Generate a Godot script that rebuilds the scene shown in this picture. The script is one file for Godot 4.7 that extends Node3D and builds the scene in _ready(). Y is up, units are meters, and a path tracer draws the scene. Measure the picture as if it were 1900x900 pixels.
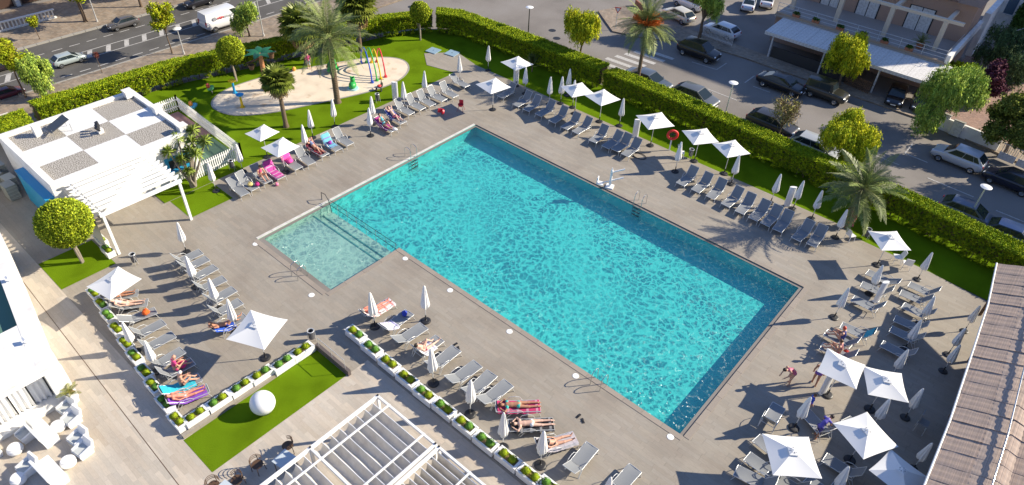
extends Node3D
# A hotel pool terrace seen from a high balcony: x runs along the pool, z across it towards the camera side, y up, metres.

const SUN_ENERGY := 1.5
const SKY_ENERGY := 0.88
const EXPOSURE := 1.75
const WATER_ALPHA := 0.035
const WATER_ROUGH := 0.22
const CAUSTIC_FREQ := 2.35
const CAUSTIC_DIM_LEAN := 0.545  # normals of the net cells lean off the sun to dim the floor
const CAUSTIC_LINE_LEAN := 0.5  # normals of the net lines lean to the sun to brighten the floor
const CAUSTIC_LINE_WIDTH := 0.105

var rng := RandomNumberGenerator.new()
var M := {}
var used := {}
var proto := {}

class MB:
	var v := PackedVector3Array()
	var n := PackedVector3Array()
	var c := PackedColorArray()
	var col := Color(1, 1, 1)
	var tinted := false
	func put(p: Vector3, q: Vector3) -> void:
		v.append(p)
		n.append(q)
		if tinted:
			c.append(col)
	func tn(a: Vector3, b: Vector3, d: Vector3, na: Vector3, nb: Vector3, nd: Vector3) -> void:
		if (d - a).cross(b - a).dot(na + nb + nd) < 0.0:
			put(a, na)
			put(d, nd)
			put(b, nb)
		else:
			put(a, na)
			put(b, nb)
			put(d, nd)
	func tri(a: Vector3, b: Vector3, d: Vector3, o: Vector3) -> void:
		var g := (d - a).cross(b - a).normalized()
		if g.dot(o) < 0.0:
			g = -g
		tn(a, b, d, g, g, g)
	func quad(a: Vector3, b: Vector3, d: Vector3, e: Vector3, o: Vector3) -> void:
		tri(a, b, d, o)
		tri(a, d, e, o)
	func hexa(p: Array) -> void:
		# p: four bottom corners in a ring, then four top corners above them
		var m := Vector3.ZERO
		for q in p:
			m += q / 8.0
		for f in [[0, 1, 2, 3], [4, 5, 6, 7], [0, 1, 5, 4], [1, 2, 6, 5], [2, 3, 7, 6], [3, 0, 4, 7]]:
			var a: Vector3 = p[f[0]]
			var b: Vector3 = p[f[1]]
			var d: Vector3 = p[f[2]]
			var e: Vector3 = p[f[3]]
			quad(a, b, d, e, (a + b + d + e) / 4.0 - m)
	func box(o: Vector3, s: Vector3, b := Basis()) -> void:
		var p := []
		for y in [-0.5, 0.5]:
			for q in [[-0.5, -0.5], [0.5, -0.5], [0.5, 0.5], [-0.5, 0.5]]:
				p.append(o + b * Vector3(q[0] * s.x, y * s.y, q[1] * s.z))
		hexa(p)
	func bar(a: Vector3, b: Vector3, w: float, h: float) -> void:
		# a beam of section w by h from a to b
		var f := (b - a).normalized()
		var up := Vector3.UP if absf(f.y) < 0.95 else Vector3.RIGHT
		var r := f.cross(up).normalized()
		var u := r.cross(f)
		box((a + b) / 2.0, Vector3(w, h, (b - a).length()), Basis(r, u, -f))
	func cyl(a: Vector3, b: Vector3, r0: float, r1: float, k := 8, cap := true) -> void:
		var f := (b - a).normalized()
		var r := f.cross(Vector3.UP if absf(f.y) < 0.9 else Vector3.RIGHT).normalized()
		var u := r.cross(f)
		for i in k:
			var t0 := TAU * i / k
			var t1 := TAU * (i + 1) / k
			var d0 := r * cos(t0) + u * sin(t0)
			var d1 := r * cos(t1) + u * sin(t1)
			tn(a + d0 * r0, a + d1 * r0, b + d1 * r1, d0, d1, d1)
			tn(a + d0 * r0, b + d1 * r1, b + d0 * r1, d0, d1, d0)
			if cap:
				tri(a, a + d0 * r0, a + d1 * r0, -f)
				tri(b, b + d0 * r1, b + d1 * r1, f)
	func tube(p: Array, r: float, k := 6, r2 := -1.0) -> void:
		var m := p.size() - 1
		for i in m:
			var ra := r if r2 < 0.0 else lerpf(r, r2, float(i) / m)
			var rb := r if r2 < 0.0 else lerpf(r, r2, float(i + 1) / m)
			cyl(p[i], p[i + 1], ra, rb, k, i == 0 or i == m - 1)
	func lathe(prof: Array, k: int, o := Vector3.ZERO) -> void:
		# prof: Vector2(radius, height) from the bottom up
		for i in prof.size() - 1:
			var a: Vector2 = prof[i]
			var b: Vector2 = prof[i + 1]
			var s := Vector2(b.y - a.y, a.x - b.x).normalized()
			for j in k:
				var t0 := TAU * j / k
				var t1 := TAU * (j + 1) / k
				var d0 := Vector3(cos(t0), 0, sin(t0))
				var d1 := Vector3(cos(t1), 0, sin(t1))
				var n0 := d0 * s.x + Vector3.UP * s.y
				var n1 := d1 * s.x + Vector3.UP * s.y
				var ua := Vector3.UP * a.y + o
				var ub := Vector3.UP * b.y + o
				if a.x > 0.0001:
					tn(ua + d0 * a.x, ua + d1 * a.x, ub + d1 * b.x, n0, n1, n1)
				if b.x > 0.0001:
					tn(ua + d0 * a.x, ub + d1 * b.x, ub + d0 * b.x, n0, n1, n0)
	func ball(o: Vector3, r: Vector3, rings := 8, k := 12) -> void:
		for i in rings:
			for j in k:
				var q := []
				for e in [[i, j], [i + 1, j], [i + 1, j + 1], [i, j + 1]]:
					var a: float = PI * e[0] / rings
					var t: float = TAU * e[1] / k
					q.append(Vector3(sin(a) * cos(t), cos(a), sin(a) * sin(t)))
				for f in [[0, 1, 2], [0, 2, 3]]:
					var x: Vector3 = q[f[0]]
					var y: Vector3 = q[f[1]]
					var z: Vector3 = q[f[2]]
					if x.is_equal_approx(y) or y.is_equal_approx(z) or x.is_equal_approx(z):
						continue
					tn(o + x * r, o + y * r, o + z * r, (x / r).normalized(), (y / r).normalized(), (z / r).normalized())
	func grid(rows: Array, o: Vector3, ring := false) -> void:
		# smooth sheet through rows of points; o lies inside (normals point away from it)
		var m := rows.size()
		var k: int = rows[0].size()
		var nn := []
		for i in m:
			var rn := []
			for j in k:
				var a: Vector3 = rows[mini(i + 1, m - 1)][j] - rows[maxi(i - 1, 0)][j]
				var j1 := (j + 1) % k if ring else mini(j + 1, k - 1)
				var j0 := (j + k - 1) % k if ring else maxi(j - 1, 0)
				var b: Vector3 = rows[i][j1] - rows[i][j0]
				var g := a.cross(b).normalized()
				if g.dot(rows[i][j] - o) < 0.0:
					g = -g
				rn.append(g)
			nn.append(rn)
		for i in m - 1:
			for j in (k if ring else k - 1):
				var l := (j + 1) % k
				tn(rows[i][j], rows[i + 1][j], rows[i + 1][l], nn[i][j], nn[i + 1][j], nn[i + 1][l])
				tn(rows[i][j], rows[i + 1][l], rows[i][l], nn[i][j], nn[i + 1][l], nn[i][l])
	func flat(poly: PackedVector2Array, y: float, up := 1.0) -> void:
		var t := Geometry2D.triangulate_polygon(poly)
		for i in range(0, t.size(), 3):
			var q := []
			for e in 3:
				q.append(Vector3(poly[t[i + e]].x, y, poly[t[i + e]].y))
			tri(q[0], q[1], q[2], Vector3.UP * up)
	func prism(poly: PackedVector2Array, y0: float, y1: float) -> void:
		flat(poly, y1)
		flat(poly, y0, -1.0)
		var turn := 1.0 if Geometry2D.is_polygon_clockwise(poly) else -1.0
		for i in poly.size():
			var a := poly[i]
			var b := poly[(i + 1) % poly.size()]
			var o := Vector3(b.y - a.y, 0, a.x - b.x) * -turn
			quad(Vector3(a.x, y0, a.y), Vector3(b.x, y0, b.y), Vector3(b.x, y1, b.y), Vector3(a.x, y1, a.y), o)
	func rect(x0: float, x1: float, z0: float, z1: float, y: float) -> void:
		quad(Vector3(x0, y, z0), Vector3(x1, y, z0), Vector3(x1, y, z1), Vector3(x0, y, z1), Vector3.UP)
	func mesh() -> ArrayMesh:
		var m := ArrayMesh.new()
		if v.is_empty():
			return m
		var a := []
		a.resize(Mesh.ARRAY_MAX)
		a[Mesh.ARRAY_VERTEX] = v
		a[Mesh.ARRAY_NORMAL] = n
		if tinted:
			a[Mesh.ARRAY_COLOR] = c
		m.add_surface_from_arrays(Mesh.PRIMITIVE_TRIANGLES, a)
		return m

# ------------------------------------------------------------------ nodes
func numbered(called: String) -> String:
	var k: int = used.get(called, 0)
	used[called] = k + 1
	return called if k == 0 else "%s_%03d" % [called, k]

func part_name(parent: Node, called: String) -> String:
	if not parent.has_node(NodePath(called)):
		return called
	var k := 1
	while parent.has_node(NodePath("%s_%03d" % [called, k])):
		k += 1
	return "%s_%03d" % [called, k]

func tag(o: Node, label: String, category: String, group := "") -> Node:
	o.set_meta("label", label)
	o.set_meta("category", category)
	if group != "":
		o.set_meta("group", group)
	return o

func thing(called: String, label: String, category: String, at := Vector3.ZERO, turn := 0.0, group := "", size := 1.0) -> Node3D:
	var o := Node3D.new()
	o.name = numbered(called)
	add_child(o)
	o.position = at
	o.rotation_degrees.y = turn
	o.scale = Vector3.ONE * size
	tag(o, label, category, group)
	return o

func part(parent: Node, called: String, mesh: Mesh, m: Material, xf := Transform3D()) -> MeshInstance3D:
	var o := MeshInstance3D.new()
	o.name = part_name(parent, called)
	o.mesh = mesh
	o.material_override = m
	o.transform = xf
	parent.add_child(o)
	return o

func structure(called: String, mesh: Mesh, m: Material) -> MeshInstance3D:
	var o := MeshInstance3D.new()
	o.name = numbered(called)
	o.mesh = mesh
	o.material_override = m
	o.set_meta("kind", "structure")
	add_child(o)
	return o

func copy(src: Node3D, label: String, at: Vector3, turn: float, size := 1.0, group := "") -> Node3D:
	var o: Node3D = src.duplicate()
	var base := String(src.get_meta("kind_name"))
	o.name = numbered(base)
	add_child(o)
	o.position = at
	o.rotation_degrees = Vector3(0, turn, 0)
	o.scale = Vector3.ONE * size
	o.set_meta("label", label)
	o.remove_meta("kind_name")
	if group != "":
		o.set_meta("group", group)
	return o

func template(kind: String, category: String, group: String) -> Node3D:
	# a thing outside the tree, to be copied
	var o := Node3D.new()
	o.set_meta("kind_name", kind)
	tag(o, "", category, group)
	return o

# ------------------------------------------------------------------ materials
func lin(r: float, g: float, b: float, a := 1.0) -> Color:
	var c := Color(r, g, b, a).linear_to_srgb()
	c.a = a
	return c

func noise_image(noise_seed: int, freq: float, size: int, octaves := 4, kind := FastNoiseLite.TYPE_SIMPLEX_SMOOTH) -> Image:
	var f := FastNoiseLite.new()
	f.seed = noise_seed
	f.noise_type = kind
	f.frequency = freq
	f.fractal_octaves = octaves
	return f.get_seamless_image(size, size)

func ramp_texture(im: Image, stops: Array) -> ImageTexture:
	# stops: [position, Color] in order; colours are what the eye sees (sRGB)
	var g := Gradient.new()
	g.offsets = PackedFloat32Array(stops.map(func(s): return s[0]))
	g.colors = PackedColorArray(stops.map(func(s): return s[1]))
	var lut := []
	for i in 256:
		lut.append(g.sample(i / 255.0))
	im.convert(Image.FORMAT_L8)
	var src := im.get_data()
	var out := PackedByteArray()
	out.resize(src.size() * 3)
	for i in src.size():
		var c: Color = lut[src[i]]
		out[i * 3] = c.r8
		out[i * 3 + 1] = c.g8
		out[i * 3 + 2] = c.b8
	var r := Image.create_from_data(im.get_width(), im.get_height(), false, Image.FORMAT_RGB8, out)
	return ImageTexture.create_from_image(r)

func mat(c: Color, rough := 0.8, metal := 0.0) -> StandardMaterial3D:
	var m := StandardMaterial3D.new()
	m.albedo_color = c
	m.roughness = rough
	m.metallic = metal
	return m

func textured(c: Color, tex: Texture2D, metres: float, rough := 0.85, world := true) -> StandardMaterial3D:
	var m := mat(c, rough)
	m.albedo_texture = tex
	m.uv1_triplanar = true
	m.uv1_world_triplanar = world
	m.uv1_scale = Vector3.ONE / metres
	return m

func with_detail(m: StandardMaterial3D, tex: Texture2D) -> StandardMaterial3D:
	m.detail_enabled = true
	m.detail_albedo = tex
	m.detail_blend_mode = BaseMaterial3D.BLEND_MODE_MUL
	m.detail_uv_layer = BaseMaterial3D.DETAIL_UV_2
	m.uv2_triplanar = true
	m.uv2_world_triplanar = true
	return m

func bump(m: StandardMaterial3D, im: Image, strength: float, amount: float) -> StandardMaterial3D:
	var b: Image = im.duplicate()
	b.convert(Image.FORMAT_RGBA8)
	b.bump_map_to_normal_map(strength)
	m.normal_enabled = true
	m.normal_texture = ImageTexture.create_from_image(b)
	m.normal_scale = amount
	return m

func plank_texture(tile_seed: int, rows: int, cols: int, size: int, lo: float, hi: float, joint: float, warm: float) -> ImageTexture:
	# boards of stone with wood grain, staggered, each of its own tone; runs along u
	var r := RandomNumberGenerator.new()
	r.seed = tile_seed
	var grain := noise_image(tile_seed + 5, 0.02, size, 4)
	grain.convert(Image.FORMAT_L8)
	var gd := grain.get_data()
	var out := PackedByteArray()
	out.resize(size * size * 3)
	var rh := size / rows
	var cw := size / cols
	for j in rows:
		var shift := r.randi_range(0, cw - 1)
		var tones := []
		for k in cols + 1:
			tones.append([r.randf_range(lo, hi), r.randf_range(-warm, warm), r.randi_range(0, size - 1)])
		tones[cols] = tones[0]
		for y in range(j * rh, (j + 1) * rh):
			for x in size:
				var xs := (x + shift) % size
				var k := xs / cw
				var t: Array = tones[k]
				var gv := gd[((y * 7 + int(t[2])) % size) * size + ((x + int(t[2])) % size)] / 255.0
				var b: float = t[0] + (gv - 0.5) * 0.08
				if y == j * rh or xs % cw < 2:
					b *= joint
				var i := (y * size + x) * 3
				out[i] = clampi(int((b + t[1]) * 255.0), 0, 255)
				out[i + 1] = clampi(int(b * 255.0), 0, 255)
				out[i + 2] = clampi(int((b - t[1]) * 255.0), 0, 255)
	return ImageTexture.create_from_image(Image.create_from_data(size, size, false, Image.FORMAT_RGB8, out))

func make_materials() -> void:
	var mottled := ramp_texture(noise_image(3, 0.006, 512, 5), [[0.0, Color(0.82, 0.81, 0.80)], [0.5, Color(0.95, 0.94, 0.93)], [1.0, Color(1, 1, 1)]])
	var faint := ramp_texture(noise_image(13, 0.008, 512, 5), [[0.0, Color(0.90, 0.89, 0.88)], [0.5, Color(0.97, 0.97, 0.96)], [1.0, Color(1, 1, 1)]])
	var speckle := ramp_texture(noise_image(4, 0.12, 512, 3), [[0.0, Color(0.74, 0.73, 0.72)], [0.5, Color(0.9, 0.9, 0.89)], [1.0, Color(1, 1, 1)]])
	var planks := plank_texture(11, 32, 6, 1024, 0.90, 0.95, 0.9, 0.006)
	var boards := plank_texture(23, 32, 5, 1024, 0.89, 0.97, 0.92, 0.008)
	M.deck = with_detail(textured(lin(0.385, 0.34, 0.285), planks, 6.6, 0.8), faint)
	M.deck.uv2_scale = Vector3.ONE / 17.0
	M.terrace = with_detail(textured(lin(0.60, 0.525, 0.44), boards, 6.2, 0.8), faint)
	M.terrace.uv2_scale = Vector3.ONE / 19.0
	M.asphalt = with_detail(textured(lin(0.30, 0.275, 0.255), speckle, 2.3, 0.9), mottled)
	M.asphalt.uv2_scale = Vector3.ONE / 23.0
	M.avenue = with_detail(textured(lin(0.135, 0.13, 0.125), speckle, 2.7, 0.9), mottled)
	M.avenue.uv2_scale = Vector3.ONE / 14.0
	M.pavement = with_detail(textured(lin(0.42, 0.34, 0.26), plank_texture(31, 16, 16, 512, 0.8, 0.95, 0.8, 0.015), 4.0, 0.85), mottled)
	M.pavement.uv2_scale = Vector3.ONE / 11.0
	M.kerb = textured(lin(0.40, 0.38, 0.35), speckle, 1.1, 0.85)
	var turf := ramp_texture(noise_image(8, 0.09, 512, 4), [[0.0, Color(0.62, 0.66, 0.50)], [0.5, Color(0.86, 0.88, 0.80)], [1.0, Color(1, 1, 1)]])
	M.lawn = with_detail(textured(lin(0.185, 0.30, 0.012), turf, 1.7, 0.95), mottled)
	M.lawn.metallic_specular = 0.08
	M.lawn.uv2_scale = Vector3.ONE / 9.0
	M.pad = with_detail(textured(lin(0.76, 0.65, 0.51), faint, 7.0, 0.8), ramp_texture(noise_image(61, 0.012, 512, 4), [[0.0, Color(0.84, 0.77, 0.70)], [0.16, Color(0.94, 0.91, 0.88)], [0.28, Color(1, 1, 1)], [1.0, Color(1, 1, 1)]]))
	M.pad.uv2_scale = Vector3.ONE / 8.0
	M.paint_white = textured(lin(0.72, 0.71, 0.69), mottled, 0.9, 0.8)
	M.road_paint = textured(lin(0.50, 0.49, 0.47), mottled, 0.9, 0.85)
	M.wall_white = textured(lin(0.82, 0.81, 0.79), faint, 4.0, 0.75)
	M.white = mat(lin(0.80, 0.80, 0.79), 0.45)
	M.plastic = mat(lin(0.82, 0.82, 0.81), 0.35)
	M.canopy = mat(lin(0.80, 0.79, 0.76), 0.85)
	M.canopy.backlight = Color(0.35, 0.35, 0.34)
	M.sail = textured(lin(0.66, 0.62, 0.56), faint, 1.5, 0.9)
	M.sail.backlight = Color(0.18, 0.17, 0.15)
	M.pole = mat(lin(0.68, 0.68, 0.67), 0.35, 0.3)
	M.black = mat(lin(0.02, 0.02, 0.022), 0.5)
	M.rubber = mat(lin(0.018, 0.018, 0.018), 0.8)
	var weave := ramp_texture(noise_image(14, 0.3, 256, 2), [[0.0, Color(0.8, 0.8, 0.8)], [1.0, Color(1, 1, 1)]])
	M.sling = textured(lin(0.27, 0.285, 0.30), weave, 0.25, 0.75, false)
	M.frame = mat(lin(0.62, 0.63, 0.63), 0.35, 0.4)
	M.steel = mat(lin(0.62, 0.63, 0.64), 0.18, 1.0)
	M.soil = mat(lin(0.30, 0.20, 0.11), 0.95)
	M.bark = textured(lin(0.30, 0.22, 0.15), ramp_texture(noise_image(17, 0.05, 256, 4), [[0.0, Color(0.45, 0.42, 0.4)], [1.0, Color(1, 1, 1)]]), 0.6, 0.95, false)
	M.pale_bark = textured(lin(0.48, 0.42, 0.35), ramp_texture(noise_image(18, 0.05, 256, 4), [[0.0, Color(0.5, 0.48, 0.46)], [1.0, Color(1, 1, 1)]]), 0.6, 0.95, false)
	M.leaf = mat(Color(1, 1, 1), 0.7)
	M.leaf.metallic_specular = 0.2
	M.leaf.vertex_color_use_as_albedo = true
	M.leaf.backlight = Color(0.5, 0.5, 0.5)
	M.hedge_leaf = M.leaf.duplicate()
	M.hedge_leaf.backlight = Color(0.1, 0.1, 0.1)
	M.skin = mat(Color(1, 1, 1), 0.55)
	M.skin.vertex_color_use_as_albedo = true
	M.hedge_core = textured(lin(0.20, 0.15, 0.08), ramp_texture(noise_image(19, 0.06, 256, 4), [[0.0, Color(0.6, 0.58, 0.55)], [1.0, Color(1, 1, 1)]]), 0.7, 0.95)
	M.glass_dark = mat(lin(0.02, 0.03, 0.035), 0.06)
	M.grey_gravel = textured(lin(0.58, 0.54, 0.48), ramp_texture(noise_image(41, 0.06, 512, 3), [[0.35, Color(0.42, 0.41, 0.40)], [0.5, Color(0.78, 0.77, 0.75)], [0.6, Color(1, 1, 1)]]), 2.2, 0.95)
	M.white_gravel = textured(lin(0.80, 0.80, 0.79), ramp_texture(noise_image(42, 0.06, 512, 3), [[0.2, Color(0.72, 0.72, 0.73)], [0.4, Color(0.97, 0.97, 0.97)], [0.75, Color(1, 1, 1)]]), 2.2, 0.95)
	var tileim := ramp_texture(noise_image(51, 0.05, 512, 3), [[0.0, Color(0.86, 0.92, 0.92)], [1.0, Color(1, 1, 1)]])
	M.pool_tile = textured(lin(0.06, 0.57, 0.55), tileim, 3.0, 0.4)
	M.wading_tile = textured(lin(0.33, 0.53, 0.45), tileim, 3.0, 0.4)
	M.wood = textured(lin(0.22, 0.12, 0.06), plank_texture(77, 16, 2, 256, 0.6, 0.95, 0.6, 0.02), 1.6, 0.7, false)
	M.brown = mat(lin(0.10, 0.055, 0.03), 0.6)
	M.terracotta = mat(lin(0.42, 0.16, 0.08), 0.8)
	M.coping_white = textured(lin(0.66, 0.64, 0.60), faint, 2.0, 0.6)
	M.coping_a = textured(lin(0.40, 0.34, 0.285), speckle, 1.0, 0.7)
	M.coping_b = textured(lin(0.37, 0.315, 0.265), speckle, 1.0, 0.7)
	M.dark_steel = mat(lin(0.05, 0.055, 0.06), 0.35, 0.6)
	M.dry_frond = mat(lin(1, 1, 1), 0.6)
	M.dry_frond.albedo_color = lin(1.0, 0.85, 0.6)
	M.dry_frond.vertex_color_use_as_albedo = true
	var ri := plank_texture(88, 128, 1, 512, 0.74, 0.98, 0.85, 0.02).get_image()
	ri.rotate_90(CLOCKWISE)
	var reed := ImageTexture.create_from_image(ri)
	M.reed_a = textured(lin(0.62, 0.47, 0.375), reed, 1.1, 0.95)
	M.reed_b = textured(lin(0.57, 0.425, 0.335), reed, 1.3, 0.95)
	M.reed_c = textured(lin(0.66, 0.51, 0.41), reed, 1.2, 0.95)
	M.water = mat(lin(0.16, 0.52, 0.50, WATER_ALPHA), WATER_ROUGH)
	M.water.transparency = BaseMaterial3D.TRANSPARENCY_ALPHA
	M.hose = mat(lin(0.05, 0.05, 0.05), 0.6)

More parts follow.
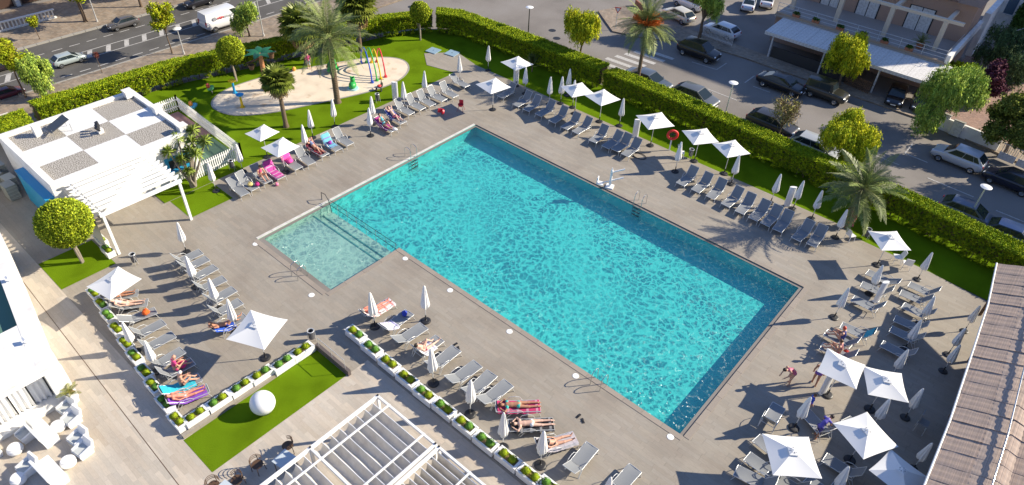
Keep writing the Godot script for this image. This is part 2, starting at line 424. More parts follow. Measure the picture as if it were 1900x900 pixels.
func paint(c: Color, rough := 0.4, metal := 0.0) -> StandardMaterial3D:
	var k := "%s_%.2f_%.2f" % [c.to_html(), rough, metal]
	if not M.has(k):
		M[k] = mat(c, rough, metal)
	return M[k]
const LOUNGERS := [[-1.11, -3.93, 0.0, 0.98, 2, "grey sun lounger, first from the left in the hedge row before the lifebuoy", "loungers facing the pool from the hedge"], [0.59, -3.76, -1.8, 0.99, 2, "grey sun lounger, second from the left in the hedge row before the lifebuoy", "loungers facing the pool from the hedge"], [1.64, -3.76, 2.9, 0.99, 2, "grey sun lounger, third from the left in the hedge row before the lifebuoy", "loungers facing the pool from the hedge"], [2.76, -3.86, -2.8, 1.0, 2, "grey sun lounger, fourth from the left in the hedge row before the lifebuoy", "loungers facing the pool from the hedge"], [4.12, -3.8, 1.5, 1.0, 2, "grey sun lounger, fifth from the left in the hedge row before the lifebuoy", "loungers facing the pool from the hedge"], [5.33, -3.7, 0.4, 1.0, 2, "grey sun lounger, sixth from the left in the hedge row before the lifebuoy", "loungers facing the pool from the hedge"], [6.27, -3.79, -2.2, 1.0, 2, "grey sun lounger, seventh from the left in the hedge row before the lifebuoy", "loungers facing the pool from the hedge"], [7.89, -3.67, 3.0, 1.01, 2, "grey sun lounger, eighth from the left in the hedge row before the lifebuoy", "loungers facing the pool from the hedge"], [8.98, -3.71, -2.5, 1.01, 2, "grey sun lounger, ninth from the left in the hedge row before the lifebuoy", "loungers facing the pool from the hedge"], [9.71, -3.84, 1.0, 1.01, 2, "grey sun lounger, tenth from the left in the hedge row before the lifebuoy", "loungers facing the pool from the hedge"], [10.56, -3.8, 0.9, 1.01, 2, "grey sun lounger, eleventh from the left in the hedge row before the lifebuoy", "loungers facing the pool from the hedge"], [15.17, -3.44, -1.3, 1.01, 2, "grey sun lounger, first from the left in the hedge row after the lifebuoy", "loungers facing the pool from the hedge"], [16.27, -3.47, -0.6, 1.0, 2, "grey sun lounger, second from the left in the hedge row after the lifebuoy", "loungers facing the pool from the hedge"], [17.34, -3.5, 2.3, 1.0, 2, "grey sun lounger, third from the left in the hedge row after the lifebuoy", "loungers facing the pool from the hedge"], [18.44, -3.42, -3.0, 1.0, 2, "grey sun lounger, fourth from the left in the hedge row after the lifebuoy", "loungers facing the pool from the hedge"], [19.46, -3.36, 2.5, 0.99, 2, "grey sun lounger, fifth from the left in the hedge row after the lifebuoy", "loungers facing the pool from the hedge"], [20.38, -3.32, -0.9, 0.99, 2, "grey sun lounger, sixth from the left in the hedge row after the lifebuoy", "loungers facing the pool from the hedge"], [21.17, -3.34, -1.0, 0.98, 2, "grey sun lounger, seventh from the left in the hedge row after the lifebuoy", "loungers facing the pool from the hedge"], [21.99, -3.32, 2.5, 0.98, 2, "grey sun lounger, eighth from the left in the hedge row after the lifebuoy", "loungers facing the pool from the hedge"], [23.19, -3.3, -3.0, 0.97, 2, "grey sun lounger, ninth from the left in the hedge row after the lifebuoy", "loungers facing the pool from the hedge"], [24.1, -3.41, 2.2, 0.96, 2, "grey sun lounger, tenth from the left in the hedge row after the lifebuoy", "loungers facing the pool from the hedge"], [-3.85, 16.57, 87.3, 0.94, 1, "grey sun lounger, first from the left in the row by the picket fence", "loungers along the lawn edge"], [-3.9, 15.82, 92.9, 0.95, 2, "grey sun lounger, second from the left in the row by the picket fence", "loungers along the lawn edge"], [-3.98, 14.84, 88.0, 0.95, 2, "grey sun lounger, third from the left in the row by the picket fence", "loungers along the lawn edge"], [-3.78, 13.98, 90.2, 0.96, 2, "grey sun lounger, fourth from the left in the row by the picket fence", "loungers along the lawn edge"], [-3.89, 12.59, 91.7, 0.96, 2, "grey sun lounger, fifth from the left in the row by the picket fence", "loungers along the lawn edge"], [-3.76, 11.67, 87.1, 0.96, 2, "grey sun lounger, sixth from the left in the row by the picket fence", "loungers along the lawn edge"], [-3.94, 10.43, 92.8, 0.97, 1, "grey sun lounger, seventh from the left in the row by the picket fence", "loungers along the lawn edge"], [-3.85, 9.4, 88.4, 0.97, 2, "grey sun lounger, eighth from the left in the row by the picket fence", "loungers along the lawn edge"], [-3.85, 8.41, 89.7, 0.97, 2, "grey sun lounger, ninth from the left in the row by the picket fence", "loungers along the lawn edge"], [-3.1, 5.09, 93.0, 0.98, 1, "grey sun lounger, first from the left in the row below the splash pad", "loungers along the lawn edge"], [-3.43, 3.92, 87.7, 0.98, 1, "grey sun lounger, second from the left in the row below the splash pad", "loungers along the lawn edge"], [-4.0, 2.62, 90.7, 0.98, 2, "grey sun lounger, third from the left in the row below the splash pad", "loungers along the lawn edge"], [-3.94, 1.53, 91.2, 0.98, 2, "grey sun lounger, fourth from the left in the row below the splash pad", "loungers along the lawn edge"], [-3.83, 0.61, 87.4, 0.98, 2, "grey sun lounger, fifth from the left in the row below the splash pad", "loungers along the lawn edge"], [-3.76, -0.54, 93.0, 0.98, 2, "grey sun lounger, sixth from the left in the row below the splash pad", "loungers along the lawn edge"], [-3.57, -1.58, 88.0, 0.98, 2, "grey sun lounger, seventh from the left in the row below the splash pad", "loungers along the lawn edge"], [-4.12, -3.43, 90.3, 0.97, 1, "grey sun lounger, eighth from the left in the row below the splash pad", "loungers along the lawn edge"], [9.69, 16.58, 177.5, 1.02, 1, "grey sun lounger, first from the left in the row along the front planters", "loungers along the front planters"], [10.96, 16.5, 183.0, 1.03, 1, "grey sun lounger, second from the left in the row along the front planters", "loungers along the front planters"], [12.2, 16.65, 177.7, 1.03, 1, "grey sun lounger, third from the left in the row along the front planters", "loungers along the front planters"], [13.37, 16.7, 180.6, 1.03, 2, "grey sun lounger, fourth from the left in the row along the front planters", "loungers along the front planters"], [14.44, 16.61, 181.3, 1.03, 1, "grey sun lounger, fifth from the left in the row along the front planters", "loungers along the front planters"], [15.86, 16.6, 177.3, 1.03, 1, "grey sun lounger, sixth from the left in the row along the front planters", "loungers along the front planters"], [16.75, 16.56, 182.9, 1.03, 1, "grey sun lounger, seventh from the left in the row along the front planters", "loungers along the front planters"], [17.7, 16.46, 178.0, 1.03, 1, "grey sun lounger, eighth from the left in the row along the front planters", "loungers along the front planters"], [19.6, 16.48, 135.2, 1.03, 0, "grey sun lounger, ninth from the left in the row along the front planters", "loungers along the front planters"], [20.65, 16.82, 136.7, 1.03, 0, "grey sun lounger, tenth from the left in the row along the front planters", "loungers along the front planters"], [21.79, 16.71, 152.1, 1.02, 1, "grey sun lounger, eleventh from the left in the row along the front planters", "loungers along the front planters"], [22.58, 16.55, 182.8, 1.02, 1, "grey sun lounger, twelfth from the left in the row along the front planters", "loungers along the front planters"], [24.56, 16.2, 178.4, 1.01, 2, "grey sun lounger, thirteenth from the left in the row along the front planters", "loungers along the front planters"], [-0.93, 21.21, 178.7, 0.93, 2, "grey sun lounger, first from the top in the left middle row", "loungers left of the wading pool"], [-0.17, 21.27, 179.4, 0.94, 2, "grey sun lounger, second from the top in the left middle row", "loungers left of the wading pool"], [0.78, 21.34, 182.3, 0.94, 2, "grey sun lounger, third from the top in the left middle row", "loungers left of the wading pool"], [1.94, 21.51, 177.0, 0.95, 2, "grey sun lounger, fourth from the top in the left middle row", "loungers left of the wading pool"], [3.02, 21.61, 182.5, 0.96, 2, "grey sun lounger, fifth from the top in the left middle row", "loungers left of the wading pool"], [4.06, 21.89, 179.1, 0.96, 2, "grey sun lounger, sixth from the top in the left middle row", "loungers left of the wading pool"], [5.12, 22.29, 178.9, 0.97, 1, "grey sun lounger, seventh from the top in the left middle row", "loungers left of the wading pool"], [-0.3, 25.12, 152.5, 0.89, 1, "grey sun lounger, first from the top beside the left planter column", "loungers left of the wading pool"], [0.73, 25.13, 147.0, 0.9, 1, "grey sun lounger, second from the top beside the left planter column", "loungers left of the wading pool"], [1.57, 25.13, 167.3, 0.91, 1, "grey sun lounger, third from the top beside the left planter column", "loungers left of the wading pool"], [2.6, 25.25, 179.4, 0.91, 2, "grey sun lounger, fourth from the top beside the left planter column", "loungers left of the wading pool"], [3.71, 25.34, 178.7, 0.92, 2, "grey sun lounger, fifth from the top beside the left planter column", "loungers left of the wading pool"], [4.96, 25.56, 182.7, 0.93, 2, "grey sun lounger, sixth from the top beside the left planter column", "loungers left of the wading pool"], [5.93, 25.59, 177.1, 0.94, 2, "grey sun lounger, seventh from the top beside the left planter column", "loungers left of the wading pool"], [7.03, 25.86, 171.9, 0.94, 1, "grey sun lounger, eighth from the top beside the left planter column", "loungers left of the wading pool"], [7.87, 25.95, 164.9, 0.94, 1, "grey sun lounger, ninth from the top beside the left planter column", "loungers left of the wading pool"], [27.41, -3.4, -93.0, 0.93, 1, "grey sun lounger nearest the lone white parasol at the right lawn", "loungers right of the pool"], [27.53, -2.12, -87.4, 0.94, 2, "grey sun lounger just below the one nearest the lone right parasol", "loungers right of the pool"], [27.59, -0.63, -91.1, 0.94, 2, "grey sun lounger leaning by the white column right of the pool", "loungers right of the pool"], [29.53, -4.03, -90.8, 0.89, 2, "topmost grey sun lounger in the outer right row", "loungers right of the pool"], [29.39, -2.99, -87.6, 0.9, 2, "second grey sun lounger down in the outer right row", "loungers right of the pool"], [29.82, -2.04, -93.0, 0.9, 2, "third grey sun lounger down in the outer right row", "loungers right of the pool"], [29.81, -0.68, -87.7, 0.91, 2, "fourth grey sun lounger down in the outer right row", "loungers right of the pool"], [29.91, 0.26, -90.7, 0.91, 2, "fifth grey sun lounger down in the outer right row", "loungers right of the pool"], [29.92, 1.66, -91.2, 0.92, 2, "lowest grey sun lounger in the outer right row", "loungers right of the pool"], [27.89, 1.83, -87.3, 0.95, 2, "grey sun lounger above the person with the red cap", "loungers right of the pool"], [27.48, 2.9, -93.0, 0.96, 2, "grey sun lounger under the person with the red cap", "loungers right of the pool"], [27.68, 3.96, -88.0, 0.97, 2, "grey sun lounger behind the tilted white parasol right of the pool", "loungers right of the pool"], [27.69, 8.95, -177.6, 0.98, 2, "grey sun lounger turned away beside the pool's lower right corner", "loungers right of the pool"], [27.68, 11.31, -98.8, 0.98, 2, "grey sun lounger upper left of the lowest white parasol", "loungers right of the pool"], [27.8, 12.45, -94.3, 0.98, 2, "grey sun lounger left of the lowest white parasol", "loungers right of the pool"], [27.76, 13.4, -82.4, 0.98, 2, "grey sun lounger at the lower left of the lowest white parasol", "loungers right of the pool"], [30.33, 10.19, -92.0, 0.94, 2, "grey sun lounger right of the lowest white parasol", "loungers right of the pool"], [30.26, 7.53, -112.4, 0.94, 1, "grey sun lounger left of the diamond shaped white parasol", "loungers right of the pool"], [30.16, 11.74, -99.2, 0.94, 2, "grey sun lounger at the bottom edge below the lowest parasol", "loungers right of the pool"], [28.83, 12.62, -86.8, 0.97, 2, "grey sun lounger under the left corner of the lowest parasol", "loungers right of the pool"], [31.08, 11.19, -97.6, 0.92, 2, "grey sun lounger at the bottom edge beside a closed parasol", "loungers right of the pool"], [28.69, 8.43, -117.0, 0.97, 2, "grey sun lounger beside the child in the blue shirt", "loungers right of the pool"]]
const CLOSED := [[-5.87, 17.41, 0.9, "closed white parasol, first from the left along the lawn beside the bar", "closed parasols by the left lawn"], [-6.56, 15.07, 0.91, "closed white parasol, second from the left along the lawn beside the bar", "closed parasols by the left lawn"], [-5.46, 10.9, 0.94, "closed white parasol, third from the left along the lawn beside the bar", "closed parasols by the left lawn"], [-6.8, 9.4, 0.94, "closed white parasol, fourth from the left along the lawn beside the bar", "closed parasols by the left lawn"], [-6.95, 7.37, 0.94, "closed white parasol, fifth from the left along the lawn beside the bar", "closed parasols by the left lawn"], [-4.17, 6.39, 0.96, "closed white parasol, first from the left in the row below the splash pad", "closed parasols by the left lawn"], [-5.26, 5.21, 0.96, "closed white parasol, second from the left in the row below the splash pad", "closed parasols by the left lawn"], [-5.38, 2.06, 0.96, "closed white parasol, third from the left in the row below the splash pad", "closed parasols by the left lawn"], [-5.58, -0.19, 0.95, "closed white parasol, fourth from the left in the row below the splash pad", "closed parasols by the left lawn"], [-5.55, -4.03, 0.95, "closed white parasol, fifth from the left in the row below the splash pad", "closed parasols by the left lawn"], [-5.32, -7.14, 0.94, "closed white parasol, sixth from the left in the row below the splash pad", "closed parasols by the left lawn"], [-0.51, -6.22, 0.97, "closed white parasol, first from the left on the hedge lawn before the lifebuoy", "closed parasols along the hedge"], [1.94, -6.26, 0.98, "closed white parasol, second from the left on the hedge lawn before the lifebuoy", "closed parasols along the hedge"], [2.5, -6.97, 0.97, "closed white parasol, third from the left on the hedge lawn before the lifebuoy", "closed parasols along the hedge"], [2.05, -8.37, 0.97, "closed white parasol, fourth from the left on the hedge lawn before the lifebuoy", "closed parasols along the hedge"], [3.54, -7.13, 0.98, "closed white parasol, fifth from the left on the hedge lawn before the lifebuoy", "closed parasols along the hedge"], [7.72, -7.38, 0.98, "closed white parasol, sixth from the left on the hedge lawn before the lifebuoy", "closed parasols along the hedge"], [13.93, -4.99, 0.99, "closed white parasol, first from the left in the hedge row after the lifebuoy", "closed parasols along the hedge"], [17.43, -6.33, 0.98, "closed white parasol, second from the left in the hedge row after the lifebuoy", "closed parasols along the hedge"], [20.3, -6.21, 0.96, "closed white parasol, third from the left in the hedge row after the lifebuoy", "closed parasols along the hedge"], [21.65, -6.6, 0.95, "closed white parasol, fourth from the left in the hedge row after the lifebuoy", "closed parasols along the hedge"], [22.96, -6.46, 0.94, "closed white parasol, fifth from the left in the hedge row after the lifebuoy", "closed parasols along the hedge"], [24.8, -5.64, 0.93, "closed white parasol, sixth from the left in the hedge row after the lifebuoy", "closed parasols along the hedge"], [29.75, -5.18, 0.86, "closed white parasol, first from the top right of the pool", "closed parasols right of the pool"], [28.11, -2.0, 0.92, "closed white parasol, second from the top right of the pool", "closed parasols right of the pool"], [27.36, 1.18, 0.95, "closed white parasol, third from the top right of the pool", "closed parasols right of the pool"], [30.95, -1.52, 0.87, "closed white parasol, fourth from the top right of the pool", "closed parasols right of the pool"], [32.88, -2.66, 0.8, "closed white parasol, fifth from the top right of the pool", "closed parasols right of the pool"], [30.92, 0.84, 0.89, "closed white parasol, sixth from the top right of the pool", "closed parasols right of the pool"], [32.69, -0.27, 0.83, "closed white parasol, seventh from the top right of the pool", "closed parasols right of the pool"], [32.83, 1.07, 0.83, "closed white parasol, eighth from the top right of the pool", "closed parasols right of the pool"], [30.99, 3.33, 0.9, "closed white parasol, ninth from the top right of the pool", "closed parasols right of the pool"], [32.31, 5.29, 0.88, "closed white parasol, tenth from the top right of the pool", "closed parasols right of the pool"], [31.34, 6.95, 0.91, "closed white parasol, eleventh from the top right of the pool", "closed parasols right of the pool"], [28.69, 9.39, 0.97, "closed white parasol, twelfth from the top right of the pool", "closed parasols right of the pool"], [33.43, 7.87, 0.85, "closed white parasol, thirteenth from the top right of the pool", "closed parasols right of the pool"], [31.27, 11.51, 0.92, "closed white parasol, fourteenth from the top right of the pool", "closed parasols right of the pool"], [10.2, 18.18, 1.03, "closed white parasol, first from the left along the front planter row", "closed parasols along the front planters"], [11.78, 16.16, 1.04, "closed white parasol, second from the left along the front planter row", "closed parasols along the front planters"], [14.97, 18.68, 1.04, "closed white parasol, third from the left along the front planter row", "closed parasols along the front planters"], [17.43, 18.78, 1.04, "closed white parasol, fourth from the left along the front planter row", "closed parasols along the front planters"], [19.69, 19.08, 1.04, "closed white parasol, fifth from the left along the front planter row", "closed parasols along the front planters"], [21.41, 18.64, 1.03, "closed white parasol, sixth from the left along the front planter row", "closed parasols along the front planters"], [24.56, 18.52, 1.01, "closed white parasol, seventh from the left along the front planter row", "closed parasols along the front planters"], [-1.83, 21.66, 0.91, "closed white parasol, first from the top in the left middle row", "closed parasols left of the wading pool"], [1.14, 22.74, 0.93, "closed white parasol, second from the top in the left middle row", "closed parasols left of the wading pool"], [3.46, 22.83, 0.95, "closed white parasol, third from the top in the left middle row", "closed parasols left of the wading pool"], [5.5, 23.08, 0.96, "closed white parasol, fourth from the top in the left middle row", "closed parasols left of the wading pool"], [3.16, 27.01, 0.88, "closed white parasol, first from the top beside the left planter column", "closed parasols left of the wading pool"], [5.01, 26.93, 0.91, "closed white parasol, second from the top beside the left planter column", "closed parasols left of the wading pool"]]
const OPENP := [[-6.94, 12.98, 6.0, 1.57, 0.92, "open white square parasol on the grass beside the picket fence"], [-4.59, 13.2, 3.0, 1.72, 0.94, "open white square parasol over the pink towel lounger by the fence"], [-0.58, -2.51, -10.4, 1.89, 0.98, "open white square parasol nearest the pool's far corner"], [-1.87, -6.71, -8.8, 1.86, 0.96, "open white square parasol on the shaded lawn, farthest from the camera"], [4.23, -6.48, -24.7, 1.85, 0.98, "open white square parasol, left one of the touching pair by the hedge"], [6.29, -6.83, -14.1, 1.9, 0.99, "open white square parasol, right one of the touching pair by the hedge"], [10.9, -6.66, -31.8, 2.02, 0.99, "open white square parasol standing between white column and red lifebuoy"], [14.22, -7.08, -35.4, 1.88, 0.98, "open white square parasol just right of the red lifebuoy"], [16.49, -7.15, -29.9, 1.82, 0.98, "open white square parasol, rightmost of those along the hedge row"], [27.59, -4.83, 43.8, 1.72, 0.91, "lone open white parasol at the right end of the lawn strip"], [29.1, 6.5, 6.6, 1.73, 0.96, "open white parasol above the women right of the pool, left of a pair"], [30.91, 5.95, 27.5, 1.71, 0.92, "open white parasol, right one of the middle pair beside the shaded deck"], [31.21, 9.32, -28.7, 1.84, 0.92, "open white parasol turned like a diamond at the lower right"], [29.31, 12.49, 37.9, 1.93, 0.97, "open white parasol nearest the pool's lower right corner"], [32.9, 10.17, -11.7, 1.67, 0.87, "open white parasol half shaded by the thatched roof at the bottom"], [-0.02, 25.99, 11.6, 1.78, 0.87, "open white parasol at the head of the left planter column"], [7.96, 23.08, 24.4, 1.98, 0.98, "open white parasol above the front grass patch and globe lamp"]]
const PLANTERS := [[10.16, 19.32, 0, 1.01, "white planter box with two ball shrubs, first from the left in the front row"], [11.46, 19.41, 0, 1.02, "white planter box with two ball shrubs, second from the left in the front row"], [12.78, 19.46, 0, 1.02, "white planter box with two ball shrubs, third from the left in the front row"], [14.07, 19.5, 0, 1.02, "white planter box with two ball shrubs, fourth from the left in the front row"], [15.32, 19.55, 0, 1.02, "white planter box with two ball shrubs, fifth from the left in the front row"], [16.52, 19.51, 0, 1.02, "white planter box with two ball shrubs, sixth from the left in the front row"], [17.83, 19.51, 0, 1.02, "white planter box with two ball shrubs, seventh from the left in the front row"], [19.07, 19.53, 0, 1.02, "white planter box with two ball shrubs, eighth from the left in the front row"], [20.32, 19.48, 0, 1.02, "white planter box with two ball shrubs, ninth from the left in the front row"], [21.53, 19.47, 0, 1.01, "white planter box with two ball shrubs, tenth from the left in the front row"], [22.49, 19.32, 0, 1.01, "white planter box with two ball shrubs, eleventh from the left in the front row"], [-1.87, 26.65, 0, 0.84, "white planter box with two ball shrubs, first from the top in the left column"], [-0.79, 26.75, 0, 0.85, "white planter box with two ball shrubs, second from the top in the left column"], [0.24, 26.9, 0, 0.86, "white planter box with two ball shrubs, third from the top in the left column"], [1.41, 27.03, 0, 0.87, "white planter box with two ball shrubs, fourth from the top in the left column"], [2.63, 27.17, 0, 0.88, "white planter box with two ball shrubs, fifth from the top in the left column"], [3.71, 27.27, 0, 0.89, "white planter box with two ball shrubs, sixth from the top in the left column"], [4.92, 27.41, 0, 0.9, "white planter box with two ball shrubs, seventh from the top in the left column"], [5.99, 27.54, 0, 0.9, "white planter box with two ball shrubs, eighth from the top in the left column"], [7.24, 27.65, 0, 0.91, "white planter box with two ball shrubs, ninth from the top in the left column"], [8.49, 27.76, 0, 0.92, "white planter box with two ball shrubs, tenth from the top in the left column"], [8.84, 27.11, 90, 0.93, "white planter box with two ball shrubs, first from the left above the grass patch"], [8.88, 26.03, 90, 0.95, "white planter box with two ball shrubs, second from the left above the grass patch"], [8.91, 24.93, 90, 0.96, "white planter box with two ball shrubs, third from the left above the grass patch"], [8.96, 23.88, 90, 0.97, "white planter box with two ball shrubs, fourth from the left above the grass patch"], [9.12, 22.83, 90, 0.98, "white planter box with two ball shrubs, fifth from the left above the grass patch"], [9.13, 21.76, 90, 0.99, "white planter box with two ball shrubs, sixth from the left above the grass patch"], [-5.89, 24.46, 0, 0.83, "white planter box, first from the top beside the big round tree"], [-4.71, 24.63, 0, 0.85, "white planter box, second from the top beside the big round tree"]]
const LIDS := [[0.29, 18.63], [6.01, 18.98], [7.4, 13.6], [11.07, 13.7], [15.39, 13.76], [19.61, 13.75], [24.78, 13.62]]
const BINS := [[-2.9, 24.03], [-7.26, 15.39], [8.67, 20.88], [-7.57, 2.85], [13.78, -7.27], [26.17, -6.91]]
const COLUMNS := [[-6.94, 1.62], [-2.05, -6.89], [9.46, -6.85], [21.22, -6.69], [28.61, -1.66], [28.87, 6.56]]
const CARXZ := [[-29.87, 16.02, 0.6], [-33.84, 9.71, 0.62], [-28.11, 3.17, 0.86], [-33.92, 2.41, 0.62], [-27.31, 21.55, 0.56], [-32.22, 20.22, 0.56], [5.85, -22.5, 0.86], [13.84, -21.93, 0.86], [17.19, -23.07, 0.84], [-0.66, -32.22, 0.8], [0.18, -28.66, 0.82], [5.0, -28.32, 0.82], [3.64, -36.8, 0.76], [4.58, -39.09, 0.76], [21.49, -27.02, 0.78], [23.31, -27.32, 0.76], [5.69, -14.35, 0.9], [9.89, -14.71, 0.9], [16.19, -15.14, 0.9], [27.93, -20.2, 0.78], [31.36, -19.65, 0.74], [30.2, -13.54, 0.8], [32.95, -13.05, 0.76], [19.95, -14.14, 0.88]]

# ------------------------------------------------------------------ foliage
func clump(kind: String) -> ArrayMesh:
	if proto.has("clump_" + kind):
		return proto["clump_" + kind]
	var r := RandomNumberGenerator.new()
	r.seed = hash(kind)
	var b := MB.new()
	var count := 14
	var spread := 0.13
	var length := 0.10
	var width := 0.045
	if kind == "fine":
		count = 16
		spread = 0.10
		length = 0.075
		width = 0.04
	elif kind == "willow":
		count = 18
		spread = 0.18
		length = 0.17
		width = 0.03
	elif kind == "twig":
		count = 8
		spread = 0.2
		length = 0.22
		width = 0.016
	for i in count:
		var p := Vector3(r.randfn(), r.randfn(), r.randfn()) * spread * 0.5
		var d := Vector3(r.randfn(), r.randfn() * 0.7 + 0.2, r.randfn()).normalized()
		if kind == "willow":
			d = Vector3(r.randfn() * 0.6, r.randfn() * 0.4 - 0.75, r.randfn() * 0.6).normalized()
		var s := d.cross(Vector3(r.randfn(), r.randfn(), r.randfn())).normalized() * width * r.randf_range(0.7, 1.2)
		var e := d * length * r.randf_range(0.7, 1.3)
		var nrm := (e.cross(s).normalized() * 0.7 + p.normalized() * 0.6).normalized()
		b.tn(p, p + e * 0.45 + s, p + e, nrm, nrm, nrm)
		b.tn(p, p + e, p + e * 0.45 - s, nrm, nrm, nrm)
	proto["clump_" + kind] = b.mesh()
	return proto["clump_" + kind]

func scatter(parent: Node, called: String, mesh: Mesh, xfs: Array, cols: Array) -> MultiMeshInstance3D:
	var mm := MultiMesh.new()
	mm.transform_format = MultiMesh.TRANSFORM_3D
	mm.use_colors = true
	mm.mesh = mesh
	mm.instance_count = xfs.size()
	for i in xfs.size():
		mm.set_instance_transform(i, xfs[i])
		mm.set_instance_color(i, cols[i])
	var o := MultiMeshInstance3D.new()
	o.name = part_name(parent, called)
	o.multimesh = mm
	o.material_override = M.leaf
	parent.add_child(o)
	return o

func leaf_mass(parent: Node, called: String, mesh: ArrayMesh, xfs: Array, cols: Array) -> void:
	# all leaves of one crown as one mesh
	var arr := mesh.surface_get_arrays(0)
	var pv0: PackedVector3Array = arr[Mesh.ARRAY_VERTEX]
	var nv0: PackedVector3Array = arr[Mesh.ARRAY_NORMAL]
	var v := PackedVector3Array()
	var n := PackedVector3Array()
	var c := PackedColorArray()
	var one := PackedColorArray()
	one.resize(pv0.size())
	for i in xfs.size():
		var x: Transform3D = xfs[i]
		v.append_array(x * pv0)
		n.append_array(Transform3D(x.basis.orthonormalized(), Vector3.ZERO) * nv0)
		one.fill(cols[i])
		c.append_array(one)
	var out := []
	out.resize(Mesh.ARRAY_MAX)
	out[Mesh.ARRAY_VERTEX] = v
	out[Mesh.ARRAY_NORMAL] = n
	out[Mesh.ARRAY_COLOR] = c
	var m := ArrayMesh.new()
	m.add_surface_from_arrays(Mesh.PRIMITIVE_TRIANGLES, out)
	part(parent, called, m, M.leaf)

func shade_of(pal: Array, r: RandomNumberGenerator) -> Color:
	var a: Color = pal[r.randi() % pal.size()]
	var k := r.randf_range(0.55, 1.25)
	return Color(a.r * k, a.g * k, a.b * k)

func spin(r: RandomNumberGenerator, s: float) -> Basis:
	return Basis(Vector3(r.randfn(), r.randfn(), r.randfn()).normalized(), r.randf() * TAU).scaled(Vector3.ONE * s)

func upright(r: RandomNumberGenerator, s: float) -> Basis:
	return Basis(Vector3.UP, r.randf() * TAU).scaled(Vector3.ONE * s)

func crown(parent: Node, lobes: Array, n: int, kind: String, size: float, pal: Array, crown_seed: int, shell := 0.55, drop := 0.0) -> void:
	# lobes: [centre, radii]; clumps fill the outer shell of each lobe, thinned by noise so gaps stay open
	var r := RandomNumberGenerator.new()
	r.seed = crown_seed
	var f := FastNoiseLite.new()
	f.seed = crown_seed
	f.frequency = 0.9
	var vol := 0.0
	for l in lobes:
		vol += pow(l[1].x * l[1].y * l[1].z, 0.6667)
	var xfs := []
	var cols := []
	for l in lobes:
		var o: Vector3 = l[0]
		var ra: Vector3 = l[1]
		var m := int(n * pow(ra.x * ra.y * ra.z, 0.6667) / vol)
		for i in m:
			var d := Vector3(r.randfn(), r.randfn(), r.randfn()).normalized()
			var k := shell + (1.0 - shell) * sqrt(r.randf())
			k *= 1.0 + 0.22 * f.get_noise_3dv((o + d * ra) * 2.0) * (1.0 if kind != "fine" else 0.3)
			var p := o + d * ra * k
			if kind != "fine" and f.get_noise_3dv(p * 2.3) < -0.08:
				continue
			p.y -= drop * r.randf() * r.randf()
			var b := upright(r, size * r.randf_range(0.6, 1.2)).scaled(Vector3(0.85, 1.55, 0.85)) if kind == "willow" else spin(r, size * r.randf_range(0.7, 1.3))
			xfs.append(Transform3D(b, p))
			cols.append(shade_of(pal, r))
	leaf_mass(parent, "crown", clump(kind), xfs, cols)

func trunk_mesh(h: float, r0: float, lobes: Array, lean := Vector3.ZERO) -> ArrayMesh:
	var b := MB.new()
	var top := Vector3(0, h, 0) + lean
	b.cyl(Vector3(0, -0.05, 0), Vector3(0, 0.12, 0), r0 * 1.5, r0 * 1.05, 9)
	b.tube([Vector3(0, 0.12, 0), top * 0.35 + Vector3(0.04, 0, 0.02), top * 0.7 + Vector3(-0.03, 0, 0.03), top], r0, 9, r0 * 0.65)
	for l in lobes:
		var o: Vector3 = l[0]
		b.tube([top - Vector3(0, h * 0.1, 0), top.lerp(o, 0.5) + Vector3(0.05, 0.08, -0.04), o, o + l[1] * Vector3(0.2, 0.55, -0.2)], r0 * 0.55, 6, r0 * 0.12)
	return b.mesh()

func tree(called: String, label: String, at: Vector3, h: float, r0: float, lobes: Array, n: int, kind: String, size: float, pal: Array, tree_seed: int, group := "", bark: Material = null, shell := 0.25) -> Node3D:
	var t := thing(called, label, "tree", at, 0.0, group)
	part(t, "trunk", trunk_mesh(h, r0, lobes), M.bark if bark == null else bark)
	crown(t, lobes, n, kind, size, pal, tree_seed, shell, 1.1 if kind == "willow" else 0.0)
	return t

var GREEN_BALL := [Color(0.380, 0.456, 0.030), Color(0.261, 0.342, 0.024), Color(0.499, 0.551, 0.036), Color(0.190, 0.266, 0.024)]
var GREEN_YELLOW := [Color(0.600, 0.620, 0.025), Color(0.440, 0.520, 0.025), Color(0.740, 0.700, 0.035), Color(0.300, 0.380, 0.025)]
var GREEN_WILLOW := [Color(0.450, 0.581, 0.085), Color(0.338, 0.488, 0.085), Color(0.562, 0.675, 0.119), Color(0.225, 0.356, 0.068)]
var GREEN_HEDGE := [Color(0.354, 0.451, 0.016), Color(0.249, 0.363, 0.016), Color(0.459, 0.526, 0.019), Color(0.170, 0.263, 0.016)]
var GREEN_DARK := [Color(0.070, 0.140, 0.025), Color(0.098, 0.182, 0.038), Color(0.056, 0.112, 0.025)]

func topiary(called: String, label: String, at: Vector3, h: float, o: Vector3, ra: Vector3, n: int, tree_seed: int) -> void:
	var t := thing(called, label, "tree", at, 0.0, "clipped ball trees")
	var b := MB.new()
	b.tube([Vector3(0, -0.05, 0), Vector3(0.03, h * 0.5, 0), Vector3(-0.1, h, 0.05) + o * 0.2 * Vector3(1, 0, 1)], 0.09, 8, 0.06)
	b.tube([Vector3(0.06, -0.05, 0.05), Vector3(0.1, h * 0.5, 0.1), Vector3(0.16, h * 1.05, 0.12)], 0.07, 8, 0.05)
	b.tube([Vector3(0.02, h * 0.55, 0.0), Vector3(-0.25, h * 0.95, 0.1), o], 0.05, 7, 0.03)
	part(t, "trunk", b.mesh(), M.pale_bark)
	var k := MB.new()
	k.ball(o, ra * 0.88, 10, 16)
	part(t, "inner_twigs", k.mesh(), M.hedge_core)
	crown(t, [[o, ra]], int(n * 1.9), "fine", 0.85, GREEN_BALL, tree_seed, 0.9)

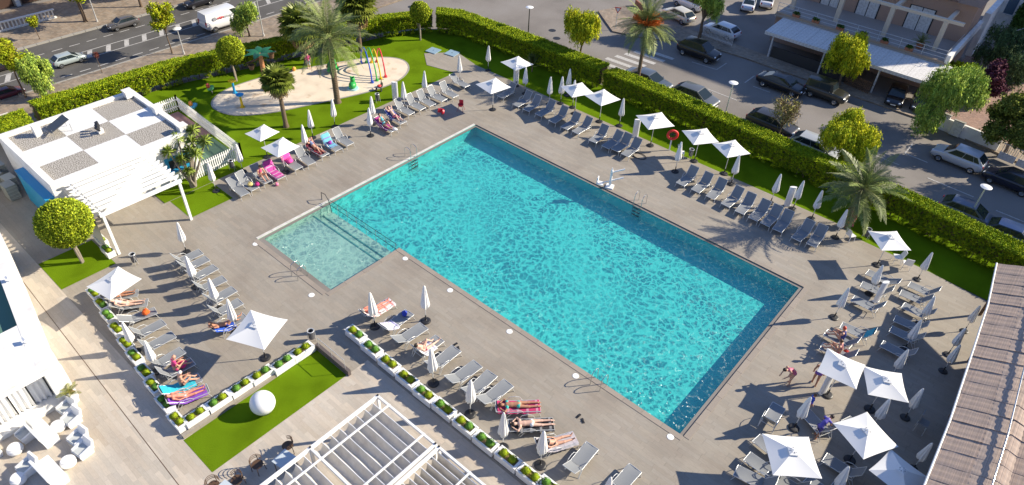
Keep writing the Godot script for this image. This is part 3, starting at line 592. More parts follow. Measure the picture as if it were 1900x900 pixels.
func frond_mesh(key: String, length: float, droop: float, leaflet: float, width: float, count: int) -> ArrayMesh:
	if proto.has(key):
		return proto[key]
	var r := RandomNumberGenerator.new()
	r.seed = hash(key)
	var b := MB.new()
	b.tinted = true
	var pts := []
	for i in 9:
		var t := i / 8.0
		pts.append(Vector3(length * t * (1.0 - 0.18 * droop * t), 0.22 * length * t - droop * length * 0.62 * t * t, 0))
	b.col = Color(0.30, 0.32, 0.12)
	b.tube(pts, 0.028, 4, 0.006)
	for i in count:
		var t := 0.12 + 0.88 * i / float(count)
		var k := mini(int(t * 8.0), 7)
		var p: Vector3 = pts[k].lerp(pts[k + 1], t * 8.0 - k)
		var f: Vector3 = (pts[k + 1] - pts[k]).normalized()
		for s in [-1.0, 1.0]:
			var l := leaflet * sin(PI * clampf(t * 0.86 + 0.12, 0, 1)) * r.randf_range(0.85, 1.15)
			var d := (f * 0.65 + Vector3(0, 0.22 - 0.35 * r.randf(), s)).normalized()
			var e := p + d * l - Vector3(0, l * 0.18, 0)
			var w := f * width
			var g := r.randf_range(0.75, 1.25)
			b.col = Color(0.22 * g, 0.28 * g, 0.09 * g)
			var nn := Vector3(0, 1, 0.3 * s).normalized()
			var mid := p.lerp(e, 0.5) + Vector3(0, l * 0.06, 0)
			b.tn(p - w * 0.4, p + w * 0.4, mid + w, nn, nn, nn)
			b.tn(p - w * 0.4, mid + w, mid - w, nn, nn, nn)
			b.tn(mid - w, mid + w, e, nn, nn, nn)
	proto[key] = b.mesh()
	return proto[key]

func fan_mesh(key: String, stalk: float, radius: float) -> ArrayMesh:
	if proto.has(key):
		return proto[key]
	var r := RandomNumberGenerator.new()
	r.seed = hash(key)
	var b := MB.new()
	b.tinted = true
	b.col = Color(0.22, 0.25, 0.08)
	b.tube([Vector3.ZERO, Vector3(stalk, stalk * 0.12, 0)], 0.018, 4, 0.012)
	var o := Vector3(stalk, stalk * 0.12, 0)
	for i in 20:
		var a := (i / 19.0 - 0.5) * 4.6
		var d := Vector3(cos(a), -0.12 * absf(a), sin(a)).normalized()
		var s := Vector3(-sin(a), 0, cos(a)) * radius * 0.075
		var e := o + d * radius * r.randf_range(0.85, 1.1) - Vector3(0, radius * 0.22, 0)
		var g := r.randf_range(0.75, 1.25)
		b.col = Color(0.24 * g, 0.30 * g, 0.05 * g)
		var mid := o + d * radius * 0.6
		b.tn(o, mid + s, e, Vector3.UP, Vector3.UP, Vector3.UP)
		b.tn(o, e, mid - s, Vector3.UP, Vector3.UP, Vector3.UP)
	proto[key] = b.mesh()
	return proto[key]

func palm_trunk(h: float, r0: float, r1: float, ring := 0.14) -> ArrayMesh:
	var b := MB.new()
	var prof := [Vector2(r0 * 1.45, -0.05), Vector2(r0 * 1.1, 0.25)]
	var y := 0.3
	var k := 0
	while y < h:
		var rr := lerpf(r0, r1, y / h)
		prof.append(Vector2(rr * (1.08 if k % 2 == 0 else 0.94), y))
		y += ring * 0.5
		k += 1
	prof.append(Vector2(r1 * 1.25, h))
	prof.append(Vector2(r1 * 0.6, h + 0.25))
	prof.append(Vector2(0.0, h + 0.3))
	b.lathe(prof, 12)
	return b.mesh()

func date_palm(label: String, at: Vector3, h: float, r0: float, length: float, n: int, palm_seed: int, tones: Array) -> Node3D:
	var r := RandomNumberGenerator.new()
	r.seed = palm_seed
	var t := thing("date_palm", label, "palm tree", at, 0.0, "date palms")
	part(t, "trunk", palm_trunk(h, r0, r0 * 0.85), M.bark)
	for i in n:
		var q := float(i) / n
		var el := lerpf(82.0, -38.0, pow(q, 0.85)) + r.randf_range(-9, 9)
		var az := i * 137.5 + r.randf_range(-12, 12)
		var k := i % 3
		var m := frond_mesh("frond_%d_%d" % [int(length * 100), k], length * [1.0, 0.92, 0.85][k], [0.55, 0.75, 0.92][k], length * 0.17, 0.024, 40)
		var b := Basis(Vector3.UP, deg_to_rad(az)) * Basis(Vector3.BACK, deg_to_rad(el)) * Basis(Vector3.RIGHT, r.randf_range(-0.4, 0.4))
		part(t, "frond", m, tones[r.randi() % tones.size()], Transform3D(b, Vector3(0, h + 0.15 + 0.15 * (1.0 - q), 0)))
	return t

func fan_palm(label: String, at: Vector3, h: float, radius: float, n: int, palm_seed: int, skirt: int, tones: Array) -> void:
	var r := RandomNumberGenerator.new()
	r.seed = palm_seed
	var t := thing("fan_palm", label, "palm tree", at, 0.0, "fan palms")
	part(t, "trunk", palm_trunk(h, 0.16, 0.13, 0.1), M.bark)
	for i in n + skirt:
		var q := float(i) / n
		var el := lerpf(75.0, -35.0, q) if i < n else r.randf_range(-78, -62)
		var az := i * 137.5 + r.randf_range(-15, 15)
		var b := Basis(Vector3.UP, deg_to_rad(az)) * Basis(Vector3.BACK, deg_to_rad(el))
		part(t, "fan_leaf" if i < n else "dry_leaf", fan_mesh("fan_%d" % int(radius * 100), radius * 0.8, radius), tones[r.randi() % tones.size()] if i < n else M.dry_leaf, Transform3D(b, Vector3(0, h - 0.05, 0)))

func hedge(label: String, pts: Array, h: float, hedge_seed: int, top_pal: Array) -> void:
	# pts: [inner Vector2, outer Vector2] along the hedge
	var t := thing("clipped_hedge", label, "hedge", Vector3.ZERO, 0.0, "clipped hedges round the garden")
	var r := RandomNumberGenerator.new()
	r.seed = hedge_seed
	var f := FastNoiseLite.new()
	f.seed = hedge_seed
	f.frequency = 0.35
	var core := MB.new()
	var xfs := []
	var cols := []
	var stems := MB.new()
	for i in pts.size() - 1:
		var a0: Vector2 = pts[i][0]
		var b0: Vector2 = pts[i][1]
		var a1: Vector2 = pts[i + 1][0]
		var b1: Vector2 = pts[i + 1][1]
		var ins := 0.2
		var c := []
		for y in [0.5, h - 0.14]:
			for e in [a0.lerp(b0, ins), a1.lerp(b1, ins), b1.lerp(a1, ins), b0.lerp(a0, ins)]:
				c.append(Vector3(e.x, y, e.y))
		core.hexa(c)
		var len := ((a1 - a0).length() + (b1 - b0).length()) * 0.5
		var wid := ((b0 - a0).length() + (b1 - a1).length()) * 0.5
		for k in int(len * wid * 340.0):
			var u := r.randf()
			var p := a0.lerp(a1, u).lerp(b0.lerp(b1, u), r.randf_range(-0.02, 1.02))
			var y := h - 0.05 + 0.06 * f.get_noise_2d(p.x * 3.0, p.y * 3.0) + r.randf_range(-0.06, 0.03)
			xfs.append(Transform3D(spin(r, r.randf_range(0.42, 0.78)), Vector3(p.x, y, p.y)))
			cols.append(shade_of(top_pal, r))
		for side in 2:
			for k in int(len * h * 170.0):
				var u := r.randf()
				var y := r.randf_range(0.12, h)
				var e := a0.lerp(a1, u) if side == 0 else b0.lerp(b1, u)
				var g := b0.lerp(b1, u) if side == 0 else a0.lerp(a1, u)
				if y < 0.55 and f.get_noise_3d(e.x * 4.0, y * 4.0, e.y * 4.0) < 0.06:
					continue
				var p := e.lerp(g, r.randf_range(-0.03, 0.2) + 0.06 * f.get_noise_3d(e.x * 2.0, y * 5.0, e.y * 2.0))
				xfs.append(Transform3D(spin(r, r.randf_range(0.5, 0.9)), Vector3(p.x, y, p.y)))
				cols.append(shade_of(GREEN_HEDGE, r))
		for k in int(len / 0.4):
			var u := (k + r.randf()) * 0.4 / len
			var p := a0.lerp(a1, u).lerp(b0.lerp(b1, u), r.randf_range(0.3, 0.7))
			stems.cyl(Vector3(p.x, -0.02, p.y), Vector3(p.x + r.randf_range(-0.1, 0.1), 0.7, p.y + r.randf_range(-0.1, 0.1)), 0.035, 0.02, 5)
	part(t, "inner_branches", core.mesh(), M.hedge_core)
	part(t, "stems", stems.mesh(), M.bark).set_meta("kind", "stuff")
	var lv := scatter(t, "leaves", clump("fine"), xfs, cols)
	lv.set_meta("kind", "stuff")
	lv.material_override = M.hedge_leaf

# ------------------------------------------------------------------ furniture templates
func lounger_template(kind: int) -> Node3D:
	# foot end at the origin, head towards -z
	var ang: float = deg_to_rad([4.0, 33.0, 56.0][kind])
	var t := template("sun_lounger", "sun lounger", "")
	var y := 0.36
	var hinge := -1.18
	var seat := MB.new()
	var rows := []
	for i in 7:
		var z := hinge * i / 6.0
		rows.append([Vector3(-0.3, y + 0.012, z), Vector3(-0.15, y - 0.004, z), Vector3(0, y - 0.012, z), Vector3(0.15, y - 0.004, z), Vector3(0.3, y + 0.012, z)])
	rows[0] = rows[0].map(func(p): return p - Vector3(0, 0.02, 0))
	seat.grid(rows, Vector3(0, -9, -0.6))
	part(t, "seat", seat.mesh(), M.sling)
	var d := Vector3(0, sin(ang), -cos(ang))
	var o := Vector3(0, y + 0.01, hinge)
	var back := MB.new()
	rows = []
	for i in 6:
		var p: Vector3 = o + d * 0.76 * i / 5.0
		var sag := Vector3(0, -cos(ang), -sin(ang)) * 0.02
		rows.append([p + Vector3(-0.29, 0, 0), p + Vector3(-0.14, 0, 0) + sag, p + sag * 1.3, p + Vector3(0.14, 0, 0) + sag, p + Vector3(0.29, 0, 0)])
	back.grid(rows, o + Vector3(0, -6, -6))
	part(t, "backrest", back.mesh(), M.sling)
	var fr := MB.new()
	for s in [-1.0, 1.0]:
		fr.tube([Vector3(s * 0.31, y - 0.02, 0.0), Vector3(s * 0.31, y, hinge * 0.5), Vector3(s * 0.31, y, hinge - 0.22)], 0.017, 6)
		fr.tube([o + Vector3(s * 0.305, 0, 0), o + d * 0.77 + Vector3(s * 0.305, 0, 0)], 0.015, 6)
	fr.tube([Vector3(-0.31, y - 0.02, 0), Vector3(0.31, y - 0.02, 0)], 0.018, 6)
	fr.tube([Vector3(-0.31, y, hinge - 0.22), Vector3(0.31, y, hinge - 0.22)], 0.015, 6)
	fr.tube([o + d * 0.77 + Vector3(-0.305, 0, 0), o + d * 0.79, o + d * 0.77 + Vector3(0.305, 0, 0)], 0.016, 6)
	part(t, "frame", fr.mesh(), M.frame)
	for s in [-1.0, 1.0]:
		var l := MB.new()
		l.tube([Vector3(s * 0.3, y, -0.1), Vector3(s * 0.33, 0.0, 0.02)], 0.016, 6)
		part(t, "leg", l.mesh(), M.frame)
		var q := MB.new()
		q.tube([Vector3(s * 0.31, y, hinge - 0.02), Vector3(s * 0.33, 0.0, hinge - 0.30)], 0.016, 6)
		part(t, "leg", q.mesh(), M.frame)
		var a := MB.new()
		a.tube([Vector3(s * 0.33, y, hinge + 0.42), Vector3(s * 0.36, y + 0.17, hinge + 0.30), Vector3(s * 0.36, y + 0.23, hinge + 0.1), Vector3(s * 0.35, y + 0.2, hinge - 0.16), Vector3(s * 0.33, y * 0.3, hinge - 0.36)], 0.014, 6)
		part(t, "armrest", a.mesh(), M.frame)
	if kind > 0:
		for s in [-1.0, 1.0]:
			var st := MB.new()
			st.tube([o + d * 0.45 + Vector3(s * 0.28, 0, 0), Vector3(s * 0.26, y - 0.01, hinge - 0.2)], 0.009, 5)
			part(t, "backrest_strut", st.mesh(), M.frame)
	return t

func closed_template(k: int) -> Node3D:
	var r := RandomNumberGenerator.new()
	r.seed = 300 + k
	var t := template("closed_parasol", "parasol", "")
	var b := MB.new()
	var prof := [[0.92, 0.13], [0.97, 0.17], [1.1, 0.2], [1.25, 0.185], [1.5, 0.155], [1.75, 0.125], [2.0, 0.095], [2.15, 0.075], [2.27, 0.055], [2.34, 0.03], [2.36, 0.004]]
	var rows := []
	var ph := r.randf() * TAU
	for p in prof:
		var row := []
		for j in 32:
			var a := TAU * j / 32.0
			var w: float = 1.0 + 0.2 * cos(8.0 * a + ph) + 0.1 * sin(3.0 * a + ph * 2.0 + float(p[0]) * 1.3)
			var rr: float = p[1] * w
			var y: float = p[0]
			if y < 1.0:
				y += 0.05 * cos(4.0 * a + ph)
			row.append(Vector3(cos(a) * rr, y, sin(a) * rr))
		rows.append(row)
	b.grid(rows, Vector3(0, 1.5, 0), true)
	part(t, "folded_canopy", b.mesh(), M.canopy)
	var pole := MB.new()
	pole.cyl(Vector3(0, 0.35, 0), Vector3(0, 2.3, 0), 0.021, 0.021, 8)
	part(t, "pole", pole.mesh(), M.pole)
	add_base(t)
	return t

func add_base(t: Node) -> void:
	if not proto.has("pbase"):
		var b := MB.new()
		b.lathe([Vector2(0.25, 0.0), Vector2(0.26, 0.02), Vector2(0.25, 0.05), Vector2(0.2, 0.075), Vector2(0.06, 0.09), Vector2(0.035, 0.11), Vector2(0.032, 0.42), Vector2(0.0, 0.42)], 20)
		proto.pbase = b.mesh()
	part(t, "base", proto.pbase, M.black)

func open_parasol(at: Vector3, turn: float, side: float, s: float, label: String) -> void:
	var t := thing("open_parasol", label, "parasol", at, turn, "open square parasols")
	var e := 2.05 * s
	var top := 2.42 * s
	var hs := side * 0.5 * 1.0
	var n := 8
	for f in 4:
		var b := MB.new()
		var rows := []
		for i in n + 1:
			var q := i / float(n)
			var row := []
			for j in n + 1:
				var u := j / float(n) * 2.0 - 1.0
				var x := u * q * hs
				var z := q * hs * (1.0 - 0.035 * (1.0 - u * u) * q)
				var y := top - (top - e) * q - 0.05 * s * (1.0 - u * u) * q * (1.0 - 0.4 * q) - 0.02 * q * (1.0 - q)
				row.append(Vector3(x, y, z).rotated(Vector3.UP, f * PI / 2))
			rows.append(row)
		b.grid(rows.slice(1), Vector3(0, -20, 0))
		part(t, "canopy_panel", b.mesh(), M.canopy)
	var v := MB.new()
	for f in 4:
		var a := Vector3(-0.22 * s, top - 0.03, 0.22 * s).rotated(Vector3.UP, f * PI / 2)
		var c := Vector3(0.22 * s, top - 0.03, 0.22 * s).rotated(Vector3.UP, f * PI / 2)
		v.tri(a, c, Vector3(0, top + 0.055, 0), (a + c) * 0.5 + Vector3(0, 0.1, 0))
	part(t, "vent_cap", v.mesh(), M.canopy)
	var g := MB.new()
	for k in 8:
		var a := TAU * k / 8.0
		g.box(Vector3(cos(a) * 0.115 * s, top + 0.012, sin(a) * 0.115 * s), Vector3(0.05, 0.02, 0.035) * s, Basis(Vector3.UP, -a))
	part(t, "vent_eyelets", g.mesh(), M.sling)
	var p := MB.new()
	p.cyl(Vector3(0, 0.3, 0), Vector3(0, top - 0.03, 0), 0.022, 0.022, 8)
	part(t, "pole", p.mesh(), M.pole)
	for f in 4:
		for w in 2:
			var r := MB.new()
			var q := Vector3(hs * 0.98, e - 0.03, hs * 0.98) if w == 0 else Vector3(0, e - 0.05, hs * 0.93)
			q = q.rotated(Vector3.UP, f * PI / 2)
			r.tube([Vector3(0, top - 0.08, 0), q], 0.011, 5)
			r.tube([Vector3(0, e - 0.42 * s, 0), Vector3(0, top - 0.08, 0).lerp(q, 0.5)], 0.008, 5)
			part(t, "rib", r.mesh(), M.pole)
	var nb := Node3D.new()
	add_base(t)
	nb.free()

func shrub_mesh(k: int) -> ArrayMesh:
	var key := "shrub%d" % k
	if proto.has(key):
		return proto[key]
	var r := RandomNumberGenerator.new()
	r.seed = 70 + k
	var b := MB.new()
	b.tinted = true
	b.col = Color(0.27, 0.35, 0.02) if k % 2 == 0 else Color(0.14, 0.30, 0.05)
	b.ball(Vector3(0, 0, 0), Vector3.ONE * 0.155, 6, 10)
	for i in 620:
		var d := Vector3(r.randfn(), r.randfn(), r.randfn()).normalized()
		var p := d * 0.19 * r.randf_range(0.82, 1.05)
		var e := (d + Vector3(r.randfn(), r.randfn(), r.randfn()) * 0.6).normalized() * 0.035
		var s := e.cross(Vector3(r.randfn(), r.randfn(), r.randfn())).normalized() * 0.012
		var g := r.randf_range(0.7, 1.25)
		b.col = Color(0.30 * g, 0.38 * g, 0.02 * g) if k % 2 == 0 else Color(0.15 * g, 0.34 * g, 0.06 * g)
		var nn := (d + e.normalized() * 0.4).normalized()
		b.tn(p, p + e * 0.5 + s, p + e, nn, nn, nn)
		b.tn(p, p + e, p + e * 0.5 - s, nn, nn, nn)
	proto[key] = b.mesh()
	return proto[key]

func planter_template(k: int) -> Node3D:
	var t := template("planter_box", "planter", "white planter boxes along the deck edges")
	var b := MB.new()
	var lx := 0.56
	var lz := 0.25
	for w in [[Vector3(0, 0.24, lz - 0.02), Vector3(lx * 2, 0.34, 0.04)], [Vector3(0, 0.24, -lz + 0.02), Vector3(lx * 2, 0.34, 0.04)], [Vector3(lx - 0.02, 0.24, 0), Vector3(0.04, 0.34, lz * 2 - 0.08)], [Vector3(-lx + 0.02, 0.24, 0), Vector3(0.04, 0.34, lz * 2 - 0.08)]]:
		b.box(w[0], w[1])
	b.box(Vector3(0, 0.06, 0), Vector3(lx * 2, 0.04, lz * 2 - 0.004))
	part(t, "box", b.mesh(), M.white)
	var rim := MB.new()
	for s in [-1.0, 1.0]:
		rim.box(Vector3(0, 0.425, s * (lz - 0.027)), Vector3(lx * 2 + 0.03, 0.03, 0.085))
		rim.box(Vector3(s * (lx - 0.045), 0.425, 0), Vector3(0.12, 0.03, lz * 2 - 0.105))
	part(t, "rim", rim.mesh(), M.white)
	var plinth := MB.new()
	plinth.box(Vector3(0, 0.02, 0), Vector3(lx * 2 - 0.12, 0.04, lz * 2 - 0.12))
	part(t, "plinth", plinth.mesh(), M.brown)
	var soil := MB.new()
	soil.rect(-lx + 0.04, lx - 0.04, -lz + 0.04, lz - 0.04, 0.375)
	part(t, "soil", soil.mesh(), M.soil)
	part(t, "shrub", shrub_mesh(k), M.leaf, Transform3D(Basis(Vector3.UP, 1.0), Vector3(-0.24, 0.47, 0.01)))
	part(t, "shrub", shrub_mesh((k + 1 + k / 2) % 4), M.leaf, Transform3D(Basis(Vector3.UP, 2.0), Vector3(0.22, 0.46, -0.01)))
	return t

func bin_template() -> Node3D:
	var t := template("litter_bin", "bin", "litter bins on the deck")
	var b := MB.new()
	b.lathe([Vector2(0.15, 0.2), Vector2(0.17, 0.72), Vector2(0.15, 0.72), Vector2(0.13, 0.25), Vector2(0.0, 0.24)], 16)
	part(t, "bucket", b.mesh(), paint(lin(0.09, 0.09, 0.1), 0.5))
	var r := MB.new()
	r.lathe([Vector2(0.175, 0.72), Vector2(0.19, 0.735), Vector2(0.175, 0.76), Vector2(0.14, 0.75), Vector2(0.14, 0.72)], 16)
	part(t, "rim", r.mesh(), M.frame)
	for s in [-1.0, 1.0]:
		var p := MB.new()
		p.tube([Vector3(s * 0.19, 0, 0.1), Vector3(s * 0.19, 0.78, 0), Vector3(s * 0.17, 0.78, 0)], 0.012, 5)
		p.tube([Vector3(s * 0.19, 0, -0.1), Vector3(s * 0.19, 0.6, 0)], 0.012, 5)
		part(t, "stand_leg", p.mesh(), M.frame)
	return t

func column_template() -> Node3D:
	var t := template("white_column", "column", "white rounded columns on the lawn edge")
	var b := MB.new()
	var ov := PackedVector2Array()
	for i in 20:
		var a := TAU * i / 20.0
		ov.append(Vector2(cos(a) * 0.24, sin(a) * 0.1))
	b.prism(ov, 0.05, 1.55)
	part(t, "shell", b.mesh(), M.plastic)
	var k := MB.new()
	k.box(Vector3(0, 0.025, 0), Vector3(0.4, 0.05, 0.22))
	part(t, "foot", k.mesh(), M.frame)
	return t

# ------------------------------------------------------------------ people: one continuous skin from a smooth field of tapered bones
func field(p: Vector3, bones: Array) -> Vector2:
	var d := 9.0
	var who := 0
	var best := 9.0
	for i in bones.size():
		var q: Array = bones[i]
		var a: Vector3 = q[0]
		var ab: Vector3 = q[4]
		var t := clampf((p - a).dot(ab) * q[5], 0.0, 1.0)
		var e := (p - a - ab * t).length() - lerpf(q[2], q[3], t)
		if e < best:
			best = e
			who = i
		var h := maxf(0.035 - absf(d - e), 0.0)
		d = minf(d, e) - h * h * 7.0
	return Vector2(d, who)

func bone(a: Vector3, b: Vector3, ra: float, rb: float) -> Array:
	var ab := b - a
	return [a, b, ra, rb, ab, 1.0 / maxf(ab.length_squared(), 0.00001)]

func skeleton(j: Dictionary) -> Array:
	# region by index: 0 head 1 neck 2 chest 3 shoulders 4 belly 5 hips 6,7 thighs 8,9 shins 10,11 feet 12,13 upper arms 14,15 forearms 16,17 palms
	var s: Array = [bone(j.head - j.up * 0.045, j.head + j.up * 0.05, 0.078, 0.085), bone(j.chest, j.head, 0.06, 0.05), bone(j.waist.lerp(j.chest, 0.35), j.chest, 0.115, 0.105), bone(j.sl, j.sr, 0.062, 0.062), bone(j.hip, j.waist.lerp(j.chest, 0.35), 0.12, 0.11), bone(j.hl, j.hr, 0.095, 0.095)]
	for k in ["l", "r"]:
		s.append(bone(j["h" + k], j["k" + k], 0.088, 0.056))
	for k in ["l", "r"]:
		s.append(bone(j["k" + k], j["a" + k], 0.056, 0.038))
	for k in ["l", "r"]:
		s.append(bone(j["a" + k], j["t" + k], 0.038, 0.03))
	for k in ["l", "r"]:
		s.append(bone(j["s" + k], j["e" + k], 0.05, 0.039))
	for k in ["l", "r"]:
		s.append(bone(j["e" + k], j["w" + k], 0.038, 0.028))
	for k in ["l", "r"]:
		s.append(bone(j["w" + k], j["w" + k] + (j["w" + k] - j["e" + k]).normalized() * 0.08, 0.03, 0.026))
	return s

func body_net(bones: Array, h: float) -> Dictionary:
	var lo := Vector3.ONE * 99.0
	var hi := -lo
	for q in bones:
		for e in 2:
			lo = lo.min(q[e] - Vector3.ONE * (q[2 + e] + 0.04))
			hi = hi.max(q[e] + Vector3.ONE * (q[2 + e] + 0.04))
	var nx := int((hi.x - lo.x) / h) + 2
	var ny := int((hi.y - lo.y) / h) + 2
	var nz := int((hi.z - lo.z) / h) + 2
	var f := PackedFloat32Array()
	f.resize(nx * ny * nz)
	f.fill(1.0)
	var w := PackedInt32Array()
	w.resize(nx * ny * nz)
	var near := PackedByteArray()
	near.resize(nx * ny * nz)
	for q in bones:
		var m: float = maxf(q[2], q[3]) + 0.07
		var b0: Vector3 = (q[0].min(q[1]) - Vector3.ONE * m - lo) / h
		var b1: Vector3 = (q[0].max(q[1]) + Vector3.ONE * m - lo) / h
		for x in range(maxi(0, int(b0.x)), mini(nx, int(b1.x) + 2)):
			for y in range(maxi(0, int(b0.y)), mini(ny, int(b1.y) + 2)):
				for z in range(maxi(0, int(b0.z)), mini(nz, int(b1.z) + 2)):
					near[(x * ny + y) * nz + z] = 1
	for x in nx:
		for y in ny:
			for z in nz:
				var i := (x * ny + y) * nz + z
				if near[i]:
					var d := field(lo + Vector3(x, y, z) * h, bones)
					f[i] = d.x
					w[i] = int(d.y)
	var idx := {}
	var pos := []
	var who := []
	var corner := [Vector3i(0, 0, 0), Vector3i(1, 0, 0), Vector3i(0, 1, 0), Vector3i(1, 1, 0), Vector3i(0, 0, 1), Vector3i(1, 0, 1), Vector3i(0, 1, 1), Vector3i(1, 1, 1)]
	var edges := [[0, 1], [2, 3], [4, 5], [6, 7], [0, 2], [1, 3], [4, 6], [5, 7], [0, 4], [1, 5], [2, 6], [3, 7]]
	for x in nx - 1:
		for y in ny - 1:
			for z in nz - 1:
				var base := (x * ny + y) * nz + z
				if not near[base]:
					continue
				var val := []
				var neg := 0
				for k in 8:
					var o: Vector3i = corner[k]
					var e := f[base + (o.x * ny + o.y) * nz + o.z]
					val.append(e)
					if e < 0.0:
						neg += 1
				if neg == 0 or neg == 8:
					continue
				var sum := Vector3.ZERO
				var cnt := 0
				for e in edges:
					var a: float = val[e[0]]
					var b: float = val[e[1]]
					if (a < 0.0) != (b < 0.0):
						sum += Vector3(corner[e[0]]).lerp(Vector3(corner[e[1]]), a / (a - b))
						cnt += 1
				idx[base] = pos.size()
				pos.append(lo + (Vector3(x, y, z) + sum / cnt) * h)
				who.append(w[base])
	var quads := []
	for x in range(1, nx - 1):
		for y in range(1, ny - 1):
			for z in range(1, nz - 1):
				var i := (x * ny + y) * nz + z
				var a := f[i] < 0.0
				var dx := ny * nz
				if a != (f[i + dx] < 0.0):
					quads.append([i, i - nz, i - nz - 1, i - 1])
				if a != (f[i + nz] < 0.0):
					quads.append([i, i - dx, i - dx - 1, i - 1])
				if a != (f[i + 1] < 0.0):
					quads.append([i, i - dx, i - dx - nz, i - nz])
	var nor := []
	for p in pos:
		var g := Vector3(field(p + Vector3(0.01, 0, 0), bones).x - field(p - Vector3(0.01, 0, 0), bones).x, field(p + Vector3(0, 0.01, 0), bones).x - field(p - Vector3(0, 0.01, 0), bones).x, field(p + Vector3(0, 0, 0.01), bones).x - field(p - Vector3(0, 0, 0.01), bones).x)
		nor.append(g.normalized())
	return {"idx": idx, "pos": pos, "who": who, "quads": quads, "nor": nor}

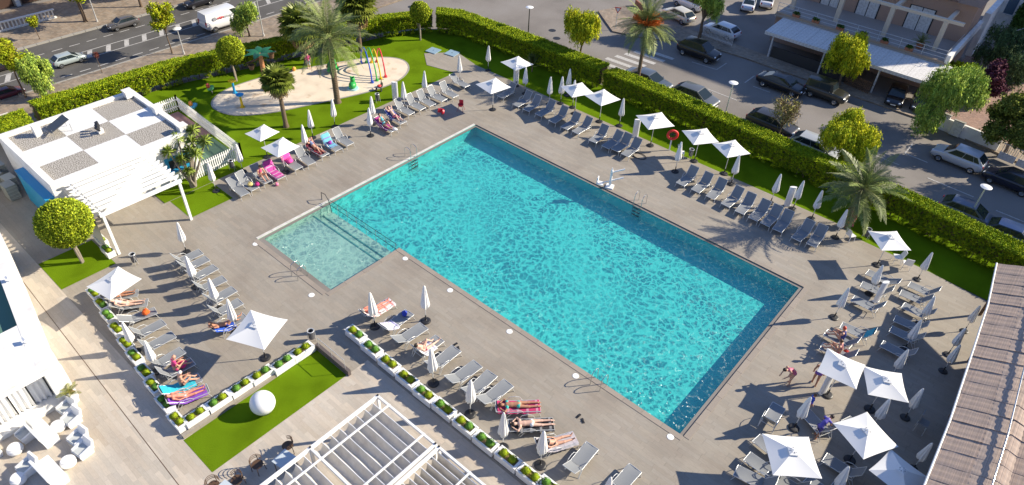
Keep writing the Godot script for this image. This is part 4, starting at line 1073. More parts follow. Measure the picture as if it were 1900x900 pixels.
func joints(pose: String) -> Dictionary:
	# lying and sitting figures use the lounger's axes: foot end at the origin, head towards -z, sling at 0.36
	var j := {}
	if pose in ["supine", "reading", "knee"]:
		var a := deg_to_rad(33.0 if pose != "reading" else 56.0)
		var d := Vector3(0, sin(a), -cos(a))
		var up := Vector3(0, cos(a), sin(a))
		j.hip = Vector3(0, 0.47, -1.05)
		j.waist = j.hip + d * 0.2 + up * 0.01
		j.chest = Vector3(0, 0.37, -1.18) + d * 0.5 + up * 0.115
		j.head = Vector3(0, 0.37, -1.18) + d * 0.72 + up * 0.13
		j.up = d
		j.face = up
		for s in [["l", -1.0], ["r", 1.0]]:
			var k: String = s[0]
			var x: float = s[1]
			j["h" + k] = Vector3(x * 0.085, 0.465, -1.02)
			j["k" + k] = Vector3(x * 0.12, 0.455, -0.6)
			j["a" + k] = Vector3(x * 0.1, 0.41, -0.2)
			j["t" + k] = Vector3(x * 0.13, 0.5, -0.1)
			j["s" + k] = j.chest + Vector3(x * 0.17, 0, 0)
			j["e" + k] = j.chest + Vector3(x * 0.27, 0, 0) - d * 0.26 + up * 0.02
			j["w" + k] = j.hip + Vector3(x * 0.2, 0.06, 0.02)
		if pose == "reading":
			for s in [["l", -1.0], ["r", 1.0]]:
				j["e" + s[0]] = j.chest + Vector3(s[1] * 0.24, -0.2, 0.14)
				j["w" + s[0]] = j.chest + Vector3(s[1] * 0.12, -0.1, 0.34)
			j.kr = Vector3(0.12, 0.72, -0.75)
			j.ar = Vector3(0.1, 0.42, -0.45)
			j.tr = Vector3(0.12, 0.42, -0.32)
		if pose == "knee":
			j.kl = Vector3(-0.13, 0.74, -0.72)
			j.al = Vector3(-0.1, 0.42, -0.48)
			j.tl = Vector3(-0.12, 0.42, -0.34)
			j.er = j.head + Vector3(0.27, 0.05, -0.02)
			j.wr = j.head + Vector3(0.1, 0.02, -0.12)
			j.el = j.head + Vector3(-0.27, 0.05, -0.02)
			j.wl = j.head + Vector3(-0.1, 0.02, -0.12)
	elif pose == "prone":
		j.hip = Vector3(0, 0.485, -0.98)
		j.waist = Vector3(0, 0.47, -1.17)
		j.chest = Vector3(0, 0.485, -1.46)
		j.head = Vector3(0, 0.49, -1.72)
		j.up = Vector3(0, 0, -1)
		j.face = Vector3(0.9, -0.4, 0).normalized()
		for s in [["l", -1.0], ["r", 1.0]]:
			var k: String = s[0]
			var x: float = s[1]
			j["h" + k] = Vector3(x * 0.085, 0.485, -0.95)
			j["k" + k] = Vector3(x * 0.11, 0.44, -0.52)
			j["a" + k] = Vector3(x * 0.1, 0.44, -0.1)
			j["t" + k] = Vector3(x * 0.1, 0.42, 0.03)
			j["s" + k] = j.chest + Vector3(x * 0.17, 0, 0)
			j["e" + k] = j.chest + Vector3(x * 0.33, -0.05, -0.1)
			j["w" + k] = j.chest + Vector3(x * 0.17, -0.06, -0.28)
	elif pose == "sitting":
		j.hip = Vector3(0, 0.49, -0.85)
		j.waist = Vector3(0, 0.68, -0.88)
		j.chest = Vector3(0, 0.95, -0.82)
		j.head = Vector3(0, 1.19, -0.74)
		j.up = Vector3(0, 0.97, 0.2).normalized()
		j.face = Vector3(0, -0.2, 0.98).normalized()
		for s in [["l", -1.0], ["r", 1.0]]:
			var k: String = s[0]
			var x: float = s[1]
			j["h" + k] = Vector3(x * 0.085, 0.48, -0.82)
			j["k" + k] = Vector3(x * 0.15, 0.68, -0.5)
			j["a" + k] = Vector3(x * 0.12, 0.42, -0.2)
			j["t" + k] = Vector3(x * 0.13, 0.41, -0.07)
			j["s" + k] = j.chest + Vector3(x * 0.18, 0, 0)
			j["e" + k] = j.chest + Vector3(x * 0.24, -0.24, 0.1)
			j["w" + k] = Vector3(x * 0.15, 0.76, -0.46)
	else:
		var bend := pose == "bending"
		j.hip = Vector3(0, 0.92, 0)
		j.waist = Vector3(0, 1.1, 0.02 if not bend else 0.1)
		j.chest = Vector3(0, 1.36, 0) if not bend else Vector3(0, 1.2, 0.38)
		j.head = Vector3(0, 1.6, 0.03) if not bend else Vector3(0, 1.25, 0.63)
		j.up = Vector3.UP if not bend else Vector3(0, 0.5, 0.87)
		j.face = Vector3(0, -0.1, 1).normalized() if not bend else Vector3(0, -0.87, 0.5)
		for s in [["l", -1.0], ["r", 1.0]]:
			var k: String = s[0]
			var x: float = s[1]
			j["h" + k] = Vector3(x * 0.085, 0.9, 0)
			j["k" + k] = Vector3(x * 0.1, 0.49, 0.06 + x * 0.06)
			j["a" + k] = Vector3(x * 0.1, 0.08, -0.02 + x * 0.1)
			j["t" + k] = Vector3(x * 0.12, 0.035, 0.12 + x * 0.1)
			j["s" + k] = j.chest + Vector3(x * 0.18, 0, 0)
			j["e" + k] = j.chest + (Vector3(x * 0.25, -0.26, -0.03) if not bend else Vector3(x * 0.22, -0.24, 0.08))
			j["w" + k] = j.chest + (Vector3(x * 0.24, -0.5, 0.08) if not bend else Vector3(x * 0.16, -0.42, 0.22))
	return j

func person(pose: String, label: String, at: Vector3, turn: float, s: float, skin: Color, hair: Color, wear: Dictionary) -> void:
	# wear: bone index -> colour of the cloth there
	if not proto.has("body_" + pose):
		proto["joint_" + pose] = joints(pose)
		proto["body_" + pose] = body_net(skeleton(proto["joint_" + pose]), 0.026)
	var j: Dictionary = proto["joint_" + pose]
	var net: Dictionary = proto["body_" + pose]
	var t := thing("person", label, "person", at, turn, "guests at the pool", s)
	var b := MB.new()
	b.tinted = true
	for q in net.quads:
		var e := []
		for i in q:
			if net.idx.has(i):
				e.append(net.idx[i])
		if e.size() < 4:
			continue
		for f in [[0, 1, 2], [0, 2, 3]]:
			var k := [e[f[0]], e[f[1]], e[f[2]]]
			b.col = wear.get(net.who[k[0]], skin)
			b.tn(net.pos[k[0]], net.pos[k[1]], net.pos[k[2]], net.nor[k[0]], net.nor[k[1]], net.nor[k[2]])
	b.col = skin
	for k in ["l", "r"]:
		var d: Vector3 = (j["w" + k] - j["e" + k]).normalized()
		var o: Vector3 = j["w" + k] + d * 0.09
		var side := d.cross(j.face).normalized()
		var inward := side.cross(d)
		for i in 4:
			var p := o + side * (i - 1.5) * 0.019
			var m: Vector3 = p + d * [0.035, 0.042, 0.038, 0.03][i] + inward * 0.006
			b.cyl(p, m, 0.0095, 0.009, 5)
			b.cyl(m, m + d * 0.03 - inward * 0.014, 0.009, 0.0075, 5)
		var th := o - d * 0.055 + side * 0.034
		b.cyl(th, th + side * 0.03 + d * 0.035, 0.011, 0.009, 5)
	var up: Vector3 = j.up
	var fc: Vector3 = (j.face - up * j.face.dot(up)).normalized()
	var ear := up.cross(fc)
	b.cyl(j.head + fc * 0.07 + up * 0.02, j.head + fc * 0.1 - up * 0.015, 0.008, 0.015, 6)
	b.ball(j.head + ear * 0.083, Vector3.ONE * 0.018, 4, 6)
	b.ball(j.head - ear * 0.083, Vector3.ONE * 0.018, 4, 6)
	b.col = Color(0.25, 0.07, 0.06)
	b.box(j.head + fc * 0.083 - up * 0.045, Vector3(0.04, 0.01, 0.008), Basis(ear, up, fc))
	b.col = Color(0.03, 0.02, 0.02)
	for e in [-1.0, 1.0]:
		b.ball(j.head + fc * 0.077 + up * 0.015 + ear * e * 0.03, Vector3.ONE * 0.009, 4, 6)
	part(t, "body", b.mesh(), M.skin)
	var h := MB.new()
	h.tinted = true
	h.col = hair
	var hb := Basis(ear, up, fc)
	var rows := []
	for i in 8:
		var row := []
		for q in 14:
			var a := TAU * q / 14.0
			var reach := 1.35 + (0.75 if cos(a) < 0.3 else -0.1) * 0.9
			var el := i / 7.0 * reach
			row.append(j.head + up * 0.03 + hb * (Vector3(sin(el) * sin(a) * 0.098, cos(el) * 0.105, sin(el) * cos(a) * 0.102 - 0.008)))
		rows.append(row)
	h.grid(rows.slice(1), j.head, true)
	h.ball(j.head + up * 0.1, Vector3.ONE * 0.055, 5, 8)
	part(t, "hair", h.mesh(), M.skin)

func towel(label: String, lounger: Array, ca: Color, cb: Color, part_only: float) -> void:
	# a cloth laid along the sling of a lounger, hanging a little over its sides
	var t := thing("beach_towel", label, "towel", Vector3(lounger[0], 0, lounger[1]), lounger[2], "towels on the loungers", lounger[3])
	var ang: float = deg_to_rad([4.0, 33.0, 56.0][lounger[4]])
	var r := RandomNumberGenerator.new()
	r.seed = hash(label)
	var rows := []
	var n := 18
	for i in n + 1:
		var l := lerpf(part_only, 1.88, i / float(n))
		var p := Vector3(0, 0.395, -minf(l, 1.16))
		if l > 1.16:
			p += Vector3(0, sin(ang), -cos(ang)) * (l - 1.16)
			p += Vector3(0, cos(ang), sin(ang)) * 0.012
		var row := []
		var sway := r.randf_range(-0.02, 0.02)
		for k in 9:
			var u := (k - 4) / 4.0
			var over := maxf(0.0, absf(u) - 0.82)
			row.append(p + Vector3(u * 0.36 + sway, -over * 0.5 + 0.012 * sin(u * 7.0 + i * 0.9) * r.randf(), 0))
		rows.append(row)
	var b := MB.new()
	b.grid(rows, Vector3(0, -9, -1))
	part(t, "cloth", b.mesh(), paint(ca, 0.95))
	for i in range(1, n - 1, 4):
		var s := MB.new()
		s.grid([rows[i].map(func(p): return p + Vector3(0, 0.004, 0)), rows[i + 1].map(func(p): return p + Vector3(0, 0.004, 0))], Vector3(0, -9, -1))
		part(t, "stripe", s.mesh(), paint(ca.lerp(cb, 0.6), 0.95))

func bundle(called: String, label: String, category: String, at: Vector3, size: Vector3, c: Color, bseed: int) -> void:
	# a soft bag or crumpled cloth with handles
	var t := thing(called, label, category, at, bseed * 37.0)
	var f := FastNoiseLite.new()
	f.seed = bseed
	f.frequency = 3.0
	var b := MB.new()
	var rows := []
	for i in 9:
		var row := []
		for k in 14:
			var a := PI * i / 8.0
			var q := TAU * k / 14.0
			var d := Vector3(sin(a) * cos(q), cos(a), sin(a) * sin(q))
			row.append((d * (1.0 + 0.5 * f.get_noise_3dv(d * 1.2)) * size * 0.5).max(Vector3(-9, -size.y * 0.4, -9)) + Vector3(0, size.y * 0.4, 0))
		rows.append(row)
	b.grid(rows, Vector3(0, size.y * 0.4, 0), true)
	part(t, "cloth", b.mesh(), paint(c, 0.9))
	var h := MB.new()
	h.tube([Vector3(-size.x * 0.25, size.y * 0.8, 0), Vector3(-size.x * 0.15, size.y * 1.1, 0.02), Vector3(size.x * 0.15, size.y * 1.1, 0.02), Vector3(size.x * 0.25, size.y * 0.8, 0)], 0.012, 5)
	part(t, "fold", h.mesh(), paint(c.darkened(0.15), 0.9))

# ------------------------------------------------------------------ vehicles (front towards +x)
func car(label: String, at: Vector3, turn: float, s: float, kind: String, c: Color, category := "car") -> void:
	var L := 4.2
	var W := 0.87
	var hood := 0.9
	var roof := 1.44
	var boot := 0.98
	var xs := [1.28, 0.32, -1.3, -2.0]   # windscreen foot, roof front, roof rear, rear glass foot
	if kind == "suv":
		L = 4.4
		W = 0.92
		hood = 1.05
		roof = 1.68
		boot = 1.1
		xs = [1.3, 0.4, -1.5, -2.14]
	elif kind == "sedan":
		L = 4.6
		hood = 0.9
		roof = 1.42
		boot = 1.0
		xs = [1.3, 0.3, -0.85, -1.75]
	elif kind == "van":
		L = 4.9
		W = 0.96
		hood = 1.15
		roof = 1.98
		boot = 1.2
		xs = [1.75, 0.95, -2.3, -2.42]
	elif kind == "jeep":
		L = 4.0
		W = 0.9
		hood = 1.1
		roof = 1.8
		boot = 1.1
		xs = [0.75, 0.5, -1.85, -1.95]
	var name_of := {"van": "delivery_van", "jeep": "off_road_car"}
	var t := thing(name_of.get(kind, "parked_car"), label, category, at, turn, "cars on the streets", s)
	var hl := L * 0.5
	var m := paint(c, 0.3, 0.15)
	m.clearcoat_enabled = true
	m.clearcoat = 0.7
	m.clearcoat_roughness = 0.1
	var body := MB.new()
	var st := [[-hl, 0.5, 0.86, boot * 0.72], [-hl + 0.1, 0.34, 0.95, boot * 0.97], [-hl + 0.45, 0.27, 1.0, boot], [xs[3] + 0.25, 0.25, 1.0, boot], [-0.4, 0.24, 1.0, lerpf(boot, hood, 0.5)], [xs[0], 0.25, 1.0, hood], [hl - 0.75, 0.27, 0.99, hood * 0.96], [hl - 0.22, 0.3, 0.93, hood * 0.86], [hl - 0.04, 0.38, 0.82, hood * 0.72], [hl, 0.48, 0.74, hood * 0.6]]
	var rows := []
	for e in st:
		var w: float = W * e[2]
		var y0: float = e[1]
		var y1: float = e[3]
		var row := []
		for sg in [1.0, -1.0]:
			var ring := [Vector3(e[0], y0, 0.8 * w * sg), Vector3(e[0], lerpf(y0, y1, 0.22), 0.97 * w * sg), Vector3(e[0], lerpf(y0, y1, 0.6), w * sg), Vector3(e[0], lerpf(y0, y1, 0.9), 0.96 * w * sg), Vector3(e[0], y1, 0.86 * w * sg), Vector3(e[0], y1 + 0.02, 0.4 * w * sg)]
			if sg < 0.0:
				ring.reverse()
			row.append_array(ring)
		rows.append(row)
	body.grid(rows, Vector3(0, 0.6, 0), true)
	for e in [0, rows.size() - 1]:
		var r0: Array = rows[e]
		for i in range(1, r0.size() - 1):
			body.tri(r0[0], r0[i], r0[i + 1], Vector3(-1 if e == 0 else 1, 0, 0))
	part(t, "body", body.mesh(), m)
	var wb := W * 0.9
	var wt := W * 0.74
	var base := [Vector2(xs[0], hood - 0.02), Vector2(xs[1], roof), Vector2(xs[2], roof - 0.03), Vector2(xs[3], boot - 0.02)]
	var cab := MB.new()
	var ring := []
	for sg in [1.0, -1.0]:
		ring.append([Vector3(base[0].x, base[0].y, wb * sg), Vector3(base[1].x, base[1].y, wt * sg), Vector3(base[2].x, base[2].y, wt * sg), Vector3(base[3].x, base[3].y, wb * sg)])
	for i in 3:
		cab.quad(ring[0][i], ring[0][i + 1], ring[1][i + 1], ring[1][i], Vector3(0, 1, 0) + Vector3([1, 0, -1][i], 0, 0))
	for q in 2:
		cab.quad(ring[q][0], ring[q][1], ring[q][2], ring[q][3], Vector3(0, 0, 1 - 2 * q))
	part(t, "cabin", cab.mesh(), m)
	var roofm := MB.new()
	var rr := []
	for i in 6:
		var x := lerpf(xs[1] + 0.06, xs[2] - 0.05, i / 5.0)
		var row := []
		for k in 7:
			var u := (k - 3) / 3.0
			row.append(Vector3(x, lerpf(roof, roof - 0.03, i / 5.0) + 0.07 * (1.0 - u * u * 0.9) * (0.35 + sin(PI * i / 5.0) * 0.65), u * wt * 1.01))
		rr.append(row)
	roofm.grid(rr, Vector3(0, 0, 0))
	part(t, "roof", roofm.mesh(), m)
	for e in [["windscreen", 0, 1], ["rear_window", 3, 2]]:
		if kind == "van" and e[0] == "rear_window":
			continue
		var g := MB.new()
		var a: Vector2 = base[e[1]]
		var b: Vector2 = base[e[2]]
		var o := Vector3(0.012 if e[1] == 0 else -0.012, 0.012, 0)
		var p := a.lerp(b, 0.08)
		var q := a.lerp(b, 0.9)
		g.quad(Vector3(p.x, p.y, wb * 0.9) + o, Vector3(q.x, q.y, wt * 0.93) + o, Vector3(q.x, q.y, -wt * 0.93) + o, Vector3(p.x, p.y, -wb * 0.9) + o, o)
		part(t, e[0], g.mesh(), M.glass_dark)
	for sg in [1.0, -1.0]:
		var cuts := [[0.08, 0.5], [0.515, 0.92]]
		if kind == "van":
			cuts = [[0.02, 0.2]]
		elif kind == "suv" or kind == "hatch":
			cuts = [[0.07, 0.46], [0.475, 0.78], [0.79, 0.94]]
		for u in cuts:
			var g := MB.new()
			var q := []
			for e in [[u[0], 0.1], [u[1], 0.1], [u[1], 0.86], [u[0], 0.86]]:
				var lo := Vector3(lerpf(base[0].x - 0.12, base[3].x + 0.1, e[0]), lerpf(base[0].y, base[3].y, e[0]), wb)
				var hi := Vector3(lerpf(base[1].x, base[2].x, e[0]), lerpf(base[1].y, base[2].y, e[0]), wt)
				var p := lo.lerp(hi, e[1])
				q.append(Vector3(p.x, p.y, (p.z + 0.012) * sg))
			g.quad(q[0], q[1], q[2], q[3], Vector3(0, 0, sg))
			part(t, "side_window", g.mesh(), M.glass_dark)
		var mir := MB.new()
		mir.ball(Vector3(xs[0] - 0.3, hood + 0.06, (W + 0.06) * sg), Vector3(0.07, 0.06, 0.09), 5, 8)
		part(t, "mirror", mir.mesh(), m)
		var hd := MB.new()
		hd.ball(Vector3(hl - 0.13, hood * 0.74, W * 0.62 * sg), Vector3(0.12, 0.07, 0.17), 5, 10)
		part(t, "headlight", hd.mesh(), paint(lin(0.75, 0.78, 0.8), 0.1))
		var tl := MB.new()
		tl.box(Vector3(-hl + 0.04, boot * 0.8, W * 0.74 * sg), Vector3(0.1, 0.2 if kind != "van" else 0.5, 0.16))
		part(t, "tail_light", tl.mesh(), paint(lin(0.4, 0.02, 0.02), 0.2))
		for x in [hl - 0.85, -hl + 0.8]:
			if not proto.has("tyre"):
				var ty := MB.new()
				ty.lathe([Vector2(0.2, -0.1), Vector2(0.3, -0.1), Vector2(0.325, -0.06), Vector2(0.325, 0.06), Vector2(0.3, 0.1), Vector2(0.2, 0.1), Vector2(0.2, -0.1)], 20)
				proto.tyre = ty.mesh()
				var ri := MB.new()
				ri.lathe([Vector2(0.0, 0.05), Vector2(0.2, 0.085)], 20)
				ri.lathe([Vector2(0.0, 0.02), Vector2(0.2, 0.02)], 20)
				for k in 5:
					var a := TAU * k / 5.0
					ri.bar(Vector3(0, 0.1, 0), Vector3(cos(a) * 0.19, 0.095, sin(a) * 0.19), 0.05, 0.02)
				proto.rim = ri.mesh()
			var wheel := part(t, "wheel", proto.tyre, M.rubber, Transform3D(Basis(Vector3.RIGHT, PI / 2 * sg), Vector3(x, 0.325, (W - 0.1) * sg)))
			part(wheel, "rim", proto.rim, M.steel)
	var plate := MB.new()
	plate.box(Vector3(hl + 0.005, 0.45, 0), Vector3(0.02, 0.11, 0.5))
	part(t, "number_plate", plate.mesh(), M.white)
	var grille := MB.new()
	grille.box(Vector3(hl - 0.03, hood * 0.62, 0), Vector3(0.08, 0.1, W * 0.8))
	part(t, "grille", grille.mesh(), M.black)
	if kind == "van":
		for sg in [1.0, -1.0]:
			var logo := MB.new()
			logo.cyl(Vector3(-1.5, 1.35, W * 0.93 * sg), Vector3(-1.5, 1.35, (W * 0.93 + 0.03) * sg), 0.2, 0.2, 20)
			part(t, "round_emblem", logo.mesh(), paint(lin(0.30, 0.30, 0.33), 0.5))
			for k in 9:
				var stroke := MB.new()
				stroke.box(Vector3(-1.12 + k * 0.19, 1.36 + 0.02 * (k % 2), (W * 0.965) * sg), Vector3(0.13, 0.13 + 0.05 * (k % 3), 0.03))
				part(t, "lettering_stroke", stroke.mesh(), paint(lin(0.55, 0.05, 0.06), 0.5) if k < 4 else paint(lin(0.4, 0.42, 0.45), 0.5))

# ------------------------------------------------------------------ the place
func _ready() -> void:
	rng.seed = 7
	var cam := Camera3D.new()
	cam.name = "camera"
	add_child(cam)
	cam.position = Vector3(30.555, 26.0, 32.464)
	cam.rotation_order = EULER_ORDER_YXZ
	cam.rotation_degrees = Vector3(-39.8394, 39.2636, 2.8698)
	cam.fov = 38.69
	cam.near = 0.5
	cam.far = 900.0
	cam.current = true
	var we := WorldEnvironment.new()
	we.name = "world"
	var env := Environment.new()
	env.background_mode = Environment.BG_SKY
	var sky := Sky.new()
	var sm := ProceduralSkyMaterial.new()
	sm.sky_top_color = Color(0.33, 0.44, 0.64)
	sm.sky_horizon_color = Color(0.72, 0.78, 0.86)
	sm.ground_bottom_color = Color(0.30, 0.28, 0.26)
	sm.ground_horizon_color = Color(0.62, 0.66, 0.70)
	sm.sky_curve = 0.14
	sm.sun_angle_max = 1.0
	sky.sky_material = sm
	env.sky = sky
	env.background_energy_multiplier = SKY_ENERGY
	env.tonemap_mode = Environment.TONE_MAPPER_LINEAR
	env.tonemap_exposure = EXPOSURE
	env.sdfgi_enabled = true
	env.ssao_enabled = true
	env.ssil_enabled = true
	we.environment = env
	add_child(we)
	var sun := DirectionalLight3D.new()
	sun.name = "sun"
	add_child(sun)
	var az := deg_to_rad(-51.0)
	var el := deg_to_rad(30.5)
	var to_sun := Vector3(cos(el) * cos(az), sin(el), cos(el) * sin(az))
	sun.look_at_from_position(to_sun * 60.0, Vector3.ZERO, Vector3.UP)
	sun.light_energy = SUN_ENERGY
	sun.light_color = Color(1.0, 0.955, 0.87)
	sun.light_angular_distance = 0.53
	sun.shadow_enabled = true
	make_materials()
	M.frond = M.leaf
	M.frond_pale = mat(lin(0.95, 0.9, 0.85), 0.5)
	M.frond_pale.vertex_color_use_as_albedo = true
	M.frond_dark = mat(lin(0.6, 0.6, 0.6), 0.5)
	M.frond_dark.vertex_color_use_as_albedo = true
	M.dry_leaf = mat(lin(0.36, 0.25, 0.12), 0.9)
	build_ground()
	build_pool()
	build_bar()
	build_left_house()
	build_front_pergola()
	build_thatch()
	build_villa()
	build_avenue_front()
	build_hedges()
	build_trees()
	build_furniture()
	build_pool_fittings()
	build_playground()
	build_people()
	build_street()

func pv(a: Array) -> PackedVector2Array:
	var r := PackedVector2Array()
	for e in a:
		r.append(Vector2(e[0], e[1]))
	return r

func build_ground() -> void:
	var b := MB.new()
	for r in [[-260, 0.2, -260, 200], [25.0, 260, -260, 200], [0.2, 25.0, -260, 0.2], [0.2, 25.0, 18.0, 200]]:
		b.rect(r[0], r[1], r[2], r[3], -0.03)
	structure("ground", b.mesh(), M.asphalt)
	b = MB.new()
	b.rect(-35.2, -26.8, -60, 60, -0.02)
	structure("avenue", b.mesh(), M.avenue)
	# lawns: strip along the street hedge and the big lawn round the splash pad
	b = MB.new()
	b.flat(pv([[-21.0, 26.0], [-21.2, 16.0], [-20.4, 11.0], [-17.6, 0.0], [-15.9, -8.0], [-12.6, -12.0], [36.5, -11.6], [36.5, -5.9], [30.0, -6.4], [25.8, -6.5], [19.3, -6.95], [12.3, -7.05], [-6.9, -7.1], [-6.9, 20.2], [-9.0, 20.2], [-9.0, 26.0]]), 0.0)
	structure("lawn", b.mesh(), M.lawn)
	b = MB.new()
	for r in [[-6.95, 0.0, -7.15, 40.0], [0.0, 25.22, -7.15, 0.0], [25.22, 45.0, -5.5, 60.0], [0.0, 6.45, 18.3, 40.0], [6.45, 25.22, 13.2, 60.0], [-24.0, -6.95, 20.4, 60.0], [-6.95, 6.45, 40.0, 60.0]]:
		b.rect(r[0], r[1], r[2], r[3], 0.012)
	b.flat(pv([[25.22, -5.5], [25.22, -6.55], [30.0, -6.4], [33.4, -5.95], [36.0, -5.9], [36.0, -5.5]]), 0.012)
	b.flat(pv([[-9.2, -7.3], [-6.95, -7.15], [-6.95, -4.9], [-9.6, -4.2], [-11.4, -5.6]]), 0.012)
	structure("pool_deck", b.mesh(), M.deck)
	b = MB.new()
	b.rect(-24.0, 9.35, 27.62, 60.0, 0.017)
	b.rect(9.35, 11.62, 28.05, 60.0, 0.017)
	b.rect(11.62, 40.0, 19.85, 60.0, 0.017)
	structure("terrace", b.mesh(), M.terrace)
	b = MB.new()
	b.bar(Vector3(-16, 0.0185, 28.35), Vector3(12.5, 0.0185, 29.3), 0.03, 0.004)
	structure("expansion_joint", b.mesh(), M.brown)
	b = MB.new()
	b.rect(9.35, 11.62, 21.12, 28.05, 0.024)
	structure("grass_patch", b.mesh(), M.lawn)
	b = MB.new()
	b.rect(-6.9, -4.5, 17.1, 19.9, 0.024)
	b.rect(-6.6, -3.7, 24.75, 27.6, 0.024)
	structure("grass_patch", b.mesh(), M.lawn)
	# avenue pavements with kerbs
	for e in [[-26.8, -21.9], [-35.2, -44.0]]:
		b = MB.new()
		var x0: float = minf(e[0], e[1])
		var x1: float = maxf(e[0], e[1])
		b.box(Vector3((x0 + x1) / 2, 0.04, 0), Vector3(x1 - x0, 0.12, 120))
		var pave := structure("pavement", b.mesh(), M.pavement)
		for k in 60:
			var kb := MB.new()
			kb.box(Vector3(0, 0.05, 0), Vector3(0.18, 0.14, 0.97))
			part(pave, "kerb_stone", kb.mesh(), M.kerb, Transform3D(Basis(), Vector3(e[0] + (0.09 if e[0] < e[1] else -0.09) - (0.18 if e[0] < e[1] else -0.18), 0, -20.0 + k * 1.0)))
	b = MB.new()
	b.box(Vector3(11, 0.03, -13.05), Vector3(54, 0.12, 1.5))
	structure("pavement", b.mesh(), M.pavement)
	b = MB.new()
	b.prism(pv([[-6.5, -24.5], [-2.6, -21.4], [0.6, -22.4], [4.0, -24.9], [9.0, -25.2], [24.0, -25.0], [36.0, -22.6], [36.0, -25.6], [9.0, -27.2], [4.0, -27.4], [0.0, -27.0], [-5.0, -28.5]]), -0.03, 0.09)
	structure("pavement", b.mesh(), M.pavement)
	# painted road markings
	var lines := [[-31.3, -31.2], [-29.9, -29.8]]
	for l in lines:
		b = MB.new()
		b.rect(l[0], l[1], -40, 45, -0.014)
		structure("road_line", b.mesh(), M.road_paint)
	for k in 22:
		b = MB.new()
		var z := -8.0 + k * 1.55
		b.quad(Vector3(-31.15, -0.014, z), Vector3(-29.95, -0.014, z + 0.55), Vector3(-29.95, -0.014, z + 0.95), Vector3(-31.15, -0.014, z + 0.4), Vector3.UP)
		structure("road_hatch", b.mesh(), M.road_paint)
	for x in [-27.9, -33.1]:
		for k in 18:
			b = MB.new()
			var z := -6.0 + k * 1.42
			b.rect(x, x + 0.1, z, z + 0.85, -0.014)
			structure("lane_dash", b.mesh(), M.road_paint)
	for k in 6:
		b = MB.new()
		var z := -15.1 - k * 1.0
		b.quad(Vector3(-0.1 + k * 0.33, -0.02, z), Vector3(2.9 + k * 0.33, -0.02, z - 0.15), Vector3(2.9 + k * 0.33, -0.02, z - 0.62), Vector3(-0.1 + k * 0.33, -0.02, z - 0.5), Vector3.UP)
		structure("crossing_stripe", b.mesh(), M.road_paint)
	for e in [[9.5, -17.6, 12.2, -17.55], [22.0, -17.2, 25.0, -17.1], [27.0, -16.8, 30.0, -16.6], [31.5, -16.0, 35.0, -15.8]]:
		b = MB.new()
		b.bar(Vector3(e[0], -0.022, e[1]), Vector3(e[2], -0.022, e[3]), 0.09, 0.006)
		structure("lane_dash", b.mesh(), M.road_paint)
	for e in [[8.3, -21.4, 8.3, -23.2], [11.2, -20.9, 11.2, -22.7], [24.8, -19.0, 24.8, -20.8], [6.0, -21.2, 8.3, -21.4], [12.0, -20.8, 13.5, -20.8], [24.8, -19.0, 26.4, -18.9]]:
		b = MB.new()
		b.bar(Vector3(e[0], -0.022, e[1]), Vector3(e[2], -0.022, e[3]), 0.09, 0.006)
		structure("parking_line", b.mesh(), M.road_paint)
	for e in [[-6.8, -17.6], [-5.4, -16.5], [-20.0, -12.0]]:
		b = MB.new()
		b.cyl(Vector3(e[0], -0.03, e[1]), Vector3(e[0], -0.022, e[1]), 0.35, 0.35, 18)
		structure("manhole_cover", b.mesh(), M.black)

